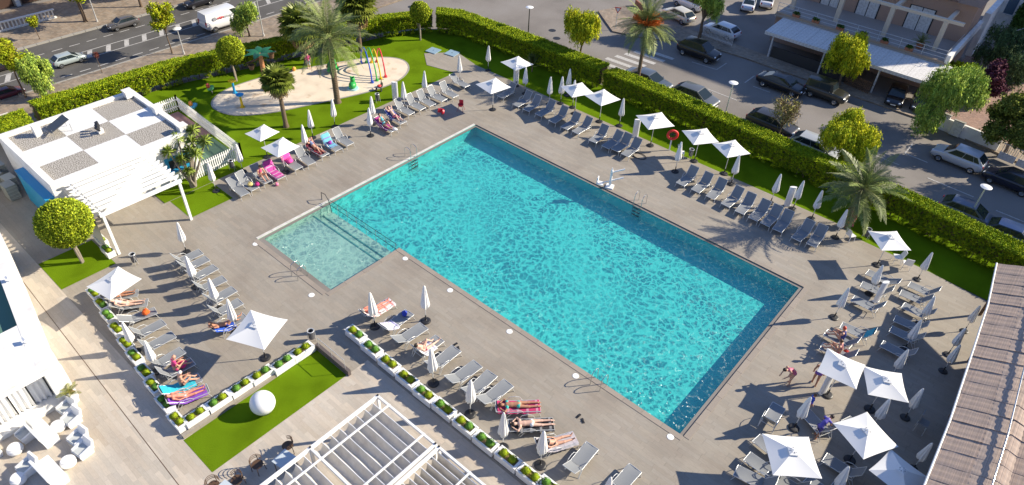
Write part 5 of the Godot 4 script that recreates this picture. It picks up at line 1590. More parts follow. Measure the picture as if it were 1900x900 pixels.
func build_pool() -> void:
	var deep := -1.55
	var shallow := -0.38
	var b := MB.new()
	# main basin floor slopes from the far left to the right
	b.quad(Vector3(0, -0.86, 0), Vector3(25.2, -1.08, 0), Vector3(25.2, -1.08, 13.2), Vector3(0, -0.86, 13.2), Vector3.UP)
	for w in [[0, 0, 25.2, 0, 0, 1], [25.2, 0, 25.2, 13.2, -1, 0], [25.2, 13.2, 6.45, 13.2, 0, -1], [0, 0, 0, 13.2, 1, 0]]:
		b.quad(Vector3(w[0], -1.9, w[1]), Vector3(w[2], -1.9, w[3]), Vector3(w[2], 0.0, w[3]), Vector3(w[0], 0.0, w[1]), Vector3(w[4], 0, w[5]))
	b.quad(Vector3(0, -1.9, 13.2), Vector3(6.45, -1.9, 13.2), Vector3(6.45, -0.75, 13.2), Vector3(0, -0.75, 13.2), Vector3(0, 0, -1))
	structure("pool_basin", b.mesh(), M.pool_tile)
	b = MB.new()
	b.rect(0, 6.45, 14.5, 18.3, shallow)
	b.rect(0, 6.45, 13.2, 14.5, -0.75)
	b.quad(Vector3(0, -0.75, 14.5), Vector3(6.45, -0.75, 14.5), Vector3(6.45, shallow, 14.5), Vector3(0, shallow, 14.5), Vector3(0, 0, -1))
	for w in [[0, 13.2, 0, 18.3, 1, 0], [0, 18.3, 6.45, 18.3, 0, -1], [6.45, 18.3, 6.45, 13.2, -1, 0]]:
		b.quad(Vector3(w[0], -0.9, w[1]), Vector3(w[2], -0.9, w[3]), Vector3(w[2], 0.0, w[3]), Vector3(w[0], 0.0, w[1]), Vector3(w[4], 0, w[5]))
	structure("wading_basin", b.mesh(), M.wading_tile)
	# dark step edges in the wading pool
	for z in [14.52, 13.85]:
		var s := MB.new()
		s.box(Vector3(3.2, shallow + 0.01 if z > 14.0 else -0.73, z), Vector3(6.3, 0.02, 0.09))
		structure("pool_step_edge", s.mesh(), paint(lin(0.05, 0.22, 0.22), 0.5))
	# coping: single stones along every edge; the left side is the pale overflow edge
	var cop := MB.new()
	cop.box(Vector3(0, 0.004, 0), Vector3(0.96, 0.05, 0.28))
	var copm := cop.mesh()
	var run := [[0, -0.14, 1, 0, 25.2, "d"], [25.34, 0, 0, 1, 13.2, "d"], [6.45, 13.34, 1, 0, 18.75, "d"], [-0.085, 0, 0, 1, 18.3, "w"], [0, 18.44, 1, 0, 6.45, "d"], [6.59, 13.5, 0, 1, 4.9, "d"]]
	for e in run:
		var root := Node3D.new()
		root.name = numbered("pool_coping")
		root.set_meta("kind", "structure")
		add_child(root)
		var k := int(e[4])
		for i in k:
			var m: Material = M.coping_white if e[5] == "w" else [M.coping_a, M.coping_b][(i * 7 + k) % 2]
			var bs := Basis() if e[2] == 1 else Basis(Vector3.UP, PI / 2)
			var st := float(e[4]) / k
			part(root, "coping_stone", copm, m, Transform3D(bs.scaled_local(Vector3((st - 0.012) / 0.96, 1, 0.6 if e[5] == "w" else 1.0)), Vector3(e[0] + e[2] * (i + 0.5) * st, 0.0, e[1] + e[3] * (i + 0.5) * st)))
	# the water: a caustic net and sun glints put into the surface normals
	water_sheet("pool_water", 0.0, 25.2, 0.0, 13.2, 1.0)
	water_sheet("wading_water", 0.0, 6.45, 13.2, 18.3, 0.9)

func cells(noise_seed: int, freq: float, kind: int) -> FastNoiseLite:
	var f := FastNoiseLite.new()
	f.seed = noise_seed
	f.noise_type = FastNoiseLite.TYPE_CELLULAR
	f.cellular_return_type = kind
	f.cellular_distance_function = FastNoiseLite.DISTANCE_EUCLIDEAN
	f.cellular_jitter = 1.0
	f.fractal_type = FastNoiseLite.FRACTAL_NONE
	f.frequency = freq
	return f

func water_sheet(called: String, x0: float, x1: float, z0: float, z1: float, amp: float) -> void:
	var step := 0.036
	var big := cells(91, CAUSTIC_FREQ, FastNoiseLite.RETURN_DISTANCE2_SUB)
	var tone := cells(91, CAUSTIC_FREQ, FastNoiseLite.RETURN_CELL_VALUE)
	var small := cells(57, CAUSTIC_FREQ * 2.1, FastNoiseLite.RETURN_DISTANCE2_SUB)
	var warp := FastNoiseLite.new()
	warp.seed = 5
	warp.frequency = 0.8
	var drift := FastNoiseLite.new()
	drift.seed = 29
	drift.frequency = 0.16
	var front := Vector3(0.63, 0, -0.777)  # level direction of the sun, which the caustic lines face
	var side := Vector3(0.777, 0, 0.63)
	var nx := int((x1 - x0) / step)
	var nz := int((z1 - z0) / step)
	var v := PackedVector3Array()
	var n := PackedVector3Array()
	var ix := PackedInt32Array()
	for i in nx + 1:
		var x := lerpf(x0, x1, i / float(nx))
		for k in nz + 1:
			var z := lerpf(z0, z1, k / float(nz))
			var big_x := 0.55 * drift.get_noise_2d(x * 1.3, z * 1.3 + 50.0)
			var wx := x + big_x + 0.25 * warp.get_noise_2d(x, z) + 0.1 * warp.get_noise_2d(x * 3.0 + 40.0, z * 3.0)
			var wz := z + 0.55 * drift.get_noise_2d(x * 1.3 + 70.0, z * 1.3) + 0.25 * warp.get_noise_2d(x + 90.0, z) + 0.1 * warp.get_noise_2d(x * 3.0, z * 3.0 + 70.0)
			var width := CAUSTIC_LINE_WIDTH * (1.0 + 0.7 * drift.get_noise_2d(x, z))
			var caustic_line := exp(-pow((big.get_noise_2d(wx, wz) + 1.0) / width, 1.5))
			var caustic_fine_line := exp(-pow((small.get_noise_2d(wx * 1.1 + 3.0, wz) + 1.0) / (width * 0.8), 1.5))
			var c := clampf(caustic_line + 0.45 * caustic_fine_line, 0.0, 1.15)
			var bright_zone := clampf(drift.get_noise_2d(x * 0.8 + 9.0, z * 0.8) * 2.2 + 0.1, 0.0, 1.0)
			var back := -CAUSTIC_DIM_LEAN * (1.0 - 0.2 * bright_zone) + 0.022 * tone.get_noise_2d(wx, wz) + 0.05 * bright_zone * warp.get_noise_2d(x * 5.0, z * 5.0)
			var lean := lerpf(back, CAUSTIC_LINE_LEAN, clampf(c, 0.0, 1.0)) * amp
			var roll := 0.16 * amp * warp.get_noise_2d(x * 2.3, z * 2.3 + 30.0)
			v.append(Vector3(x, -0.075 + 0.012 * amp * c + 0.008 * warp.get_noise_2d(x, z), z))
			n.append((Vector3.UP + front * lean + side * roll + Vector3(0.95, 0, 0) * amp * pow(caustic_fine_line * caustic_line, 0.8)).normalized())  # last term turns net crossings between sun and camera for glints
			if i < nx and k < nz:
				var p := i * (nz + 1) + k
				ix.append_array(PackedInt32Array([p, p + nz + 1, p + nz + 2, p, p + nz + 2, p + 1]))
	var arr := []
	arr.resize(Mesh.ARRAY_MAX)
	arr[Mesh.ARRAY_VERTEX] = v
	arr[Mesh.ARRAY_NORMAL] = n
	arr[Mesh.ARRAY_INDEX] = ix
	var m := ArrayMesh.new()
	m.add_surface_from_arrays(Mesh.PRIMITIVE_TRIANGLES, arr)
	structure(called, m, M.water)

func build_bar() -> void:
	var x0 := -16.1
	var x1 := -8.55
	var z0 := 16.75
	var z1 := 25.1
	var h := 3.0
	var t := thing("pool_bar", "white flat roofed pool bar with grey and white gravel checker roof", "building")
	var b := MB.new()
	b.box(Vector3((x0 + x1) / 2, 1.35, (z0 + z1) / 2), Vector3(x1 - x0, 2.7, z1 - z0))
	part(t, "wall", b.mesh(), M.wall_white)
	b = MB.new()
	for w in [[x0, x1, z0, z0 + 0.35], [x0, x1, z1 - 0.35, z1], [x0, x0 + 0.35, z0 + 0.35, z1 - 0.35], [x1 - 0.35, x1, z0 + 0.35, z1 - 0.35]]:
		b.box(Vector3((w[0] + w[1]) / 2, 2.86, (w[2] + w[3]) / 2), Vector3(w[1] - w[0] + 0.004, 0.31, w[3] - w[2] + 0.004))
	part(t, "parapet", b.mesh(), M.wall_white)
	var sx := (x1 - x0 - 0.7) / 3.0
	var sz := (z1 - z0 - 0.7) / 3.0
	for i in 3:
		for k in 3:
			var g := MB.new()
			g.box(Vector3(x0 + 0.35 + (i + 0.5) * sx, 2.76, z0 + 0.35 + (k + 0.5) * sz), Vector3(sx - 0.01, 0.14, sz - 0.01))
			part(t, "gravel_field", g.mesh(), M.grey_gravel if (i + k) % 2 == 0 else M.white_gravel)
	for e in [[x1 - 0.4, 17.1], [x0 + 0.6, 17.3], [-12.2, 17.0]]:
		var c := MB.new()
		c.box(Vector3(e[0], 3.12, e[1]), Vector3(0.5, 0.45, 0.5))
		c.box(Vector3(e[0], 3.37, e[1]), Vector3(0.58, 0.05, 0.58))
		part(t, "roof_pier", c.mesh(), M.wall_white)
	# blue serving counter with shelves on the side towards the left
	b = MB.new()
	b.box(Vector3(-10.9, 1.05, z1 + 0.42), Vector3(4.2, 2.1, 0.06))
	b.box(Vector3(-13.0, 1.05, z1 + 0.22), Vector3(0.06, 2.1, 0.4))
	b.box(Vector3(-8.8, 1.05, z1 + 0.22), Vector3(0.06, 2.1, 0.4))
	b.box(Vector3(-10.9, 2.12, z1 + 0.24), Vector3(4.3, 0.05, 0.5))
	part(t, "blue_counter", b.mesh(), paint(lin(0.02, 0.30, 0.52), 0.4))
	# blue hatch in the front wall
	b = MB.new()
	b.box(Vector3(x1 + 0.03, 1.7, 18.05), Vector3(0.06, 0.2, 1.7))
	b.box(Vector3(x1 + 0.03, 0.8, 18.05), Vector3(0.06, 0.2, 1.7))
	b.box(Vector3(x1 + 0.035, 1.25, 17.3), Vector3(0.07, 0.7, 0.2))
	b.box(Vector3(x1 + 0.035, 1.25, 18.8), Vector3(0.07, 0.7, 0.2))
	b.box(Vector3(x1 + 0.2, 0.93, 18.05), Vector3(0.4, 0.04, 1.6))
	part(t, "blue_hatch_frame", b.mesh(), paint(lin(0.02, 0.30, 0.55), 0.4))
	b = MB.new()
	b.box(Vector3(x1 + 0.01, 1.25, 18.05), Vector3(0.03, 0.7, 1.3))
	part(t, "hatch_opening", b.mesh(), M.black)
	# things on the roof
	var s := thing("roof_unit", "tilted dark solar panel beside a white box on the bar roof", "solar panel", Vector3(-14.6, 2.83, 22.6))
	b = MB.new()
	b.box(Vector3(0.35, 0.55, -0.35), Vector3(1.0, 0.05, 1.3), Basis(Vector3(1, 0, 0.2).normalized(), deg_to_rad(22)))
	part(s, "panel", b.mesh(), paint(lin(0.05, 0.055, 0.06), 0.25))
	b = MB.new()
	b.box(Vector3(-0.1, 0.35, 0.7), Vector3(0.4, 0.7, 0.4))
	part(s, "box", b.mesh(), M.wall_white)
	for e in [[-0.05, -0.9], [0.75, -0.9], [-0.05, 0.15], [0.75, 0.15]]:
		b = MB.new()
		b.cyl(Vector3(e[0], 0, e[1]), Vector3(e[0], 0.5, e[1]), 0.02, 0.02, 6)
		part(s, "stand_leg", b.mesh(), M.steel)
	s = thing("roof_vent", "small dark twin floodlight and vent in the middle of the bar roof", "vent", Vector3(-12.4, 2.83, 20.6))
	b = MB.new()
	b.box(Vector3(0, 0.15, 0), Vector3(0.3, 0.3, 0.3))
	part(s, "plinth", b.mesh(), M.wall_white)
	for e in [-0.28, 0.0, 0.28]:
		b = MB.new()
		b.cyl(Vector3(e, 0.3, e * 0.4), Vector3(e * 1.1, 0.62, e * 0.5 + 0.12), 0.06, 0.12, 10)
		part(s, "lamp_head", b.mesh(), M.black)
	# timber pergola in front of the bar, painted white
	var p := thing("white_pergola", "white slatted pergola on two posts in front of the bar", "pergola")
	for z in [19.95, 24.25]:
		b = MB.new()
		b.box(Vector3(-4.35, 1.35, z), Vector3(0.14, 2.7, 0.14))
		part(p, "post", b.mesh(), M.white)
		b = MB.new()
		b.box(Vector3(-6.4, 2.64, z), Vector3(4.25, 0.18, 0.1))
		part(p, "beam", b.mesh(), M.white)
	b = MB.new()
	b.box(Vector3(-4.35, 2.76, 22.1), Vector3(0.12, 0.2, 4.6))
	part(p, "beam", b.mesh(), M.white)
	for i in 9:
		b = MB.new()
		var x := -8.3 + i * 0.43
		b.box(Vector3(x, 2.83, 22.1), Vector3(0.25, 0.05, 4.15), Basis(Vector3.BACK, deg_to_rad(-8)))
		part(p, "slat", b.mesh(), M.white)
		for z in [19.95, 24.25]:
			b = MB.new()
			var sg := signf(z - 22.0)
			b.hexa([Vector3(x - 0.04, 2.68, z - 0.2), Vector3(x + 0.04, 2.68, z - 0.2), Vector3(x + 0.04, 2.68 + (0.1 if sg > 0 else 0.0), z + 0.28), Vector3(x - 0.04, 2.68 + (0.1 if sg > 0 else 0.0), z + 0.28), Vector3(x - 0.04, 2.86, z - 0.28), Vector3(x + 0.04, 2.86, z - 0.28), Vector3(x + 0.04, 2.86, z + 0.36), Vector3(x - 0.04, 2.86, z + 0.36)])
			part(p, "rafter_end", b.mesh(), M.white)
	var g := thing("wall_panel", "grey sailcloth screen beside the pergola and the round tree", "screen", Vector3(-6.6, 0, 24.6))
	b = MB.new()
	var rows := []
	for i in 7:
		var row := []
		for k in 7:
			row.append(Vector3(lerpf(-1.9, 1.9, i / 6.0), lerpf(0.25, 2.45 - 0.25 * sin(PI * i / 6.0), k / 6.0), 0.12 * sin(PI * i / 6.0) * sin(PI * k / 6.0)))
		rows.append(row)
	b.grid(rows, Vector3(0, 1, 9))
	part(g, "cloth", b.mesh(), paint(lin(0.55, 0.55, 0.53), 0.9))
	# picket fences round the small court
	fence("white picket fence at the far end of the bar court", Vector2(-16.9, 16.2), Vector2(-16.9, 13.8))
	fence("long white picket fence between bar court and lawn", Vector2(-16.9, 13.8), Vector2(-8.0, 14.2))
	fence("white picket fence beside the yucca and the litter bin", Vector2(-8.0, 14.2), Vector2(-7.9, 17.6))
	b = MB.new()
	b.rect(-16.7, -12.2, 14.0, 16.7, 0.016)
	structure("court_floor", b.mesh(), textured(lin(0.42, 0.24, 0.22), M.kerb.albedo_texture, 1.5, 0.9))
	b = MB.new()
	b.rect(-12.2, -8.1, 14.2, 16.7, 0.016)
	structure("court_floor", b.mesh(), textured(lin(0.12, 0.22, 0.15), M.kerb.albedo_texture, 1.5, 0.9))
	# stacks of slatted crates by the counter
	var n := 0
	for e in [[-15.7, 26.2, "grey slatted crate stack outermost left of the blue counter"], [-16.6, 25.7, "grey slatted crate stack behind the others left of the bar"], [-14.7, 25.8, "grey slatted crate stack nearest the blue counter end"], [-13.9, 26.1, "grey slatted crate stack below the blue counter"]]:
		var c := thing("crate_stack", e[2], "crates", Vector3(e[0], 0.02, e[1]), 4.0, "slatted crates beside the bar")
		for k in 9:
			b = MB.new()
			b.box(Vector3(0, 0.07 + k * 0.11, 0), Vector3(0.78, 0.085, 0.6))
			part(c, "slat", b.mesh(), paint([lin(0.36, 0.37, 0.33), lin(0.30, 0.31, 0.28)][(k + n) % 2], 0.8))
		n += 1

func fence(label: String, a: Vector2, b: Vector2) -> void:
	var t := thing("picket_fence", label, "fence", Vector3.ZERO, 0.0, "picket fences round the bar court")
	var d := (b - a).normalized()
	var l := (b - a).length()
	var k := int(l / 0.145)
	var m := MB.new()
	m.box(Vector3(0, 0.55, 0), Vector3(0.075, 1.02, 0.022))
	m.tri(Vector3(-0.0375, 1.06, 0.011), Vector3(0.0375, 1.06, 0.011), Vector3(0, 1.12, 0.011), Vector3.BACK)
	m.tri(Vector3(-0.0375, 1.06, -0.011), Vector3(0.0375, 1.06, -0.011), Vector3(0, 1.12, -0.011), Vector3.FORWARD)
	m.quad(Vector3(-0.0375, 1.06, 0.011), Vector3(0, 1.12, 0.011), Vector3(0, 1.12, -0.011), Vector3(-0.0375, 1.06, -0.011), Vector3(-1, 1, 0))
	m.quad(Vector3(0.0375, 1.06, 0.011), Vector3(0, 1.12, 0.011), Vector3(0, 1.12, -0.011), Vector3(0.0375, 1.06, -0.011), Vector3(1, 1, 0))
	var mesh := m.mesh()
	var bs := Basis(Vector3.UP, -atan2(d.y, d.x))
	for i in k + 1:
		var p := a + d * l * i / k
		part(t, "picket", mesh, M.white, Transform3D(bs, Vector3(p.x, 0, p.y)))
	for y in [0.32, 0.85]:
		m = MB.new()
		m.bar(Vector3(a.x, y, a.y) + bs * Vector3(0, 0, 0.03), Vector3(b.x, y, b.y) + bs * Vector3(0, 0, 0.03), 0.03, 0.08)
		part(t, "rail", m.mesh(), M.white)
	for e in [a, b]:
		m = MB.new()
		m.box(Vector3(e.x, 0.6, e.y), Vector3(0.1, 1.2, 0.1))
		part(t, "post", m.mesh(), M.white)

func build_left_house() -> void:
	var t := thing("white_house", "white flat roofed house wing with curtained opening at the left edge", "building")
	var out := pv([[-30, 25.5], [-6.4, 28.45], [-2.2, 29.1], [2.5, 29.9], [3.8, 30.0], [3.9, 50], [-30, 50]])
	var b := MB.new()
	b.prism(pv([[-30, 25.9], [-6.4, 28.8], [-2.2, 29.45], [2.5, 30.2], [2.9, 30.3], [2.9, 50], [-30, 50]]), 0.0, 2.05)
	part(t, "wall", b.mesh(), M.wall_white)
	b = MB.new()
	b.prism(out, 2.05, 2.3)
	part(t, "roof_slab", b.mesh(), M.wall_white)
	b = MB.new()
	b.prism(pv([[-29.5, 26.4], [-6.6, 29.25], [-2.4, 29.9], [0.8, 30.4], [0.8, 49.5], [-29.5, 49.5]]), 2.302, 2.32)
	part(t, "roof_turf", b.mesh(), paint(lin(0.10, 0.20, 0.15), 0.8))
	b = MB.new()
	var o: Array = [Vector2(-30, 25.5), Vector2(-6.4, 28.45), Vector2(-2.2, 29.1), Vector2(2.5, 29.9), Vector2(3.8, 30.0), Vector2(3.9, 50)]
	for i in 5:
		var a: Vector2 = o[i]
		var c: Vector2 = o[i + 1]
		var n := Vector2(-(c - a).y, (c - a).x).normalized()
		var w := 0.75 if i < 4 else 3.0
		var pa := a + n * w
		var pc := c + n * w
		var lo := 2.325 + i * 0.004
		var hi := 2.76 - i * 0.005
		b.hexa([Vector3(a.x, lo, a.y), Vector3(c.x, lo, c.y), Vector3(pc.x, lo, pc.y), Vector3(pa.x, lo, pa.y), Vector3(a.x, hi, a.y), Vector3(c.x, hi, c.y), Vector3(pc.x, hi, pc.y), Vector3(pa.x, hi, pa.y)])
	part(t, "parapet", b.mesh(), M.wall_white)
	b = MB.new()
	b.box(Vector3(3.3, 1.02, 30.33), Vector3(0.98, 2.05, 0.72))
	part(t, "pier", b.mesh(), M.wall_white)
	b = MB.new()
	b.box(Vector3(3.45, 0.1, 38.5), Vector3(0.75, 0.2, 16))
	part(t, "plinth", b.mesh(), M.wall_white)
	# curtains hang in folds in front of a dark opening
	b = MB.new()
	b.box(Vector3(2.93, 1.1, 35.5), Vector3(0.04, 1.7, 10))
	part(t, "opening", b.mesh(), paint(lin(0.12, 0.13, 0.13), 0.8))
	for k in 7:
		b = MB.new()
		var rows := []
		var z0 := 30.75 + k * 0.72
		for i in 25:
			var q := i / 24.0
			var z := z0 + q * 0.66
			var x := 3.12 + 0.07 * sin(q * TAU * 3.0 + k * 1.3)
			rows.append([Vector3(x, 0.22, z), Vector3(x * 0.5 + 1.56, 1.1, z), Vector3(3.12 + 0.04 * sin(q * TAU * 3.0 + k), 2.03, z)])
		b.grid(rows, Vector3(-9, 1, z0))
		part(t, "curtain", b.mesh(), M.canopy)
	# lamps along the parapet
	for e in [["small white floodlight low on the house parapet", 2.2, 30.5], ["small white floodlight high on the house parapet", -2.4, 29.5]]:
		var s := thing("parapet_lamp", e[0], "lamp", Vector3(e[1], 2.75, e[2]), 0.0, "floodlights on the parapet")
		b = MB.new()
		b.cyl(Vector3.ZERO, Vector3(0, 0.12, 0), 0.03, 0.03, 6)
		part(s, "stem", b.mesh(), M.steel)
		b = MB.new()
		b.box(Vector3(0, 0.2, 0.02), Vector3(0.25, 0.16, 0.1), Basis(Vector3.RIGHT, 0.4))
		part(s, "head", b.mesh(), M.white)
	# white lounge chairs and drum stools
	var ch := template("lounge_chair", "armchair", "white moulded lounge chairs")
	b = MB.new()
	b.hexa([Vector3(-0.36, 0.0, -0.3), Vector3(0.36, 0.0, -0.3), Vector3(0.33, 0.0, 0.36), Vector3(-0.33, 0.0, 0.36), Vector3(-0.4, 0.36, -0.36), Vector3(0.4, 0.36, -0.36), Vector3(0.38, 0.34, 0.42), Vector3(-0.38, 0.34, 0.42)])
	part(ch, "seat_shell", b.mesh(), M.plastic)
	b = MB.new()
	b.hexa([Vector3(-0.38, 0.36, -0.4), Vector3(0.38, 0.36, -0.4), Vector3(0.38, 0.36, -0.2), Vector3(-0.38, 0.36, -0.2), Vector3(-0.36, 0.86, -0.54), Vector3(0.36, 0.86, -0.54), Vector3(0.36, 0.86, -0.42), Vector3(-0.36, 0.86, -0.42)])
	part(ch, "backrest", b.mesh(), M.plastic)
	for s in [-1.0, 1.0]:
		b = MB.new()
		b.hexa([Vector3(s * 0.4, 0.34, -0.4), Vector3(s * 0.29, 0.34, -0.4), Vector3(s * 0.29, 0.34, 0.4), Vector3(s * 0.4, 0.34, 0.4), Vector3(s * 0.4, 0.62, -0.45), Vector3(s * 0.3, 0.62, -0.45), Vector3(s * 0.3, 0.5, 0.36), Vector3(s * 0.4, 0.5, 0.36)])
		part(ch, "armrest", b.mesh(), M.plastic)
	b = MB.new()
	b.box(Vector3(0, 0.39, 0.08), Vector3(0.56, 0.09, 0.6))
	part(ch, "cushion", b.mesh(), paint(lin(0.48, 0.5, 0.49), 0.9))
	for e in [[4.35, 30.65, 10, "white lounge chair nearest the potted palm"], [5.05, 30.75, 10, "white lounge chair right beside the one nearest the potted palm"], [6.25, 31.0, 10, "upper white lounge chair of the pair lower right of the drums"], [6.95, 31.1, 10, "lower white lounge chair of the pair lower right of the drums"], [4.45, 32.35, 10, "white lounge chair left of the big white daybed"], [6.15, 32.95, 10, "white lounge chair at the bottom edge by the daybed"], [4.4, 33.7, 190, "white lounge chair cut by the left image edge"]]:
		copy(ch, e[3], Vector3(e[0], 0.017, e[1]), e[2], 0.78)
	var bed := template("daybed", "sofa", "white daybeds of the lounge")
	b = MB.new()
	b.hexa([Vector3(-0.85, 0.0, -0.32), Vector3(0.85, 0.0, -0.32), Vector3(0.85, 0.0, 0.32), Vector3(-0.85, 0.0, 0.32), Vector3(-0.9, 0.5, -0.36), Vector3(0.9, 0.5, -0.36), Vector3(0.9, 0.5, 0.36), Vector3(-0.9, 0.5, 0.36)])
	part(bed, "base", b.mesh(), M.plastic)
	b = MB.new()
	b.box(Vector3(0, 0.72, 0.34), Vector3(1.7, 0.44, 0.12), Basis(Vector3.RIGHT, 0.15))
	part(bed, "backrest", b.mesh(), M.plastic)
	copy(bed, "big white daybed between the two drum stools", Vector3(4.9, 0.017, 31.85), 5, 0.85)
	copy(bed, "white daybed at the bottom edge of the lounge", Vector3(7.1, 0.017, 32.4), 5, 0.85)
	var dr := template("drum_stool", "stool", "round white drum stools")
	b = MB.new()
	b.lathe([Vector2(0.0, 0.0), Vector2(0.24, 0.0), Vector2(0.36, 0.12), Vector2(0.4, 0.25), Vector2(0.36, 0.4), Vector2(0.28, 0.47)], 24)
	part(dr, "drum", b.mesh(), M.plastic)
	b = MB.new()
	b.lathe([Vector2(0.29, 0.46), Vector2(0.29, 0.49), Vector2(0.0, 0.495)], 24)
	part(dr, "top", b.mesh(), M.white)
	for e in [[5.0, 31.3, "round white drum stool nearest the potted palm"], [7.05, 31.75, "round white drum stool at the lower right of the lounge"], [4.85, 32.95, "round white drum stool near the left image edge"], [6.4, 33.4, "round white drum stool cut by the bottom image edge"]]:
		copy(dr, e[2], Vector3(e[0], 0.017, e[1]), 0, 0.78)
	var pp := thing("potted_palm", "small yellowish palm in a tall white square pot", "plant", Vector3(4.0, 0.017, 30.25), 20.0, "", 0.8)
	b = MB.new()
	b.hexa([Vector3(-0.17, 0, -0.17), Vector3(0.17, 0, -0.17), Vector3(0.17, 0, 0.17), Vector3(-0.17, 0, 0.17), Vector3(-0.25, 0.8, -0.25), Vector3(0.25, 0.8, -0.25), Vector3(0.25, 0.8, 0.25), Vector3(-0.25, 0.8, 0.25)])
	part(pp, "pot", b.mesh(), M.plastic)
	b = MB.new()
	b.rect(-0.22, 0.22, -0.22, 0.22, 0.804)
	part(pp, "soil", b.mesh(), M.soil)
	for i in 9:
		part(pp, "frond", frond_mesh("pot_frond", 0.75, 0.55, 0.2, 0.014, 18), M.dry_frond, Transform3D(Basis(Vector3.UP, i * 2.4) * Basis(Vector3.BACK, deg_to_rad(65 - i * 7)), Vector3(0, 0.82, 0)))

func build_front_pergola() -> void:
	for q in 2:
		var x0 := 15.35 if q == 0 else 18.95
		var x1 := 18.75 if q == 0 else 25.0
		var h := 2.65
		var t := thing("sail_pergola", ["white pergola with pleated shade cloths at the bottom centre", "white pergola with bunched shade cloths at the bottom edge"][q], "pergola", Vector3.ZERO, 0.0, "pergolas with shade cloths")
		var zs := 22.1
		for x in ([x0, x1, 16.05, 18.1] if q == 0 else [x0, 20.6, 22.2, x1]):
			var b := MB.new()
			b.box(Vector3(x, h + (0.0 if x in [x0, x1] else 0.06), zs + 5.5), Vector3(0.11 if x in [x0, x1] else 0.07, 0.14 if x in [x0, x1] else 0.05, 11.1))
			part(t, "beam", b.mesh(), M.white)
		for z in [22.1, 25.45, 29.0]:
			var b := MB.new()
			b.box(Vector3((x0 + x1) / 2, h, z), Vector3(x1 - x0 - 0.12, 0.13, 0.09))
			part(t, "cross_beam", b.mesh(), M.white)
			for x in [x0, x1]:
				b = MB.new()
				b.box(Vector3(x, h / 2 - 0.04, z), Vector3(0.11, h - 0.09, 0.11))
				part(t, "post", b.mesh(), M.white)
				b = MB.new()
				b.box(Vector3(x, h + 0.09, z), Vector3(0.07, 0.05, 0.07))
				part(t, "post_cap", b.mesh(), M.black)
		# pleated cloth: each fold hangs between two battens
		var pitch := 0.42 if q == 0 else 0.30
		var sag := 0.3 if q == 0 else 0.42
		var z := zs + (0.35 if q == 0 else 0.15)
		var k := 0
		while z < 33.0 and k < 26:
			if q == 1 and k > 12:
				break
			if not (z > 25.0 and z < 25.5):
				var b := MB.new()
				var rows := []
				for i in 11:
					var u := i / 10.0
					var y := h - 0.04 - sag * pow(sin(PI * u), 0.8)
					var row := []
					for m in 9:
						var xx := lerpf(x0 + 0.12, x1 - 0.12, m / 8.0)
						row.append(Vector3(xx, y - 0.03 * sin(m * 1.7 + k) * sin(PI * u), z + u * pitch * 0.97 + 0.015 * sin(m * 0.9 + k * 2.0)))
					rows.append(row)
				b.grid(rows, Vector3((x0 + x1) / 2, -30, z))
				part(t, "cloth_fold", b.mesh(), M.sail)
				b = MB.new()
				b.cyl(Vector3(x0 + 0.08, h - 0.03, z), Vector3(x1 - 0.08, h - 0.03, z), 0.018, 0.018, 6)
				part(t, "batten", b.mesh(), M.white)
			z += pitch
			k += 1
	# café tables and rattan chairs under its left side
	var n := 0
	for e in [[13.75, 25.9], [13.2, 28.3]]:
		var t := thing("cafe_table", ["pale blue square café table at the pergola corner", "pale blue square café table at the bottom image edge"][n], "table", Vector3(e[0], 0.017, e[1]), 8.0, "café tables by the pergola")
		var b := MB.new()
		b.box(Vector3(0, 0.72, 0), Vector3(0.72, 0.03, 0.72))
		part(t, "table_top", b.mesh(), paint(lin(0.5, 0.56, 0.6), 0.4))
		for s in [[-1, -1], [1, -1], [1, 1], [-1, 1]]:
			b = MB.new()
			b.cyl(Vector3(s[0] * 0.3, 0, s[1] * 0.3), Vector3(s[0] * 0.3, 0.705, s[1] * 0.3), 0.02, 0.02, 6)
			part(t, "leg", b.mesh(), M.brown)
		n += 1
	var ch := template("rattan_chair", "chair", "brown rattan chairs by the pergola")
	var b := MB.new()
	b.lathe([Vector2(0.0, 0.42), Vector2(0.23, 0.42), Vector2(0.235, 0.45), Vector2(0.0, 0.455)], 18)
	part(ch, "seat", b.mesh(), M.brown)
	b = MB.new()
	for y in [0.62, 0.72, 0.82]:
		var pts := []
		for i in 11:
			var a := lerpf(0.05, PI - 0.05, i / 10.0)
			pts.append(Vector3(cos(a) * 0.27, y - 0.1 * (1.0 - sin(a)), -sin(a) * 0.25))
		b.tube(pts, 0.014, 5)
	part(ch, "backrest", b.mesh(), M.brown)
	for s in [[-1, -1], [1, -1], [1, 1], [-1, 1]]:
		b = MB.new()
		b.cyl(Vector3(s[0] * 0.2, 0, s[1] * 0.2), Vector3(s[0] * 0.17, 0.43 if s[1] > 0 else 0.8, s[1] * 0.17), 0.016, 0.014, 6)
		part(ch, "leg", b.mesh(), M.brown)
	for e in [[13.1, 25.35, -30, "brown rattan chair above the blue café table"], [12.95, 26.7, 100, "brown rattan chair left of the blue café table"], [12.95, 27.65, 20, "brown rattan chair above the lower café table"], [12.5, 28.4, 80, "brown rattan chair at the bottom image edge"]]:
		copy(ch, e[3], Vector3(e[0], 0.017, e[1]), e[2], 1.0)

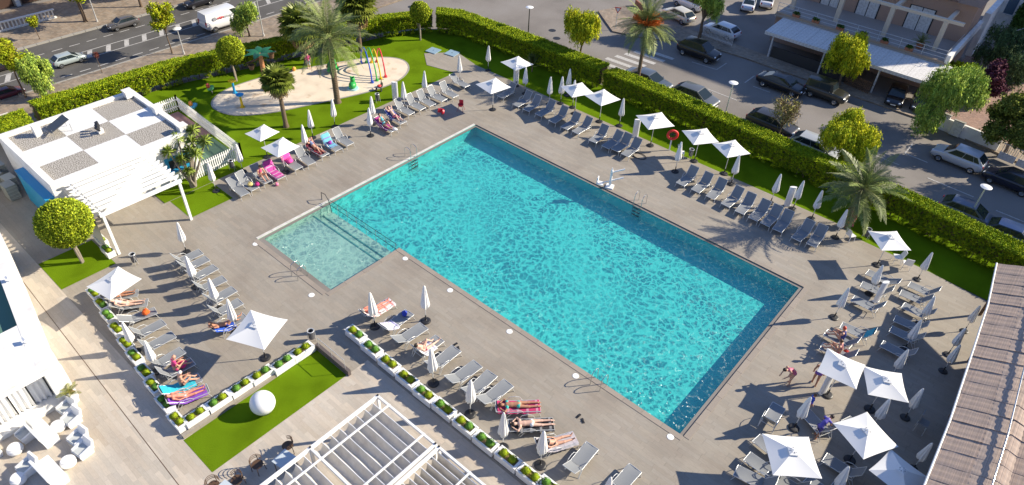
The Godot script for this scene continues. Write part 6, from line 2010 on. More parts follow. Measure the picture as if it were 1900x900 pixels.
func build_thatch() -> void:
	# reed roof of the beach bar at the right edge; its eave runs along z
	var t := thing("thatched_shelter", "brown reed thatched shelter roof along the right edge", "building")
	var ev := [[-5.2, 32.62], [-1.5, 33.05], [2.4, 33.3], [7.3, 33.6], [11.0, 33.7], [16.0, 33.75]]
	var rise := 0.42
	var courses := 24
	for i in courses:
		var z0 := -5.2 + i * 0.88
		var z1 := z0 + 0.92
		for side in 5:
			var b := MB.new()
			var rows := []
			for k in 9:
				var z := lerpf(z0, z1, k / 8.0)
				var e := eave_x(ev, z)
				var x0 := e + side * 1.12
				var row := []
				for m in 4:
					var x := x0 + m / 3.0 * 1.12
					var y := 2.98 + (x - e) * rise * (1.0 if x - e < 2.2 else 0.75) + 0.028 * (z - z0) / 0.92
					row.append(Vector3(x, y + 0.012 * sin(z * 37.0 + side) + 0.01 * sin(x * 23.0 + i), z))
				rows.append(row)
			b.grid(rows, Vector3(36, -40, z0))
			for m in 3:
				b.quad(rows[8][m], rows[8][m + 1], rows[8][m + 1] - Vector3(0, 0.03, 0), rows[8][m] - Vector3(0, 0.03, 0), Vector3(0, 0, 1))
			part(t, "reed_mat", b.mesh(), [M.reed_a, M.reed_b, M.reed_c][(i * 3 + side * 5) % 3])
	# boards under the mats give the roof its thickness
	var u := MB.new()
	for i in 5:
		var a: Array = ev[i]
		var c: Array = ev[i + 1]
		u.hexa([Vector3(a[1], 2.72, a[0]), Vector3(c[1], 2.72, c[0]), Vector3(c[1] + 5.4, 4.4, c[0]), Vector3(a[1] + 5.4, 4.4, a[0]), Vector3(a[1], 2.9, a[0]), Vector3(c[1], 2.9, c[0]), Vector3(c[1] + 5.4, 4.58, c[0]), Vector3(a[1] + 5.4, 4.58, a[0])])
	part(t, "roof_deck", u.mesh(), M.wood)
	var g := MB.new()
	var pts := []
	for e in ev:
		pts.append(Vector3(e[1] - 0.05, 2.98, e[0]))
	g.tube(pts, 0.045, 8)
	part(t, "gutter", g.mesh(), M.white)
	g = MB.new()
	pts = []
	for e in ev:
		pts.append(Vector3(e[1] + 1.72, 3.86, e[0]))
	g.tube(pts, 0.035, 8)
	part(t, "pipe", g.mesh(), M.steel)
	for z in [-4.6, -0.5, 3.8, 8.0, 12.5]:
		g = MB.new()
		g.cyl(Vector3(eave_x(ev, z) + 0.5, 0.01, z), Vector3(eave_x(ev, z) + 0.5, 2.9, z), 0.08, 0.07, 10)
		part(t, "post", g.mesh(), M.wood)
	g = MB.new()
	g.box(Vector3(37.8, 2.1, 5.0), Vector3(0.2, 4.2, 20))
	part(t, "back_wall", g.mesh(), M.wall_white)
	var s := thing("bar_stool", "dark upright bar seat half under the thatched roof", "chair", Vector3(33.0, 0.012, 5.6), 90.0)
	g = MB.new()
	g.box(Vector3(0, 0.62, 0), Vector3(0.42, 0.05, 0.42))
	part(s, "seat", g.mesh(), M.sling)
	g = MB.new()
	g.box(Vector3(0, 0.95, -0.2), Vector3(0.42, 0.5, 0.04))
	part(s, "backrest", g.mesh(), M.sling)
	for e in [[-1, -1], [1, -1], [1, 1], [-1, 1]]:
		g = MB.new()
		g.cyl(Vector3(e[0] * 0.2, 0, e[1] * 0.2), Vector3(e[0] * 0.18, 0.6, e[1] * 0.18), 0.015, 0.015, 6)
		part(s, "leg", g.mesh(), M.frame)

func eave_x(ev: Array, z: float) -> float:
	for i in ev.size() - 1:
		if z <= ev[i + 1][0]:
			return lerpf(ev[i][1], ev[i + 1][1], (z - ev[i][0]) / (ev[i + 1][0] - ev[i][0]))
	return ev[-1][1]

func build_hedges() -> void:
	hedge("long clipped hedge along the street, far section up to the notch", [[Vector2(-13.6, -9.2), Vector2(-14.6, -10.3)], [Vector2(-11.8, -10.2), Vector2(-12.6, -11.5)], [Vector2(-6, -10.3), Vector2(-6.6, -11.9)], [Vector2(-0.2, -10.5), Vector2(-0.9, -12.0)], [Vector2(3.3, -10.6), Vector2(3.3, -12.05)]], 1.95, 5, GREEN_HEDGE)
	hedge("long clipped hedge along the street, near section after the notch", [[Vector2(3.6, -10.65), Vector2(4.0, -12.0)], [Vector2(9.5, -10.5), Vector2(9.2, -12.0)], [Vector2(16.7, -10.2), Vector2(16.4, -11.5)], [Vector2(25.4, -9.9), Vector2(26.1, -11.0)], [Vector2(31.9, -9.0), Vector2(32.2, -10.3)], [Vector2(38.0, -7.9), Vector2(38.4, -9.4)]], 1.9, 6, GREEN_HEDGE)
	hedge("clipped hedge along the avenue behind the playground", [[Vector2(-20.7, 21.5), Vector2(-21.8, 21.6)], [Vector2(-20.5, 16.5), Vector2(-21.6, 16.6)], [Vector2(-20.2, 11.5), Vector2(-21.3, 11.8)], [Vector2(-19.2, 7.0), Vector2(-20.3, 7.3)], [Vector2(-17.9, 2.0), Vector2(-18.9, 2.3)], [Vector2(-16.3, -5.0), Vector2(-17.3, -5.3)], [Vector2(-14.0, -9.0), Vector2(-14.8, -9.9)]], 1.8, 8, GREEN_HEDGE)
	hedge("short sunlit hedge block at the left corner behind the bar", [[Vector2(-17.4, 24.3), Vector2(-17.4, 22.5)], [Vector2(-21.7, 24.1), Vector2(-21.7, 22.2)]], 1.5, 9, GREEN_HEDGE)

func build_villa() -> void:
	var t := thing("pink_villa", "pink villa with columned terrace and tiled roof at the upper right", "building")
	var pink := textured(lin(0.55, 0.36, 0.27), M.kerb.albedo_texture, 2.0, 0.9)
	var cream := paint(lin(0.62, 0.52, 0.40), 0.8)
	var x0 := 8.8
	var x1 := 23.2
	var b := MB.new()
	b.box(Vector3((x0 + x1) / 2, 1.2, -35.6), Vector3(x1 - x0, 2.4, 9.6))
	part(t, "ground_floor", b.mesh(), pink)
	b = MB.new()
	b.box(Vector3((x0 + x1) / 2, 2.5, -35.4), Vector3(x1 - x0 + 0.1, 0.2, 10.0))
	part(t, "terrace_slab", b.mesh(), textured(lin(0.45, 0.40, 0.36), M.kerb.albedo_texture, 1.4, 0.8))
	b = MB.new()
	b.box(Vector3((x0 + x1) / 2, 4.3, -38.2), Vector3(x1 - x0, 3.4, 4.2))
	part(t, "upper_wall", b.mesh(), pink)
	for e in [9.4, 13.5, 17.7, 21.9]:
		b = MB.new()
		b.box(Vector3(e, 3.85, -32.6), Vector3(0.36, 2.5, 0.36))
		part(t, "column", b.mesh(), cream)
		b = MB.new()
		b.box(Vector3(e, 5.0, -34.4), Vector3(0.3, 0.3, 3.3))
		part(t, "tie_beam", b.mesh(), cream)
	b = MB.new()
	b.box(Vector3((x0 + x1) / 2, 5.22, -32.6), Vector3(x1 - x0, 0.24, 0.3))
	part(t, "front_beam", b.mesh(), cream)
	b = MB.new()
	b.box(Vector3((x0 + x1) / 2, 2.68, -30.6), Vector3(x1 - x0, 0.16, 0.3))
	part(t, "terrace_edge", b.mesh(), paint(lin(0.38, 0.28, 0.2), 0.8))
	for y in [3.0, 3.3, 3.6]:
		b = MB.new()
		b.tube([Vector3(x0, y, -30.6), Vector3(x1, y, -30.6), Vector3(x1, y, -35.5)], 0.018, 5)
		part(t, "rail", b.mesh(), M.frame)
	for i in 9:
		b = MB.new()
		b.cyl(Vector3(x0 + (x1 - x0) * i / 8.0, 2.75, -30.6), Vector3(x0 + (x1 - x0) * i / 8.0, 3.62, -30.6), 0.02, 0.02, 5)
		part(t, "rail_post", b.mesh(), M.frame)
	for e in [[11.5, 1.5], [14.9, 1.7], [19.3, 1.9]]:
		for s in [-1.0, 1.0]:
			b = MB.new()
			b.box(Vector3(e[0] + s * (e[1] * 0.25 + 0.04), 3.6, -36.07), Vector3(e[1] * 0.5, 2.0, 0.06))
			part(t, "shutter_door", b.mesh(), M.paint_white)
		b = MB.new()
		b.box(Vector3(e[0], 3.6, -36.09), Vector3(e[1] + 0.3, 2.1, 0.04))
		part(t, "door_opening", b.mesh(), M.black)
	# tiled roof: rows of round tiles
	b = MB.new()
	b.hexa([Vector3(x0 - 0.3, 5.9, -35.4), Vector3(x1 + 0.3, 5.9, -35.4), Vector3(x1 + 0.3, 5.9, -41), Vector3(x0 - 0.3, 5.9, -41), Vector3(x0 + 2.2, 7.3, -38.0), Vector3(x1 - 2.2, 7.3, -38.0), Vector3(x1 - 2.2, 7.3, -38.6), Vector3(x0 + 2.2, 7.3, -38.6)])
	var roof := part(t, "roof", b.mesh(), paint(lin(0.30, 0.19, 0.13), 0.85))
	var tile := MB.new()
	for k in 8:
		tile.cyl(Vector3(0, 0.05 + 0.545 * k * 0.28, -k * 0.31), Vector3(0, 0.03 + 0.545 * (k + 1) * 0.28, -(k + 1) * 0.31), 0.085, 0.075, 6, false)
	var tm := tile.mesh()
	for i in 52:
		part(roof, "tile_row", tm, [paint(lin(0.42, 0.27, 0.18), 0.85), paint(lin(0.36, 0.22, 0.15), 0.85)][i % 2], Transform3D(Basis(), Vector3(x0 + 1.6 + i * 0.22, 5.9, -35.42)))
	b = MB.new()
	b.hexa([Vector3(x1 + 0.05, 2.6, -30.6), Vector3(x1 + 0.35, 2.6, -30.6), Vector3(x1 + 0.35, 2.6, -41), Vector3(x1 + 0.05, 2.6, -41), Vector3(x1 + 0.05, 3.3, -30.6), Vector3(x1 + 0.35, 3.3, -30.6), Vector3(x1 + 0.35, 3.3, -41), Vector3(x1 + 0.05, 3.3, -41)])
	part(t, "side_parapet", b.mesh(), M.wall_white)
	# pots along the terrace
	var n := 0
	for e in [10.6, 12.4, 14.6, 16.6, 18.4, 20.4]:
		var p := thing("flower_pot", "terracotta flower box on the villa terrace edge, %s from the left" % ["first", "second", "third", "fourth", "fifth", "sixth"][n], "plant pot", Vector3(e, 2.76, -30.62), 0.0, "pots on the villa terrace")
		b = MB.new()
		b.hexa([Vector3(-0.3, 0, -0.12), Vector3(0.3, 0, -0.12), Vector3(0.3, 0, 0.12), Vector3(-0.3, 0, 0.12), Vector3(-0.34, 0.24, -0.15), Vector3(0.34, 0.24, -0.15), Vector3(0.34, 0.24, 0.15), Vector3(-0.34, 0.24, 0.15)])
		part(p, "pot", b.mesh(), M.terracotta)
		crown(p, [[Vector3(0, 0.3, 0), Vector3(0.32, 0.14, 0.14)]], 40, "fine", 0.9, GREEN_DARK, 500 + n, 0.3)
		n += 1
	var c := thing("sago_palm", "round palm in a big terracotta pot on the villa terrace", "plant", Vector3(20.8, 2.6, -32.2))
	b = MB.new()
	b.lathe([Vector2(0.0, 0.0), Vector2(0.22, 0.0), Vector2(0.34, 0.5), Vector2(0.3, 0.52), Vector2(0.0, 0.46)], 16)
	part(c, "pot", b.mesh(), M.terracotta)
	for i in 22:
		part(c, "frond", frond_mesh("sago_frond", 0.9, 0.45, 0.16, 0.012, 18), M.frond_dark, Transform3D(Basis(Vector3.UP, i * 2.4) * Basis(Vector3.BACK, deg_to_rad(75 - i * 4.5)), Vector3(0, 0.55, 0)))
	# carport with a pale panel roof in front
	var k := thing("carport", "carport with pale blue white panel roof before the villa", "carport")
	var cx := [9.6, 24.0]
	for i in 12:
		b = MB.new()
		var a := lerpf(cx[0], cx[1], i / 12.0)
		var d := lerpf(cx[0], cx[1], (i + 1) / 12.0) - 0.02
		b.hexa([Vector3(a, 2.2, -26.9), Vector3(d, 2.2, -26.9), Vector3(d, 2.42, -30.7), Vector3(a, 2.42, -30.7), Vector3(a, 2.26, -26.9), Vector3(d, 2.26, -26.9), Vector3(d, 2.48, -30.7), Vector3(a, 2.48, -30.7)])
		part(k, "roof_panel", b.mesh(), M.paint_white)
	b = MB.new()
	b.box(Vector3((cx[0] + cx[1]) / 2, 2.14, -26.82), Vector3(cx[1] - cx[0], 0.28, 0.1))
	part(k, "fascia", b.mesh(), M.paint_white)
	for x in [10.4, 15.0, 19.6, 23.6]:
		b = MB.new()
		b.box(Vector3(x, 1.02, -26.95), Vector3(0.12, 2.1, 0.12))
		part(k, "post", b.mesh(), M.paint_white)
	var f := thing("wooden_fence", "weathered wooden slat fence below the carport roof", "fence")
	for i in 16:
		b = MB.new()
		b.box(Vector3(17.4 + i * 0.14, 0.55, -26.7 + i * 0.03), Vector3(0.09, 1.1, 0.03))
		part(f, "slat", b.mesh(), M.wood)
	b = MB.new()
	b.bar(Vector3(17.3, 0.9, -26.74), Vector3(19.7, 0.9, -26.26), 0.03, 0.07)
	part(f, "rail", b.mesh(), M.wood)
	var w := thing("garden_wall", "dark garden wall and railing under the carport", "wall")
	b = MB.new()
	b.box(Vector3(13.9, 0.5, -27.2), Vector3(6.8, 1.0, 0.15))
	part(w, "panel", b.mesh(), paint(lin(0.05, 0.045, 0.04), 0.8))
	# neighbours
	var v := thing("white_neighbour_house", "pale neighbouring house with outside stair at the upper right corner", "building")
	b = MB.new()
	b.box(Vector3(26.2, 3.0, -50.0), Vector3(5.5, 6.0, 8.0))
	part(v, "wall", b.mesh(), M.wall_white)
	b = MB.new()
	b.box(Vector3(23.6, 2.0, -46.0), Vector3(0.5, 4.0, 10.0))
	part(v, "side_wall", b.mesh(), M.wall_white)
	for i in 8:
		b = MB.new()
		b.box(Vector3(24.6 + i * 0.26, 0.12 + i * 0.2, -44.2), Vector3(0.27, 0.24 + i * 0.02, 1.2))
		part(v, "step", b.mesh(), M.kerb)
	b = MB.new()
	b.tube([Vector3(24.4, 1.2, -43.5), Vector3(26.8, 3.0, -43.5), Vector3(28.4, 3.0, -43.5)], 0.03, 6)
	part(v, "stair_rail", b.mesh(), M.frame)
	for e in [[24.6, 3.6], [26.4, 3.6], [28.0, 3.6], [25.6, 1.2]]:
		b = MB.new()
		b.box(Vector3(e[0], e[1], -45.97), Vector3(0.8, 1.4, 0.06))
		var wn := part(v, "window", b.mesh(), paint(lin(0.07, 0.12, 0.17), 0.2))
		b = MB.new()
		b.box(Vector3(e[0], e[1] - 0.75, -45.93), Vector3(0.95, 0.08, 0.16))
		part(wn, "sill", b.mesh(), M.paint_white)
	b = MB.new()
	b.rect(23.5, 40.0, -44.0, -26.0, -0.012)
	structure("garden_floor", b.mesh(), textured(lin(0.38, 0.24, 0.18), M.pavement.albedo_texture, 3.0, 0.9))
	var gt := thing("white_gate", "white barred double gate at the right edge", "gate", Vector3(31.1, 0, -22.9), -8.0)
	for s in [-1.0, 1.0]:
		b = MB.new()
		b.box(Vector3(s * 0.62, 0.36, 0), Vector3(1.1, 0.55, 0.05))
		part(gt, "panel", b.mesh(), M.paint_white)
		for i in 8:
			b = MB.new()
			b.cyl(Vector3(s * 0.62 - 0.5 + i * 0.143, 0.62, 0), Vector3(s * 0.62 - 0.5 + i * 0.143, 1.25, 0), 0.018, 0.018, 5)
			part(gt, "bar", b.mesh(), M.paint_white)
	b = MB.new()
	b.box(Vector3(0, 1.28, 0), Vector3(2.4, 0.06, 0.06))
	part(gt, "top_rail", b.mesh(), M.paint_white)
	var gw := thing("street_wall", "pale low wall with hedge in front of the gardens", "wall")
	b = MB.new()
	b.box(Vector3(27.5, 0.5, -24.4), Vector3(4.4, 1.0, 0.2), Basis(Vector3.UP, -0.12))
	part(gw, "panel", b.mesh(), M.wall_white)
	for e in [[25.6, -24.7, "white notice board beside the garden wall on the street"], [26.7, -24.2, "white cabinet at the garden wall beside the notice board"]]:
		var nb := thing("street_cabinet", e[2], "cabinet", Vector3(e[0], 0.05, e[1]), -6.0)
		b = MB.new()
		b.box(Vector3(0, 0.6, 0), Vector3(0.75, 1.15, 0.16))
		part(nb, "door", b.mesh(), M.paint_white)
		b = MB.new()
		b.box(Vector3(0, 1.2, 0), Vector3(0.82, 0.06, 0.22))
		part(nb, "cap", b.mesh(), M.kerb)
	# unseen tall block added beyond the frame to shade the street and carport
	var ap := thing("added_shade_block", "tall unseen block added to shade the street and carport", "building")
	b = MB.new()
	b.box(Vector3(34.5, 13.0, -57.0), Vector3(14.0, 26.0, 6.0))
	part(ap, "wall", b.mesh(), M.wall_white)
	b = MB.new()
	b.box(Vector3(34.5, 26.1, -57.0), Vector3(14.6, 0.2, 6.6))
	part(ap, "roof", b.mesh(), M.kerb)

func build_avenue_front() -> void:
	var t := thing("avenue_house", "house front with pale pillars and dark garage across the avenue", "building")
	var b := MB.new()
	b.box(Vector3(-49, 3.0, 10), Vector3(8, 6.0, 36))
	part(t, "wall", b.mesh(), textured(lin(0.45, 0.38, 0.3), M.kerb.albedo_texture, 2.0, 0.9))
	for i in 6:
		b = MB.new()
		b.box(Vector3(-44.9, 1.3, 4.0 + i * 3.4), Vector3(0.35, 2.6, 0.35))
		part(t, "pillar", b.mesh(), M.wall_white)
		b = MB.new()
		b.box(Vector3(-44.98, 1.2, 5.7 + i * 3.4), Vector3(0.06, 2.3, 2.7))
		part(t, "garage_door", b.mesh(), paint(lin(0.06, 0.03, 0.02), 0.6))
	var w := thing("balustrade_wall", "low white balustrade wall along the avenue's far pavement", "wall")
	for i in 20:
		b = MB.new()
		b.box(Vector3(-39.6, 0.5, 13.2 + i * 0.3), Vector3(0.12, 0.6, 0.1))
		part(w, "baluster", b.mesh(), M.wall_white)
	b = MB.new()
	b.box(Vector3(-39.6, 0.85, 16.1), Vector3(0.22, 0.1, 6.2))
	part(w, "top_rail", b.mesh(), M.wall_white)
	b = MB.new()
	b.box(Vector3(-39.6, 0.15, 16.1), Vector3(0.22, 0.12, 6.2))
	part(w, "plinth", b.mesh(), M.wall_white)

func lobes_for(k: int, r: float, h: float) -> Array:
	var q := RandomNumberGenerator.new()
	q.seed = k
	var out := [[Vector3(0, h + r * 0.25, 0), Vector3(r * 0.5, r * 0.55, r * 0.5)]]
	for i in 9:
		var a := i * 2.4 + q.randf() * 0.8
		var rr := r * q.randf_range(0.34, 0.52)
		var out_by := r * q.randf_range(0.42, 0.74)
		out.append([Vector3(cos(a) * out_by, h + q.randf_range(-0.6, 0.75) * r, sin(a) * out_by), Vector3(rr * q.randf_range(0.85, 1.25), rr * q.randf_range(0.65, 1.0), rr)])
	return out

func build_trees() -> void:
	topiary("ball_tree", "big round clipped tree beside the bar pergola", Vector3(-5.1, 0, 25.9), 1.6, Vector3(0.0, 2.72, 0), Vector3(1.27, 1.2, 1.27), 3600, 31)
	topiary("ball_tree", "round clipped tree at the playground's left edge", Vector3(-18.0, 0, 8.4), 1.5, Vector3(0.15, 2.6, 0), Vector3(0.95, 0.98, 0.95), 2000, 32)
	topiary("ball_tree", "small round clipped tree in the far lawn corner", Vector3(-13.7, 0, -7.3), 1.6, Vector3(0.1, 2.55, 0), Vector3(0.8, 0.85, 0.8), 1600, 33)
	var ft := [M.frond, M.frond_pale, M.frond_dark]
	date_palm("tall date palm beside the splash pad arches", Vector3(-9.7, 0, 5.0), 4.9, 0.22, 3.7, 46, 41, ft)
	var op := date_palm("date palm with orange fruit stalks by the zebra crossing", Vector3(5.3, 0, -13.4), 5.0, 0.15, 3.0, 54, 42, ft)
	for i in 12:
		var b := MB.new()
		var r := RandomNumberGenerator.new()
		r.seed = 800 + i
		var p := Vector3(0, 5.2, 0)
		var d := Vector3(cos(i * 2.4), 0.75, sin(i * 2.4)).normalized()
		for k in 16:
			var e := (d + Vector3(r.randfn(), r.randfn(), r.randfn()) * 0.3).normalized()
			b.tube([p + d * 0.25, p + d * 0.6 + e * 0.35, p + d * 0.7 + e * 0.7 - Vector3(0, 0.06, 0)], 0.03, 4, 0.018)
		part(op, "fruit_stalk", b.mesh(), paint(lin(0.72, 0.2, 0.03), 0.7))
	var dp := date_palm("low date palm on the right lawn with purple flowers at its foot", Vector3(24.9, 0, -7.2), 2.65, 0.2, 3.0, 40, 43, ft)
	var fl := MB.new()
	fl.tinted = true
	var rr := RandomNumberGenerator.new()
	rr.seed = 5
	for i in 160:
		var a := rr.randf() * TAU
		var p := Vector3(cos(a) * 0.3, rr.randf_range(0.1, 1.4), sin(a) * 0.3)
		fl.col = [Color(0.25, 0.05, 0.1), Color(0.12, 0.2, 0.04), Color(0.4, 0.2, 0.06)][i % 3]
		fl.ball(p, Vector3.ONE * rr.randf_range(0.03, 0.07), 3, 5)
	part(dp, "ivy", fl.mesh(), M.leaf)
	fan_palm("slim fan palm standing on the lawn before the splash pad", Vector3(-9.4, 0, 9.8), 3.6, 0.72, 34, 44, 8, ft)
	fan_palm("left fan palm by the avenue hedge with dry skirt", Vector3(-16.6, 0, 2.8), 3.4, 1.05, 40, 45, 44, [M.frond, M.frond_pale])
	fan_palm("right fan palm by the avenue hedge behind the big date palm", Vector3(-15.5, 0, -2.0), 4.0, 1.05, 40, 46, 44, [M.frond, M.frond_pale])
	# street trees behind the long hedge
	tree("street_tree", "bright yellow green tree behind the hedge near the lamp", Vector3(-0.4, 0, -13.3), 2.0, 0.11, lobes_for(51, 1.5, 3.6), 3450, "willow", 0.95, GREEN_YELLOW, 51, "street trees")
	tree("street_tree", "tall weeping yellow green tree behind the low date palm", Vector3(22.0, 0, -13.2), 1.4, 0.13, lobes_for(52, 1.75, 2.7), 4800, "willow", 0.95, GREEN_YELLOW, 52, "street trees")
	tree("street_tree", "bright yellow tree in front of the carport roof", Vector3(17.3, 0, -25.4), 1.6, 0.12, lobes_for(53, 1.75, 3.0), 4350, "willow", 0.95, GREEN_YELLOW, 53, "street trees")
	tree("street_tree", "olive green tree shading the white hatchback at the kerb", Vector3(3.9, 0, -26.2), 2.0, 0.16, lobes_for(54, 1.6, 4.0), 2300, "willow", 0.95, GREEN_WILLOW, 54, "street trees")
	tree("bare_tree", "nearly leafless small tree beside a dark parked car", Vector3(17.4, 0, -13.4), 1.5, 0.07, lobes_for(55, 1.0, 2.5), 420, "twig", 1.3, [Color(0.3, 0.22, 0.12), Color(0.36, 0.28, 0.16), Color(0.3, 0.3, 0.08)], 55, "street trees")
	tree("garden_tree", "feathery green tree left of the villa garden gate", Vector3(25.4, 0, -23.9), 1.9, 0.15, lobes_for(56, 2.2, 3.2), 5100, "willow", 0.95, GREEN_WILLOW, 56, "garden trees at the villa")
	tree("garden_tree", "grey green bushy conifer in the villa garden", Vector3(26.6, 0, -37.0), 1.0, 0.2, lobes_for(57, 2.2, 2.4), 3000, "willow", 0.95, [Color(0.1, 0.16, 0.06), Color(0.15, 0.22, 0.09), Color(0.07, 0.12, 0.05)], 57, "garden trees at the villa")
	tree("garden_tree", "purple leaved small tree in the villa garden", Vector3(26.8, 0, -31.5), 0.9, 0.12, lobes_for(58, 1.35, 2.2), 1900, "leafy", 1.2, [Color(0.13, 0.04, 0.07), Color(0.2, 0.08, 0.1), Color(0.09, 0.03, 0.05)], 58, "garden trees at the villa")
	tree("garden_tree", "yellow green bush tree above the white gate", Vector3(30.2, 0, -23.8), 1.4, 0.14, lobes_for(59, 2.1, 3.0), 3600, "leafy", 1.3, [Color(0.2, 0.24, 0.04), Color(0.14, 0.19, 0.04), Color(0.26, 0.28, 0.06)], 59, "garden trees at the villa")
	tree("garden_tree", "pale green shrub between the villa stair and the purple tree", Vector3(24.6, 0, -33.0), 0.5, 0.1, lobes_for(60, 1.0, 1.3), 1200, "leafy", 1.1, GREEN_HEDGE, 60, "garden trees at the villa")
	var cy := thing("cypress", "dark narrow cypress at the upper right corner", "tree", Vector3(25.9, 0, -45.2))
	var tb := MB.new()
	tb.cyl(Vector3(0, -0.05, 0), Vector3(0, 1.2, 0), 0.12, 0.1, 8)
	part(cy, "trunk", tb.mesh(), M.bark)
	crown(cy, [[Vector3(0, 2.6, 0), Vector3(0.6, 2.3, 0.6)]], 1600, "leafy", 1.2, GREEN_DARK, 61, 0.6)
	tree("garden_tree", "tall tree beyond the right edge that dapples the street", Vector3(35.5, 0, -22.0), 2.4, 0.18, lobes_for(72, 2.8, 4.8), 3800, "willow", 1.3, GREEN_WILLOW, 72, "garden trees at the villa")
	tree("garden_tree", "second tall tree beyond the right edge, farther up the street", Vector3(38.5, 0, -25.5), 2.4, 0.18, lobes_for(73, 2.8, 5.0), 3800, "willow", 1.3, GREEN_WILLOW, 73, "garden trees at the villa")
	# avenue trees
	var oak := [Color(0.40, 0.46, 0.02), Color(0.29, 0.37, 0.02), Color(0.48, 0.52, 0.03), Color(0.32, 0.30, 0.02)]
	tree("avenue_tree", "yellow green tree on the near pavement at the left edge", Vector3(-26.2, 0.1, 20.7), 2.2, 0.07, lobes_for(62, 1.25, 3.2), 900, "leafy", 1.1, oak, 62, "avenue trees")
	tree("avenue_tree", "feathery pale green tree covering the silver car's tail", Vector3(-25.4, 0.1, 19.7), 1.2, 0.08, lobes_for(63, 1.15, 2.2), 1500, "willow", 0.9, GREEN_WILLOW, 63, "avenue trees")
	tree("avenue_tree", "slender yellow green tree on the near pavement by the lamp", Vector3(-25.8, 0.1, 9.5), 2.1, 0.06, lobes_for(64, 1.05, 3.1), 700, "leafy", 1.1, oak, 64, "avenue trees")
	tree("avenue_tree", "pale green tree in front of the white van", Vector3(-24.4, 0.1, 3.1), 1.0, 0.08, lobes_for(65, 1.15, 2.0), 1500, "willow", 0.9, GREEN_WILLOW, 65, "avenue trees")
	tree("avenue_tree", "tiny sapling on the far avenue pavement", Vector3(-35.9, 0.1, 15.9), 1.2, 0.035, lobes_for(66, 0.4, 1.5), 160, "leafy", 0.9, oak, 66, "avenue trees")
	tree("avenue_tree", "full green tree at the upper left image corner", Vector3(-37.2, 0.1, 20.2), 1.6, 0.1, lobes_for(67, 1.7, 2.6), 2200, "leafy", 1.2, oak, 67, "avenue trees")
	tree("avenue_tree", "big leaning tree across the avenue above the grey hatchback", Vector3(-37.0, 0.1, 11.6), 2.6, 0.17, lobes_for(68, 2.1, 4.4), 2600, "leafy", 1.3, oak, 68, "avenue trees")
	tree("avenue_tree", "tall tree across the avenue casting shade on the far pavement", Vector3(-37.0, 0.1, 6.5), 2.8, 0.13, lobes_for(69, 2.0, 4.6), 2400, "leafy", 1.3, oak, 69, "avenue trees")
	tree("avenue_tree", "shade tree at the top of the avenue beyond the black car", Vector3(-37.0, 0.1, 1.0), 2.8, 0.13, lobes_for(70, 2.2, 4.4), 2400, "leafy", 1.3, oak, 70, "avenue trees")
	var sp := thing("dry_sapling", "reddish dry sapling in a square pit on the near pavement", "tree", Vector3(-26.2, 0.1, 15.1))
	tb = MB.new()
	tb.tube([Vector3.ZERO, Vector3(0.03, 0.8, 0), Vector3(0.0, 1.5, 0.05)], 0.03, 6, 0.012)
	part(sp, "trunk", tb.mesh(), M.bark)
	crown(sp, [[Vector3(0, 1.5, 0), Vector3(0.2, 0.25, 0.2)]], 60, "leafy", 0.7, [Color(0.3, 0.1, 0.08), Color(0.2, 0.07, 0.05)], 71, 0.2)
	# yucca clump by the bar
	var y := thing("yucca", "tall yucca clump with many leafy heads in front of the bar", "plant", Vector3(-7.35, 0.02, 18.1))
	var heads := [[Vector3(-1.01, 2.30, 0.43), 0.55], [Vector3(-1.35, 2.70, -0.43), 0.55], [Vector3(0.17, 2.20, 0.23), 0.55], [Vector3(-1.11, 3.00, -1.42), 0.55], [Vector3(-0.22, 2.80, -0.79), 0.55], [Vector3(0.21, 2.80, -1.40), 0.55], [Vector3(0.69, 2.50, -0.47), 0.55], [Vector3(0.54, 1.50, 0.22), 0.42], [Vector3(-0.07, 2.40, -0.45), 0.55]]
	for i in heads.size():
		var hd: Vector3 = heads[i][0]
		tb = MB.new()
		tb.tube([Vector3(0.12 * cos(i * 1.7), -0.05, 0.12 * sin(i * 1.7)), hd * 0.5 + Vector3(0.12, 0, 0.1), hd], 0.09, 7, 0.05)
		part(y, "stem", tb.mesh(), M.pale_bark)
		tb = MB.new()
		tb.tinted = true
		var q := RandomNumberGenerator.new()
		q.seed = 90 + i
		for k in 110:
			var d := Vector3(q.randfn(), q.randfn() * 0.8 + 0.4, q.randfn()).normalized()
			var l: float = heads[i][1] * q.randf_range(0.8, 1.15)
			var s := d.cross(Vector3(q.randfn(), q.randfn(), q.randfn())).normalized() * 0.036
			var g := q.randf_range(0.7, 1.3)
			tb.col = Color(0.27 * g, 0.35 * g, 0.07 * g)
			var nn := (d + Vector3.UP).normalized()
			tb.tn(hd, hd + d * l * 0.6 + s, hd + d * l - Vector3(0, 0.06, 0), nn, nn, nn)
			tb.tn(hd, hd + d * l - Vector3(0, 0.06, 0), hd + d * l * 0.6 - s, nn, nn, nn)
		part(y, "leaf_head", tb.mesh(), M.leaf)
	var yk := thing("yucca", "small variegated yucca growing against the street hedge", "plant", Vector3(-2.6, 0, -9.6))
	tb = MB.new()
	tb.tinted = true
	for k in 80:
		var q := RandomNumberGenerator.new()
		q.seed = 1000 + k
		var d := Vector3(q.randfn() * 0.5, absf(q.randfn()) + 0.5, q.randfn() * 0.5).normalized()
		tb.col = Color(0.3, 0.32, 0.1) if k % 2 == 0 else Color(0.15, 0.2, 0.05)
		var s := d.cross(Vector3(q.randfn(), q.randfn(), q.randfn())).normalized() * 0.035
		tb.tn(Vector3(0, 0.5, 0), Vector3(0, 0.5, 0) + d * 0.7 + s, Vector3(0, 0.5, 0) + d * 1.2, d, d, d)
		tb.tn(Vector3(0, 0.5, 0), Vector3(0, 0.5, 0) + d * 1.2, Vector3(0, 0.5, 0) + d * 0.7 - s, d, d, d)
	tb.col = Color(0.2, 0.15, 0.1)
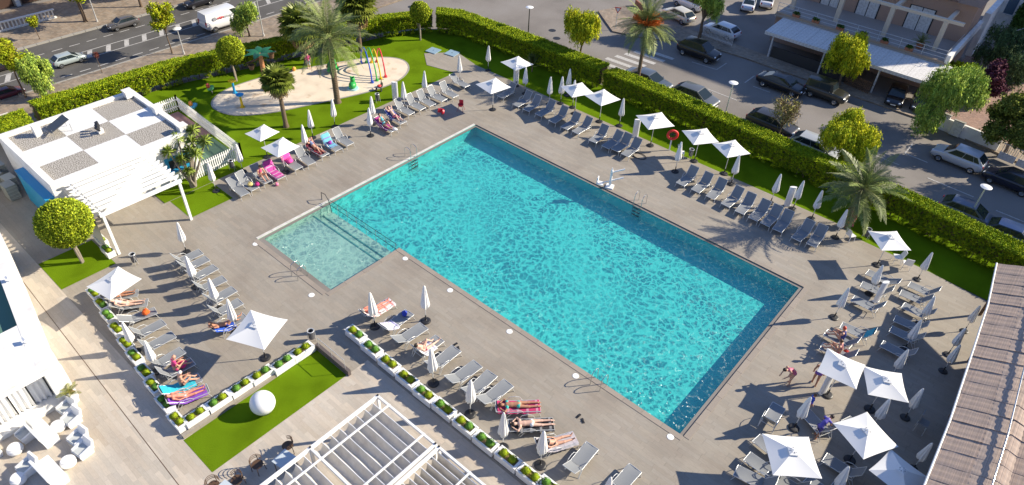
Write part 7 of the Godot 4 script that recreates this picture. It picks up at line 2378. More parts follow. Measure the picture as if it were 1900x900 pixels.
	tb.cyl(Vector3(0, -0.02, 0), Vector3(0, 0.55, 0), 0.06, 0.05, 7)
	part(yk, "leaf_head", tb.mesh(), M.leaf)

func build_furniture() -> void:
	var lt := [lounger_template(0), lounger_template(1), lounger_template(2)]
	for e in LOUNGERS:
		copy(lt[e[4]], e[5], Vector3(e[0], 0.012, e[1]), e[2], e[3], e[6])
	var ct := [closed_template(0), closed_template(1), closed_template(2)]
	var i := 0
	for e in CLOSED:
		var o := copy(ct[i % 3], e[3], Vector3(e[0], 0.014, e[1]), i * 47.0, e[2], e[4])
		o.rotation_degrees.x = 1.2 * sin(i * 2.1)
		o.rotation_degrees.z = 1.2 * cos(i * 1.3)
		i += 1
	for e in OPENP:
		open_parasol(Vector3(e[0], 0.014, e[1]), e[2], e[3], e[4], e[5])
	var pt := [planter_template(0), planter_template(1), planter_template(2), planter_template(3)]
	i = 0
	for e in PLANTERS:
		copy(pt[(i * 7 + i / 3) % 4], e[4], Vector3(e[0], 0.02, e[1]), e[2] + 180.0 * (i % 2), e[3])
		i += 1
	var bt := bin_template()
	var names := ["litter bin on a stand beside the left pergola post", "litter bin on a stand beside the picket fence", "litter bin at the corner of the front grass patch", "litter bin on the lawn beside two closed parasols", "litter bin just right of the red lifebuoy", "litter bin at the right end beside the lone parasol"]
	for k in BINS.size():
		copy(bt, names[k], Vector3(BINS[k][0], 0.014, BINS[k][1]), 30.0 * k, 0.95)
	var kt := column_template()
	names = ["white rounded column among the loungers below the splash pad", "white rounded column under the farthest open parasol", "white rounded column left of the red lifebuoy", "white rounded column between closed parasols along the hedge", "white rounded column leaning over the right loungers", "white rounded column below the women right of the pool"]
	for k in COLUMNS.size():
		copy(kt, names[k], Vector3(COLUMNS[k][0], 0.014, COLUMNS[k][1]), [40.0, 20.0, 40.0, 40.0, 60.0, 60.0][k], 0.95)
	# sphere lamp on the grass patch
	var t := thing("globe_lamp", "big white globe lamp lying on the front grass patch", "lamp", Vector3(10.55, 0.024, 24.84))
	var b := MB.new()
	b.ball(Vector3(0, 0.55, 0), Vector3.ONE * 0.55, 28, 44)
	part(t, "globe", b.mesh(), M.plastic)
	b = MB.new()
	b.cyl(Vector3(0, 0, 0), Vector3(0, 0.04, 0), 0.3, 0.3, 20)
	part(t, "foot", b.mesh(), M.black)
	# low retaining wall at the end of the grass patch
	var w := thing("low_wall", "low dark wall and railing at the end of the front grass patch", "wall")
	b = MB.new()
	b.box(Vector3(10.5, 0.18, 21.02), Vector3(2.5, 0.36, 0.16))
	part(w, "panel", b.mesh(), paint(lin(0.11, 0.09, 0.085), 0.8))
	b = MB.new()
	b.box(Vector3(9.22, 0.08, 24.5), Vector3(0.2, 0.16, 7.0))
	part(w, "edge", b.mesh(), M.deck)
	b = MB.new()
	for q in [[9.5, 21.05], [10.5, 21.05], [11.5, 21.05]]:
		b.cyl(Vector3(q[0], 0.36, q[1]), Vector3(q[0], 0.95, q[1]), 0.012, 0.012, 6)
	b.tube([Vector3(9.5, 0.95, 21.05), Vector3(11.5, 0.95, 21.05)], 0.014, 6)
	part(w, "railing", b.mesh(), M.frame)
	# red high chairs
	for e in [["red toddler chair standing on the deck by the far parasol", -2.2, -0.7, 0.0], ["red toddler seat tipped over on the deck", -2.4, 0.35, 1.0]]:
		var c := thing("toddler_chair", e[0], "chair", Vector3(e[1], 0.014, e[2]), 30.0, "red toddler chairs")
		if e[3] > 0.5:
			c.rotation_degrees = Vector3(0, 60, 78)
			c.position.y = 0.22
		b = MB.new()
		b.lathe([Vector2(0.0, 0.4), Vector2(0.18, 0.41), Vector2(0.22, 0.55), Vector2(0.2, 0.55), Vector2(0.16, 0.44), Vector2(0.0, 0.43)], 14)
		part(c, "seat", b.mesh(), paint(lin(0.6, 0.03, 0.05), 0.4))
		b = MB.new()
		b.box(Vector3(0, 0.66, -0.18), Vector3(0.32, 0.32, 0.05))
		part(c, "backrest", b.mesh(), paint(lin(0.6, 0.03, 0.05), 0.4))
		if e[3] < 0.5:
			for s in [[-1, -1], [1, -1], [1, 1], [-1, 1]]:
				b = MB.new()
				b.cyl(Vector3(s[0] * 0.24, 0, s[1] * 0.24), Vector3(s[0] * 0.14, 0.42, s[1] * 0.14), 0.014, 0.014, 6)
				part(c, "leg", b.mesh(), paint(lin(0.45, 0.05, 0.05), 0.4))
	# white café chairs and lounge seats
	var wc := template("white_chair", "chair", "white plastic chairs on the deck")
	b = MB.new()
	b.box(Vector3(0, 0.43, 0), Vector3(0.46, 0.03, 0.44))
	part(wc, "seat", b.mesh(), M.plastic)
	b = MB.new()
	b.hexa([Vector3(-0.23, 0.44, -0.22), Vector3(0.23, 0.44, -0.22), Vector3(0.23, 0.44, -0.19), Vector3(-0.23, 0.44, -0.19), Vector3(-0.22, 0.95, -0.34), Vector3(0.22, 0.95, -0.34), Vector3(0.22, 0.95, -0.31), Vector3(-0.22, 0.95, -0.31)])
	part(wc, "backrest", b.mesh(), M.plastic)
	for s in [[-1, -1], [1, -1], [1, 1], [-1, 1]]:
		b = MB.new()
		b.cyl(Vector3(s[0] * 0.22, 0, s[1] * 0.21), Vector3(s[0] * 0.2, 0.42, s[1] * 0.19), 0.016, 0.016, 6)
		part(wc, "leg", b.mesh(), M.plastic)
	for e in [[25.5, -6.0, 150, "white chair alone beside the closed parasol near the low palm"], [28.3, -5.9, -60, "left white chair under the lone right parasol"], [28.9, -5.7, 200, "right white chair under the lone right parasol"], [13.25, -6.85, 120, "white chair behind the closed parasol by the lifebuoy"]]:
		copy(wc, e[3], Vector3(e[0], 0.014, e[1]), e[2], 0.95)
	# hose and flip-flops
	var hs := thing("garden_hose", "dark coiled hose on the deck near the lifebuoy", "hose", Vector3(11.1, 0.03, -4.9))
	b = MB.new()
	var pts := []
	for k in 40:
		var a := k * 0.42
		pts.append(Vector3(cos(a) * (0.45 + 0.003 * k), 0.01 + 0.0006 * k, sin(a) * (0.3 + 0.002 * k)))
	b.tube(pts, 0.016, 5)
	part(hs, "coil", b.mesh(), M.hose)
	for e in [[21.25, 15.55, "pair of dark sandals lying beside the sunbathers"], [14.15, 16.3, "pair of black sandals beside the reading guest"]]:
		var s := thing("sandals", e[2], "shoes", Vector3(e[0], 0.014, e[1]), 25.0)
		for q in [-1.0, 1.0]:
			b = MB.new()
			b.box(Vector3(q * 0.12, 0.015, q * 0.1), Vector3(0.1, 0.025, 0.27), Basis(Vector3.UP, q * 0.5))
			var so := part(s, "sole", b.mesh(), M.black)
			b = MB.new()
			b.tube([Vector3(q * 0.08, 0.03, q * 0.1), Vector3(q * 0.12, 0.07, q * 0.1 + 0.04), Vector3(q * 0.16, 0.03, q * 0.1)], 0.01, 5)
			part(so, "strap", b.mesh(), M.black)

func build_pool_fittings() -> void:
	var i := 0
	for e in LIDS:
		var t := thing("skimmer_lid", "round white skimmer lid in the deck, %s along the pool from the left" % ["first", "second", "third", "fourth", "fifth", "sixth", "seventh"][i], "lid", Vector3(e[0], 0.012, e[1]), 0.0, "skimmer lids round the pool")
		var b := MB.new()
		b.lathe([Vector2(0.16, 0.0), Vector2(0.16, 0.012), Vector2(0.145, 0.016), Vector2(0.0, 0.018)], 20)
		part(t, "lid", b.mesh(), M.plastic)
		b = MB.new()
		b.box(Vector3(0, 0.019, 0), Vector3(0.06, 0.004, 0.02))
		part(t, "grip", b.mesh(), M.frame)
		i += 1
	# ladders: two bent rails and treads each; into = direction to the water
	for e in [[0.0, 6.2, 90, "steel pool ladder on the left side of the main pool"], [14.2, 0.0, 0, "steel pool ladder on the far side near the lift"], [20.7, 13.2, 180, "steel pool ladder on the near side of the main pool"], [4.3, 18.3, 180, "steel handrails at the near edge of the wading pool"]]:
		var t := thing("pool_ladder", e[3], "ladder", Vector3(e[0], 0.012, e[1]), e[2], "pool ladders")
		for s in [-0.28, 0.28]:
			var b := MB.new()
			var pts := [Vector3(s, 0, -0.5), Vector3(s, 0.5, -0.48)]
			for k in 7:
				var a := PI - PI * k / 6.0
				pts.append(Vector3(s, 0.62 + sin(a) * 0.2, -0.2 + cos(a) * 0.28))
			pts.append(Vector3(s, 0.2, 0.1))
			pts.append(Vector3(s, -0.95 if e[2] != 180 or e[0] > 10 else -0.3, 0.12))
			b.tube(pts, 0.02, 7)
			part(t, "rail", b.mesh(), M.steel)
		for k in 3:
			var b := MB.new()
			b.box(Vector3(0, -0.22 - k * 0.26, 0.14), Vector3(0.54, 0.03, 0.09))
			part(t, "tread", b.mesh(), M.black)
	# netted barrier between main and wading pool
	var t := thing("pool_barrier", "low wire netting barrier between the main and wading pools", "fence", Vector3(0, -0.08, 13.35))
	for k in 8:
		var b := MB.new()
		b.cyl(Vector3(0.1 + k * 0.89, -0.6, 0), Vector3(0.1 + k * 0.89, 0.42, 0), 0.016, 0.016, 6)
		part(t, "post", b.mesh(), M.steel)
	for y in [0.42, 0.02]:
		var b := MB.new()
		b.cyl(Vector3(0.05, y, 0), Vector3(6.4, y, 0), 0.016, 0.016, 6)
		part(t, "rail", b.mesh(), M.dark_steel)
	var net := MB.new()
	for k in 60:
		net.cyl(Vector3(0.1 + k * 0.105, 0.03, 0), Vector3(0.1 + k * 0.105, 0.41, 0), 0.003, 0.003, 3, false)
	for k in 4:
		net.cyl(Vector3(0.1, 0.1 + k * 0.08, 0), Vector3(6.35, 0.1 + k * 0.08, 0), 0.003, 0.003, 3, false)
	part(t, "netting", net.mesh(), M.steel).set_meta("kind", "stuff")
	var hr := thing("handrail", "dark bent handrail at the wading pool's far corner", "handrail", Vector3(-0.15, 0.012, 13.4))
	var hb := MB.new()
	hb.tube([Vector3(-0.35, 0, 0), Vector3(-0.3, 0.55, 0), Vector3(0.1, 0.62, 0.0), Vector3(0.5, 0.3, 0.05), Vector3(0.6, -0.5, 0.05)], 0.022, 7)
	part(hr, "rail", hb.mesh(), M.dark_steel)
	hb = MB.new()
	hb.cyl(Vector3(-0.35, 0.0, 0), Vector3(-0.35, 0.02, 0), 0.05, 0.05, 10)
	part(hr, "flange", hb.mesh(), M.steel)
	# pool lift for wheelchair users
	t = thing("pool_lift", "white pool lift with hanging seat at the far pool edge", "pool lift", Vector3(11.75, 0.012, -0.35), 20.0)
	var b := MB.new()
	b.box(Vector3(0, 0.05, 0), Vector3(0.5, 0.1, 0.5))
	part(t, "base", b.mesh(), M.white)
	b = MB.new()
	b.cyl(Vector3(0, 0.1, 0), Vector3(0, 1.35, 0), 0.09, 0.08, 12)
	b.cyl(Vector3(0, 1.35, 0), Vector3(0, 1.5, 0), 0.05, 0.03, 10)
	part(t, "mast", b.mesh(), M.white)
	for y in [0.55, 1.2]:
		b = MB.new()
		b.bar(Vector3(0.05, y, 0), Vector3(0.75, y + 0.2, -0.35), 0.07, 0.08)
		part(t, "arm", b.mesh(), M.white)
	b = MB.new()
	b.box(Vector3(-0.6, 0.35, 0.3), Vector3(0.42, 0.05, 0.4))
	b.box(Vector3(-0.78, 0.55, 0.3), Vector3(0.05, 0.4, 0.4))
	b.bar(Vector3(0, 0.5, 0), Vector3(-0.5, 0.4, 0.28), 0.05, 0.05)
	part(t, "seat", b.mesh(), M.white)
	# lifebuoy
	t = thing("lifebuoy", "red lifebuoy hung on a white post at the lawn edge", "lifebuoy", Vector3(12.2, 0.0, -7.1), 35.0)
	b = MB.new()
	b.box(Vector3(0, 0.5, 0), Vector3(0.09, 1.0, 0.06))
	part(t, "post", b.mesh(), M.plastic)
	b = MB.new()
	for k in 4:
		b.box(Vector3(0, 1.3, 0.0), Vector3(0.5, 0.03, 0.03), Basis(Vector3.BACK, k * PI / 4))
	part(t, "bracket", b.mesh(), M.dark_steel)
	b = MB.new()
	var rows := []
	for k in 32:
		var a := TAU * k / 32.0
		var row := []
		for m in 12:
			var q := TAU * m / 12.0
			var r := 0.33 + 0.095 * cos(q)
			row.append(Vector3(cos(a) * r, 1.3 + sin(a) * r, 0.06 + 0.075 * sin(q)))
		rows.append(row)
	for k in 32:
		for m in 12:
			var a := TAU * (k + 0.5) / 32.0
			var c := Vector3(cos(a) * 0.33, 1.3 + sin(a) * 0.33, 0.06)
			var p0: Vector3 = rows[k][m]
			var p1: Vector3 = rows[(k + 1) % 32][m]
			var p2: Vector3 = rows[(k + 1) % 32][(m + 1) % 12]
			var p3: Vector3 = rows[k][(m + 1) % 12]
			b.tn(p0, p1, p2, (p0 - c).normalized(), (p1 - c).normalized(), (p2 - c).normalized())
			b.tn(p0, p2, p3, (p0 - c).normalized(), (p2 - c).normalized(), (p3 - c).normalized())
	part(t, "ring", b.mesh(), paint(lin(0.75, 0.03, 0.03), 0.4))

func build_playground() -> void:
	var poly := pv([[-16.2, 11.6], [-15.0, 11.95], [-13.3, 11.4], [-11.9, 9.5], [-11.0, 7.2], [-9.9, 4.1], [-9.2, 1.5], [-9.2, -0.8], [-10.0, -2.5], [-11.3, -3.35], [-12.6, -3.1], [-13.9, -1.8], [-14.9, 0.3], [-16.2, 3.6], [-17.0, 6.1], [-17.3, 8.9], [-17.0, 10.5]])
	var sm := PackedVector2Array()
	for i in poly.size():
		var a := poly[(i + poly.size() - 1) % poly.size()]
		var b0 := poly[i]
		var c := poly[(i + 1) % poly.size()]
		var d := poly[(i + 2) % poly.size()]
		for k in 4:
			sm.append(b0.cubic_interpolate(c, a, d, k / 4.0))
	var b := MB.new()
	b.flat(sm, 0.03)
	structure("splash_pad", b.mesh(), M.pad)
	b = MB.new()
	for i in sm.size():
		var p := sm[i]
		var q := sm[(i + 1) % sm.size()]
		b.bar(Vector3(p.x, 0.022, p.y), Vector3(q.x, 0.022, q.y), 0.12, 0.03)
	structure("splash_pad_edge", b.mesh(), M.kerb)
	var cols := [lin(0.02, 0.08, 0.5), lin(0.05, 0.45, 0.08), lin(0.8, 0.5, 0.02), lin(0.75, 0.03, 0.06)]
	var nm := ["blue", "green", "yellow", "red"]
	for i in 4:
		var t := thing("spray_arch", "%s bent spray arch on the splash pad" % nm[i], "spray arch", Vector3.ZERO, 0.0, "coloured spray arches")
		b = MB.new()
		var a: Vector3 = [Vector3(-13.6, 0, -0.5), Vector3(-13.4, 0, -0.9), Vector3(-13.1, 0, -1.2), Vector3(-12.9, 0, -1.6)][i]
		var c: Vector3 = [Vector3(-10.3, 0, 1.1), Vector3(-10.3, 0, 0.6), Vector3(-10.3, 0, 0.2), Vector3(-10.3, 0, -0.3)][i]
		var h: float = [2.1, 1.95, 1.8, 1.75][i]
		var pts := []
		for k in 21:
			var q := k / 20.0
			pts.append(a.lerp(c, q) + Vector3(0, 0.03 + h * pow(sin(PI * q), 0.62), 0))
		b.tube(pts, 0.055, 10)
		part(t, "arch", b.mesh(), paint(cols[i], 0.35))
		for e in [a, c]:
			b = MB.new()
			b.cyl(e + Vector3(0, 0.03, 0), e + Vector3(0, 0.2, 0), 0.15, 0.1, 12)
			part(t, "foot", b.mesh(), paint(cols[i], 0.35))
	# play frog and green slide animal
	for e in [["green frog shaped spray figure on the splash pad", -10.6, 2.8, 0.0], ["green bumpy creature figure at the back of the splash pad", -14.0, 2.1, 1.0]]:
		var t := thing("spray_figure", e[0], "play figure", Vector3(e[1], 0.03, e[2]), 40.0, "green play figures")
		b = MB.new()
		var g := paint(lin(0.03, 0.36, 0.07), 0.4)
		if e[3] < 0.5:
			b.ball(Vector3(0, 0.3, 0), Vector3(0.3, 0.28, 0.42), 8, 12)
			b.ball(Vector3(0, 0.62, -0.2), Vector3(0.2, 0.3, 0.22), 8, 12)
			part(t, "body", b.mesh(), g)
			b = MB.new()
			b.ball(Vector3(0.12, 0.9, -0.16), Vector3.ONE * 0.08, 6, 8)
			b.ball(Vector3(-0.12, 0.9, -0.16), Vector3.ONE * 0.08, 6, 8)
			part(t, "eyes", b.mesh(), g)
			b = MB.new()
			b.cyl(Vector3.ZERO, Vector3(0, 0.08, 0), 0.48, 0.42, 18)
			part(t, "base", b.mesh(), paint(lin(0.4, 0.65, 0.7), 0.5))
		else:
			b.ball(Vector3(0, 0.5, 0), Vector3(0.42, 0.42, 0.55), 8, 12)
			b.ball(Vector3(0.1, 0.95, 0.2), Vector3(0.3, 0.28, 0.3), 8, 12)
			part(t, "body", b.mesh(), g)
			for k in 6:
				b = MB.new()
				b.ball(Vector3(0.4 * cos(k * 1.1), 0.3 + 0.1 * (k % 2), 0.5 * sin(k * 1.1)), Vector3.ONE * 0.14, 5, 8)
				part(t, "bump", b.mesh(), [g, paint(lin(0.6, 0.1, 0.05), 0.5)][k % 2])
	# nozzles
	for e in [["blue spray post with yellow cup at the pad's left end", -16.3, 9.6, 0], ["yellow spray post with blue cup at the pad's front left", -14.0, 10.4, 1]]:
		var t := thing("spray_post", e[0], "spray post", Vector3(e[1], 0.03, e[2]), 0.0, "spray posts")
		var c0 := paint(lin(0.02, 0.32, 0.62), 0.4) if e[3] == 0 else paint(lin(0.85, 0.55, 0.02), 0.4)
		var c1 := paint(lin(0.85, 0.55, 0.02), 0.4) if e[3] == 0 else paint(lin(0.02, 0.32, 0.62), 0.4)
		b = MB.new()
		b.cyl(Vector3.ZERO, Vector3(0, 0.08, 0), 0.2, 0.14, 14)
		b.cyl(Vector3(0, 0.08, 0), Vector3(0, 0.85, 0), 0.1, 0.07, 12)
		part(t, "post", b.mesh(), c0)
		b = MB.new()
		b.lathe([Vector2(0.06, 0.85), Vector2(0.28, 1.0), Vector2(0.3, 1.04), Vector2(0.0, 0.96)], 16)
		part(t, "cup", b.mesh(), c1)
	# artificial palm that tips buckets
	var t := thing("bucket_palm", "artificial palm with tipping buckets on the splash pad", "play palm", Vector3(-15.0, 0.03, 7.6))
	b = MB.new()
	b.lathe([Vector2(0.3, 0.0), Vector2(0.22, 0.15), Vector2(0.19, 1.2), Vector2(0.17, 2.2), Vector2(0.15, 3.0), Vector2(0.0, 3.05)], 14)
	part(t, "trunk", b.mesh(), paint(lin(0.45, 0.20, 0.09), 0.7))
	b = MB.new()
	b.bar(Vector3(-0.2, 2.5, 1.1), Vector3(0.25, 2.9, -1.2), 0.1, 0.1)
	part(t, "crossbar", b.mesh(), M.wood)
	for s in [-1.0, 1.0]:
		b = MB.new()
		b.lathe([Vector2(0.0, 0.0), Vector2(0.16, 0.0), Vector2(0.24, 0.36), Vector2(0.22, 0.36), Vector2(0.15, 0.03)], 14, Vector3(0.1 * s, 2.2 - 0.12 * s, 0.95 * s))
		part(t, "bucket", b.mesh(), M.wood)
	for k in 7:
		b = MB.new()
		var rows := []
		for i in 8:
			var q := i / 7.0
			var w := 0.28 * sin(PI * (0.15 + q * 0.83))
			var p := Vector3(q * 1.15, 0.25 * q - 0.55 * q * q, 0)
			rows.append([p + Vector3(0, -0.06, -w), p, p + Vector3(0, -0.06, w)])
		b.grid(rows, Vector3(0.5, -5, 0))
		part(t, "leaf", b.mesh(), paint(lin(0.012, 0.11, 0.05), 0.5), Transform3D(Basis(Vector3.UP, k * TAU / 7.0) * Basis(Vector3.BACK, 0.35), Vector3(0, 3.0, 0)))
	# small rides on springs and a scooter on the lawn
	for e in [["small spring rider with orange and blue body, nearer the fence", -15.7, 13.2, 0], ["small spring rider with red and green body, nearer the ball tree", -17.3, 10.9, 1]]:
		t = thing("spring_rider", e[0], "play figure", Vector3(e[1], 0, e[2]), 20.0, "spring riders on the lawn")
		b = MB.new()
		b.cyl(Vector3.ZERO, Vector3(0, 0.35, 0), 0.08, 0.08, 8)
		part(t, "spring", b.mesh(), M.steel)
		b = MB.new()
		b.ball(Vector3(0, 0.55, 0), Vector3(0.16, 0.2, 0.36), 6, 10)
		part(t, "body", b.mesh(), paint([lin(0.05, 0.3, 0.5), lin(0.1, 0.4, 0.15)][e[3]], 0.5))
		b = MB.new()
		b.ball(Vector3(0, 0.85, 0.22), Vector3(0.15, 0.2, 0.16), 6, 10)
		part(t, "head", b.mesh(), paint([lin(0.7, 0.25, 0.03), lin(0.55, 0.08, 0.05)][e[3]], 0.5))
	t = thing("tricycle", "child tricycle with red seat on the lawn by the arches", "tricycle", Vector3(-9.0, 0.0, 1.4), 120.0)
	for e in [[0.45, 0, 0.2], [-0.25, 0.2, 0.14], [-0.25, -0.2, 0.14]]:
		b = MB.new()
		b.cyl(Vector3(e[0], e[2], e[1] - 0.025), Vector3(e[0], e[2], e[1] + 0.025), e[2], e[2], 16)
		part(t, "wheel", b.mesh(), M.rubber)
	b = MB.new()
	b.tube([Vector3(-0.25, 0.16, 0.2), Vector3(-0.1, 0.3, 0), Vector3(0.3, 0.45, 0), Vector3(0.42, 0.7, 0)], 0.025, 6)
	b.tube([Vector3(0.45, 0.2, 0), Vector3(0.4, 0.72, 0)], 0.022, 6)
	b.tube([Vector3(0.38, 0.74, -0.22), Vector3(0.38, 0.74, 0.22)], 0.02, 6)
	part(t, "frame", b.mesh(), M.dark_steel)
	b = MB.new()
	b.ball(Vector3(-0.12, 0.4, 0), Vector3(0.2, 0.09, 0.17), 6, 10)
	part(t, "seat", b.mesh(), paint(lin(0.65, 0.05, 0.05), 0.4))
	var ba := thing("beach_ball", "small orange ball beside the standing child", "ball", Vector3(-16.3, 0.03, 4.2))
	b = MB.new()
	b.ball(Vector3(0, 0.17, 0), Vector3.ONE * 0.17, 10, 14)
	part(ba, "shell", b.mesh(), paint(lin(0.75, 0.35, 0.05), 0.4))
	b = MB.new()
	b.cyl(Vector3(0, 0.33, 0), Vector3(0, 0.345, 0), 0.03, 0.03, 8)
	part(ba, "valve", b.mesh(), M.white)
	# paved pad in the far lawn corner with two blue mats
	b = MB.new()
	b.flat(pv([[-11.4, -5.6], [-9.6, -4.2], [-6.9, -4.9], [-6.9, -7.2], [-9.6, -7.8]]), 0.02)
	structure("path", b.mesh(), M.deck)
	for e in [["left blue shower tray at the far path end", -11.2, -6.5], ["right blue shower tray at the far path end", -9.7, -7.3]]:
		t = thing("shower_tray", e[0], "shower tray", Vector3(e[1], 0.022, e[2]), 10.0, "shower trays")
		b = MB.new()
		b.box(Vector3(0, 0.03, 0), Vector3(1.0, 0.06, 1.0))
		part(t, "tray", b.mesh(), paint(lin(0.25, 0.36, 0.45), 0.5))
		b = MB.new()
		b.cyl(Vector3(0, 0.06, 0), Vector3(0, 0.065, 0), 0.06, 0.06, 10)
		part(t, "drain", b.mesh(), M.steel)

func lounger(i: int) -> Array:
	return LOUNGERS[i]

func guest(pose: String, label: String, li: int, skin: Color, hair: Color, wear: Dictionary) -> void:
	var l: Array = LOUNGERS[li]
	person(pose, label, Vector3(l[0], 0.03, l[1]), l[2], l[3], skin, hair, wear)

func build_people() -> void:
	var fair := Color(0.55, 0.30, 0.20)
	var tan := Color(0.42, 0.20, 0.12)
	var pale := Color(0.66, 0.42, 0.32)
	var dark := Color(0.03, 0.018, 0.012)
	var brown := Color(0.10, 0.045, 0.02)
	var grey := Color(0.4, 0.38, 0.36)
	var fa := 0
	var fb := 11
	var la := 21
	var lb := 30
	var ne := 38
	var cb := 51
	var ca := 58
	var ra := 67
	var rb := 79
	# towels first, then the guests on them
	towel("magenta towel on the lounger of the turquoise bikini guest", lounger(lb), lin(0.35, 0.03, 0.2), lin(0.3, 0.04, 0.25), 0.4)
	towel("dark blue towel under the man in pink shorts", lounger(lb + 1), lin(0.03, 0.06, 0.3), lin(0.04, 0.08, 0.35), 0.9)
	towel("pink and white striped towel beside the sitting guest in pink", lounger(la + 3), lin(0.5, 0.06, 0.3), lin(0.6, 0.6, 0.62), 0.1)
	towel("bright pink towel under the open parasol by the fence", lounger(la + 4), lin(0.75, 0.08, 0.35), lin(0.7, 0.06, 0.32), 1.2)
	towel("dark red patterned towel on the lounger of the dark haired guest", lounger(la + 6), lin(0.25, 0.03, 0.05), lin(0.05, 0.04, 0.05), 0.25)
	towel("turquoise and violet towel on a lounger by the lawn edge", lounger(la + 7), lin(0.15, 0.45, 0.55), lin(0.3, 0.08, 0.4), 0.5)
	towel("blue towel on the lounger at the bottom of the left middle row", lounger(cb + 6), lin(0.02, 0.08, 0.45), lin(0.03, 0.1, 0.5), 0.7)
	towel("turquoise towel beside the left planters", lounger(ca + 7), lin(0.03, 0.42, 0.55), lin(0.04, 0.5, 0.6), 0.3)
	towel("purple towel on the lowest lounger beside the left planters", lounger(ca + 8), lin(0.2, 0.06, 0.4), lin(0.22, 0.07, 0.42), 0.1)
	towel("violet and white checked towel in the front row", lounger(ne + 1), lin(0.6, 0.6, 0.7), lin(0.2, 0.15, 0.4), 1.0)
	towel("white towel with red pattern on the first front row lounger", lounger(ne), lin(0.65, 0.6, 0.6), lin(0.5, 0.12, 0.12), 0.0)
	towel("white and blue towel under the reading guest in front", lounger(ne + 3), lin(0.7, 0.7, 0.72), lin(0.3, 0.3, 0.5), 0.5)
	towel("raspberry striped towel under the woman in turquoise bikini", lounger(ne + 8), lin(0.5, 0.04, 0.14), lin(0.6, 0.5, 0.5), 0.0)
	towel("black and white patterned towel under the woman in white", lounger(ne + 9), lin(0.03, 0.03, 0.035), lin(0.5, 0.5, 0.5), 0.0)
	towel("pale grey towel under the woman in black bikini", lounger(ne + 10), lin(0.45, 0.42, 0.45), lin(0.5, 0.46, 0.5), 0.0)
	towel("turquoise towel over the lounger above the red cap", lounger(ra + 9), lin(0.05, 0.35, 0.45), lin(0.06, 0.4, 0.5), 1.3)
	var teal := Color(0.02, 0.42, 0.36)
	var black := Color(0.015, 0.015, 0.02)
	var bikini := func(c: Color) -> Dictionary: return {5: c, 3: c}
	guest("reading", "guest in turquoise swimsuit reclining by the splash pad row", lb, fair, dark, {5: Color(0.1, 0.4, 0.45), 4: Color(0.1, 0.4, 0.45), 2: Color(0.1, 0.4, 0.45)})
	guest("knee", "man in pink shorts lying with arms behind his head", lb + 1, pale, brown, {5: Color(0.7, 0.2, 0.3), 6: Color(0.7, 0.2, 0.3), 7: Color(0.7, 0.2, 0.3)})
	guest("sitting", "guest in pink sitting up on a lounger by the fence", la + 2, fair, brown, {2: Color(0.7, 0.1, 0.25), 5: Color(0.7, 0.1, 0.25)})
	guest("knee", "dark haired guest lying on the dark red towel", la + 6, fair, dark, {5: black, 2: Color(0.2, 0.25, 0.4)})
	guest("supine", "guest lying with red legs on the first front row lounger", ne, Color(0.6, 0.2, 0.14), grey, {5: Color(0.4, 0.1, 0.1)})
	guest("reading", "guest reading on the white towel in the front row", ne + 3, pale, dark, {5: Color(0.3, 0.05, 0.1)})
	guest("prone", "woman in turquoise bikini lying face down in front", ne + 8, tan, Color(0.09, 0.02, 0.015), {5: teal, 3: teal})
	guest("prone", "woman in white bikini lying on the patterned towel", ne + 9, pale, dark, {5: Color(0.7, 0.7, 0.72)})
	guest("supine", "woman in black bikini lying half behind a closed parasol", ne + 10, fair, black, {5: black, 2: black})
	guest("supine", "guest sunbathing under the parasol at the left column's head", ca, tan, dark, {5: Color(0.3, 0.05, 0.05)})
	guest("supine", "pale guest lying second beside the left planters", ca + 1, pale, grey, {5: Color(0.6, 0.5, 0.5), 2: Color(0.6, 0.5, 0.5)})
	guest("sitting", "guest with white hair on the turquoise towel", ca + 7, fair, Color(0.7, 0.65, 0.62), {5: black})
	guest("supine", "sunburnt guest lying on the purple towel", ca + 8, Color(0.58, 0.22, 0.15), brown, {5: Color(0.65, 0.62, 0.65)})
	guest("sitting", "guest in pink top on the lounger above the turquoise towel", ca + 6, fair, Color(0.6, 0.3, 0.2), {2: Color(0.7, 0.05, 0.2), 5: Color(0.7, 0.05, 0.2), 3: Color(0.7, 0.05, 0.2)})
	guest("knee", "guest lying on the blue towel of the left middle row", cb + 6, tan, brown, {5: Color(0.03, 0.08, 0.4)})
	guest("sitting", "guest in a red cap sitting right of the pool", ra + 10, fair, Color(0.6, 0.07, 0.03), {5: Color(0.05, 0.06, 0.25), 2: Color(0.05, 0.06, 0.25), 4: Color(0.05, 0.06, 0.25)})
	guest("sitting", "guest with brown hair beside the tilted parasol", ra + 11, fair, brown, {5: Color(0.5, 0.1, 0.1), 2: Color(0.5, 0.2, 0.2)})
	person("bending", "woman in a pink swimsuit bending over by the pool corner", Vector3(27.45, 0.012, 7.1), -35.0, 0.93, fair, dark, {2: Color(0.6, 0.12, 0.2), 4: Color(0.6, 0.12, 0.2), 5: Color(0.6, 0.12, 0.2)})
	person("standing", "woman in a violet swimsuit standing right of the pool", Vector3(28.35, 0.012, 6.35), 190.0, 0.95, tan, brown, {2: Color(0.15, 0.1, 0.4), 4: Color(0.15, 0.1, 0.4), 5: Color(0.2, 0.06, 0.3)})
	person("standing", "child in a blue shirt at the loungers right of the pool", Vector3(28.75, 0.012, 8.05), 120.0, 0.72, fair, brown, {2: Color(0.02, 0.07, 0.45), 3: Color(0.02, 0.07, 0.45), 4: Color(0.02, 0.07, 0.45), 5: Color(0.3, 0.1, 0.3), 12: Color(0.02, 0.07, 0.45), 13: Color(0.02, 0.07, 0.45)})
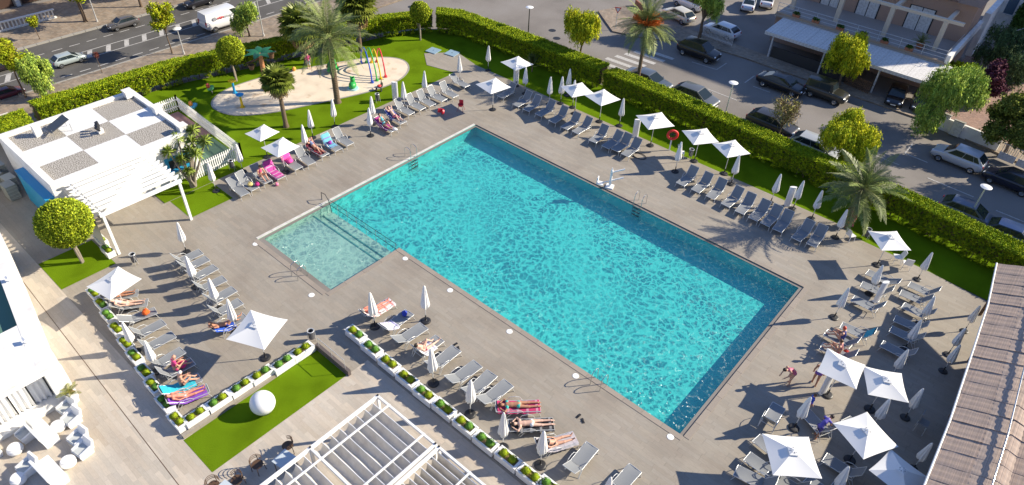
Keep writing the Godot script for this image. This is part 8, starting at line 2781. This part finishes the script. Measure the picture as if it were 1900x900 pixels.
	person("bending", "person in a purple top bending beside the closed parasol", Vector3(29.6, 0.012, 9.2), 160.0, 0.9, tan, dark, {2: Color(0.1, 0.08, 0.4), 3: Color(0.1, 0.08, 0.4), 4: Color(0.1, 0.08, 0.4), 5: Color(0.05, 0.04, 0.2), 6: Color(0.05, 0.04, 0.2), 7: Color(0.05, 0.04, 0.2)})
	person("standing", "person in a pink top standing on the splash pad", Vector3(-15.8, 0.03, 3.1), 60.0, 0.78, pale, brown, {2: Color(0.8, 0.08, 0.3), 3: Color(0.8, 0.08, 0.3), 4: Color(0.8, 0.08, 0.3), 12: Color(0.8, 0.08, 0.3), 13: Color(0.8, 0.08, 0.3), 5: Color(0.5, 0.55, 0.65), 6: Color(0.5, 0.55, 0.65), 7: Color(0.5, 0.55, 0.65)})
	# bags and bundles
	var at := func(li: int, back: float, side: float, y: float) -> Vector3:
		var l: Array = LOUNGERS[li]
		return Vector3(l[0], y, l[1]) + Vector3(side, 0, -back).rotated(Vector3.UP, deg_to_rad(l[2]))
	bundle("beach_bag", "bright orange bag on the third lounger of the left column", "bag", at.call(ca + 2, 0.45, 0.0, 0.35), Vector3(0.36, 0.3, 0.34), lin(0.8, 0.13, 0.02), 3)
	bundle("beach_bag", "royal blue cloth bundle in the front lounger row", "bag", at.call(ne + 1, 0.3, 0.05, 0.38), Vector3(0.4, 0.2, 0.3), lin(0.03, 0.06, 0.4), 4)
	bundle("beach_bag", "magenta bag between the pink towel loungers", "bag", at.call(la + 1, 0.2, 0.3, 0.37), Vector3(0.3, 0.26, 0.3), lin(0.5, 0.03, 0.2), 5)
	bundle("beach_bag", "yellow and white bag on the second lounger by the fence", "bag", at.call(la + 1, 0.5, 0.0, 0.37), Vector3(0.34, 0.28, 0.3), lin(0.7, 0.55, 0.2), 6)
	bundle("beach_bag", "pink cloth heap hanging beside the parasol pole", "towel", at.call(la + 4, 1.0, 0.0, 0.38), Vector3(0.5, 0.3, 0.5), lin(0.75, 0.07, 0.35), 7)
	bundle("beach_bag", "pink ball shaped bag on the deck by the fence row", "bag", at.call(la + 2, -0.25, 0.4, 0.014), Vector3(0.22, 0.22, 0.22), lin(0.75, 0.2, 0.35), 8)
	bundle("beach_bag", "violet bag on the towel near the fence row's end", "bag", at.call(la + 7, 1.0, 0.0, 0.38), Vector3(0.28, 0.24, 0.26), lin(0.3, 0.04, 0.35), 9)
	bundle("beach_bag", "white cloth hanging over the splash row's first lounger", "towel", at.call(lb, 0.1, 0.1, 0.33), Vector3(0.45, 0.16, 0.3), lin(0.75, 0.74, 0.72), 10)
	bundle("beach_bag", "red cap bag beside the lounger right of the pool", "bag", at.call(ra + 10, 1.3, 0.3, 0.014), Vector3(0.3, 0.3, 0.3), lin(0.6, 0.06, 0.04), 11)
	bundle("beach_bag", "pink towel heap on the lounger above the turquoise towel", "towel", at.call(ca + 6, 0.5, 0.0, 0.38), Vector3(0.45, 0.3, 0.4), lin(0.75, 0.03, 0.2), 12)

func build_street() -> void:
	var kinds := [
		["silver hatchback driving along the avenue behind the pale tree", 90, "hatch", lin(0.40, 0.46, 0.46)],
		["dark grey hatchback on the far side of the avenue", -90, "hatch", lin(0.10, 0.095, 0.095)],
		["white delivery van with red and grey side lettering on the avenue", 90, "van", lin(0.80, 0.80, 0.80)],
		["black car parked at the top edge beyond the van", -90, "suv", lin(0.015, 0.015, 0.02)],
		["dark red car at the left edge on the near lane", 90, "hatch", lin(0.09, 0.012, 0.03)],
		["nearly black car cut by the left image edge on the avenue", -90, "hatch", lin(0.02, 0.012, 0.018)],
		["black hatchback parked right of the orange fruited palm", 0, "suv", lin(0.012, 0.012, 0.015)],
		["long black sedan parked before the carport", 0, "sedan", lin(0.01, 0.01, 0.013)],
		["dark off road car parked behind the black sedan", 0, "jeep", lin(0.03, 0.03, 0.025)],
		["white sport utility car at the top behind the fruit palm", 170, "suv", lin(0.7, 0.71, 0.74)],
		["pale beige soft top car near the fruit palm", 165, "hatch", lin(0.62, 0.58, 0.48)],
		["white hatchback behind the kerb tree and white fence", 175, "hatch", lin(0.72, 0.74, 0.78)],
		["left white sedan at the top edge beyond the parking yard", 110, "sedan", lin(0.7, 0.72, 0.76)],
		["right white sedan at the top edge beside the villa", 110, "sedan", lin(0.72, 0.72, 0.74)],
		["black car facing out under the carport beside the fence", -80, "sedan", lin(0.01, 0.01, 0.012)],
		["dark car under the carport, the one nearer the garden tree", -80, "hatch", lin(0.02, 0.025, 0.028)],
		["grey blue car behind the hedge below the fruit palm", 0, "sedan", lin(0.09, 0.11, 0.14)],
		["dark convertible with pale windscreen frame behind the hedge", 0, "hatch", lin(0.12, 0.13, 0.14)],
		["dark grey estate car behind the hedge by the bare tree", 0, "hatch", lin(0.045, 0.045, 0.05)],
		["silver sport utility car parked across the street at the right", 176, "suv", lin(0.50, 0.51, 0.55)],
		["dark navy car behind the silver one at the right edge", 174, "suv", lin(0.012, 0.014, 0.03)],
		["blue grey car behind the hedge beside the right street lamp", 0, "hatch", lin(0.10, 0.12, 0.17)],
		["blue car at the right edge behind the hedge", 0, "hatch", lin(0.03, 0.06, 0.16)],
		["pale car bonnet half hidden by the weeping tree", 0, "hatch", lin(0.45, 0.47, 0.48)]]
	for i in CARXZ.size():
		var e: Array = CARXZ[i]
		var k: Array = kinds[i]
		car(k[0], Vector3(e[0], -0.02, e[1]), k[1], e[2], k[2], k[3], "van" if k[2] == "van" else "car")
	for e in [["street lamp with disc head behind the hedge at the top", Vector3(-6.2, 0.09, -13.3), 3.4], ["street lamp with disc head behind the middle of the hedge", Vector3(13.15, 0.09, -13.3), 3.3], ["street lamp with disc head at the right behind the hedge", Vector3(30.36, 0.09, -13.2), 2.62], ["street lamp with disc head on the avenue pavement", Vector3(-25.0, 0.1, 8.9), 2.2], ["tall pale lamp post on the far avenue pavement", Vector3(-36.3, 0.1, 10.9), 4.2], ["pale lamp post on the near pavement behind the hedge", Vector3(-23.6, 0.1, 2.2), 4.2]]:
		var t := thing("street_lamp", e[0], "street lamp", e[1], 0.0, "street lamps")
		var b := MB.new()
		b.cyl(Vector3.ZERO, Vector3(0, e[2] - 0.12, 0), 0.055, 0.04, 10)
		b.cyl(Vector3.ZERO, Vector3(0, 0.25, 0), 0.09, 0.08, 10)
		part(t, "post", b.mesh(), M.dark_steel if e[2] > 2.7 and e[2] < 4.0 and e[1].x < 0 else M.frame)
		b = MB.new()
		b.lathe([Vector2(0.0, e[2] - 0.14), Vector2(0.1, e[2] - 0.12), Vector2(0.32, e[2] - 0.03), Vector2(0.34, e[2]), Vector2(0.2, e[2] + 0.06), Vector2(0.0, e[2] + 0.08)], 24)
		part(t, "head", b.mesh(), M.plastic)
	# traffic sign at the junction
	var t := thing("give_way_sign", "red and white triangular sign at the street junction", "sign", Vector3(-2.7, 0.09, -22.0), 30.0)
	var b := MB.new()
	b.cyl(Vector3.ZERO, Vector3(0, 1.9, 0), 0.03, 0.03, 8)
	part(t, "post", b.mesh(), M.frame)
	b = MB.new()
	b.prism(pv([[-0.32, -0.28], [0.32, -0.28], [0.0, 0.3]]), 0.0, 0.02)
	var pl := part(t, "plate", b.mesh(), paint(lin(0.6, 0.03, 0.03), 0.4), Transform3D(Basis(Vector3.RIGHT, PI / 2), Vector3(0, 1.8, 0.03)))
	b = MB.new()
	b.prism(pv([[-0.2, -0.2], [0.2, -0.2], [0.0, 0.16]]), 0.021, 0.026)
	part(pl, "white_field", b.mesh(), M.white)
	for e in [["leaning black advertising board on the pavement, left one", -18.3, -10.9], ["leaning black advertising board on the pavement, right one", -17.3, -11.6]]:
		t = thing("pavement_board", e[0], "board", Vector3(e[1], 0.0, e[2]), 40.0, "advertising boards")
		for s in [-1.0, 1.0]:
			b = MB.new()
			b.box(Vector3(0, 0.4, s * 0.16), Vector3(0.55, 0.85, 0.03), Basis(Vector3.RIGHT, -s * 0.35))
			part(t, "panel", b.mesh(), M.black)
	# white barred fence and gate in the yard beside the white hatchback
	t = thing("yard_fence", "white barred fence in front of the white hatchback", "fence", Vector3(5.4, 0.09, -26.6), -4.0)
	for i in 26:
		b = MB.new()
		b.box(Vector3(-1.6 + i * 0.13, 0.5, 0), Vector3(0.05, 0.9, 0.03))
		part(t, "bar", b.mesh(), M.paint_white)
	for y in [0.2, 0.85]:
		b = MB.new()
		b.box(Vector3(0.0, y, 0.03), Vector3(3.4, 0.06, 0.03))
		part(t, "rail", b.mesh(), M.paint_white)
	t = thing("corner_fence", "white fence on a low wall at the top behind the give way sign", "fence", Vector3(-2.5, 0.09, -27.2), -30.0)
	b = MB.new()
	b.box(Vector3(0, 0.3, 0), Vector3(5.0, 0.6, 0.2))
	part(t, "wall", b.mesh(), M.terracotta)
	for i in 30:
		b = MB.new()
		b.box(Vector3(-2.4 + i * 0.165, 0.95, 0), Vector3(0.05, 0.7, 0.03))
		part(t, "bar", b.mesh(), M.paint_white)
	# railing at the left edge near the hedge block
	t = thing("white_railing", "white barred railing at the left image edge", "railing", Vector3(-22.7, 0.02, 24.2), 90.0)
	for i in 16:
		b = MB.new()
		b.cyl(Vector3(-1.2 + i * 0.16, 0, 0), Vector3(-1.2 + i * 0.16, 1.0, 0), 0.018, 0.018, 5)
		part(t, "bar", b.mesh(), M.paint_white)
	b = MB.new()
	b.box(Vector3(0, 1.02, 0), Vector3(2.7, 0.05, 0.05))
	part(t, "top_rail", b.mesh(), M.paint_white)
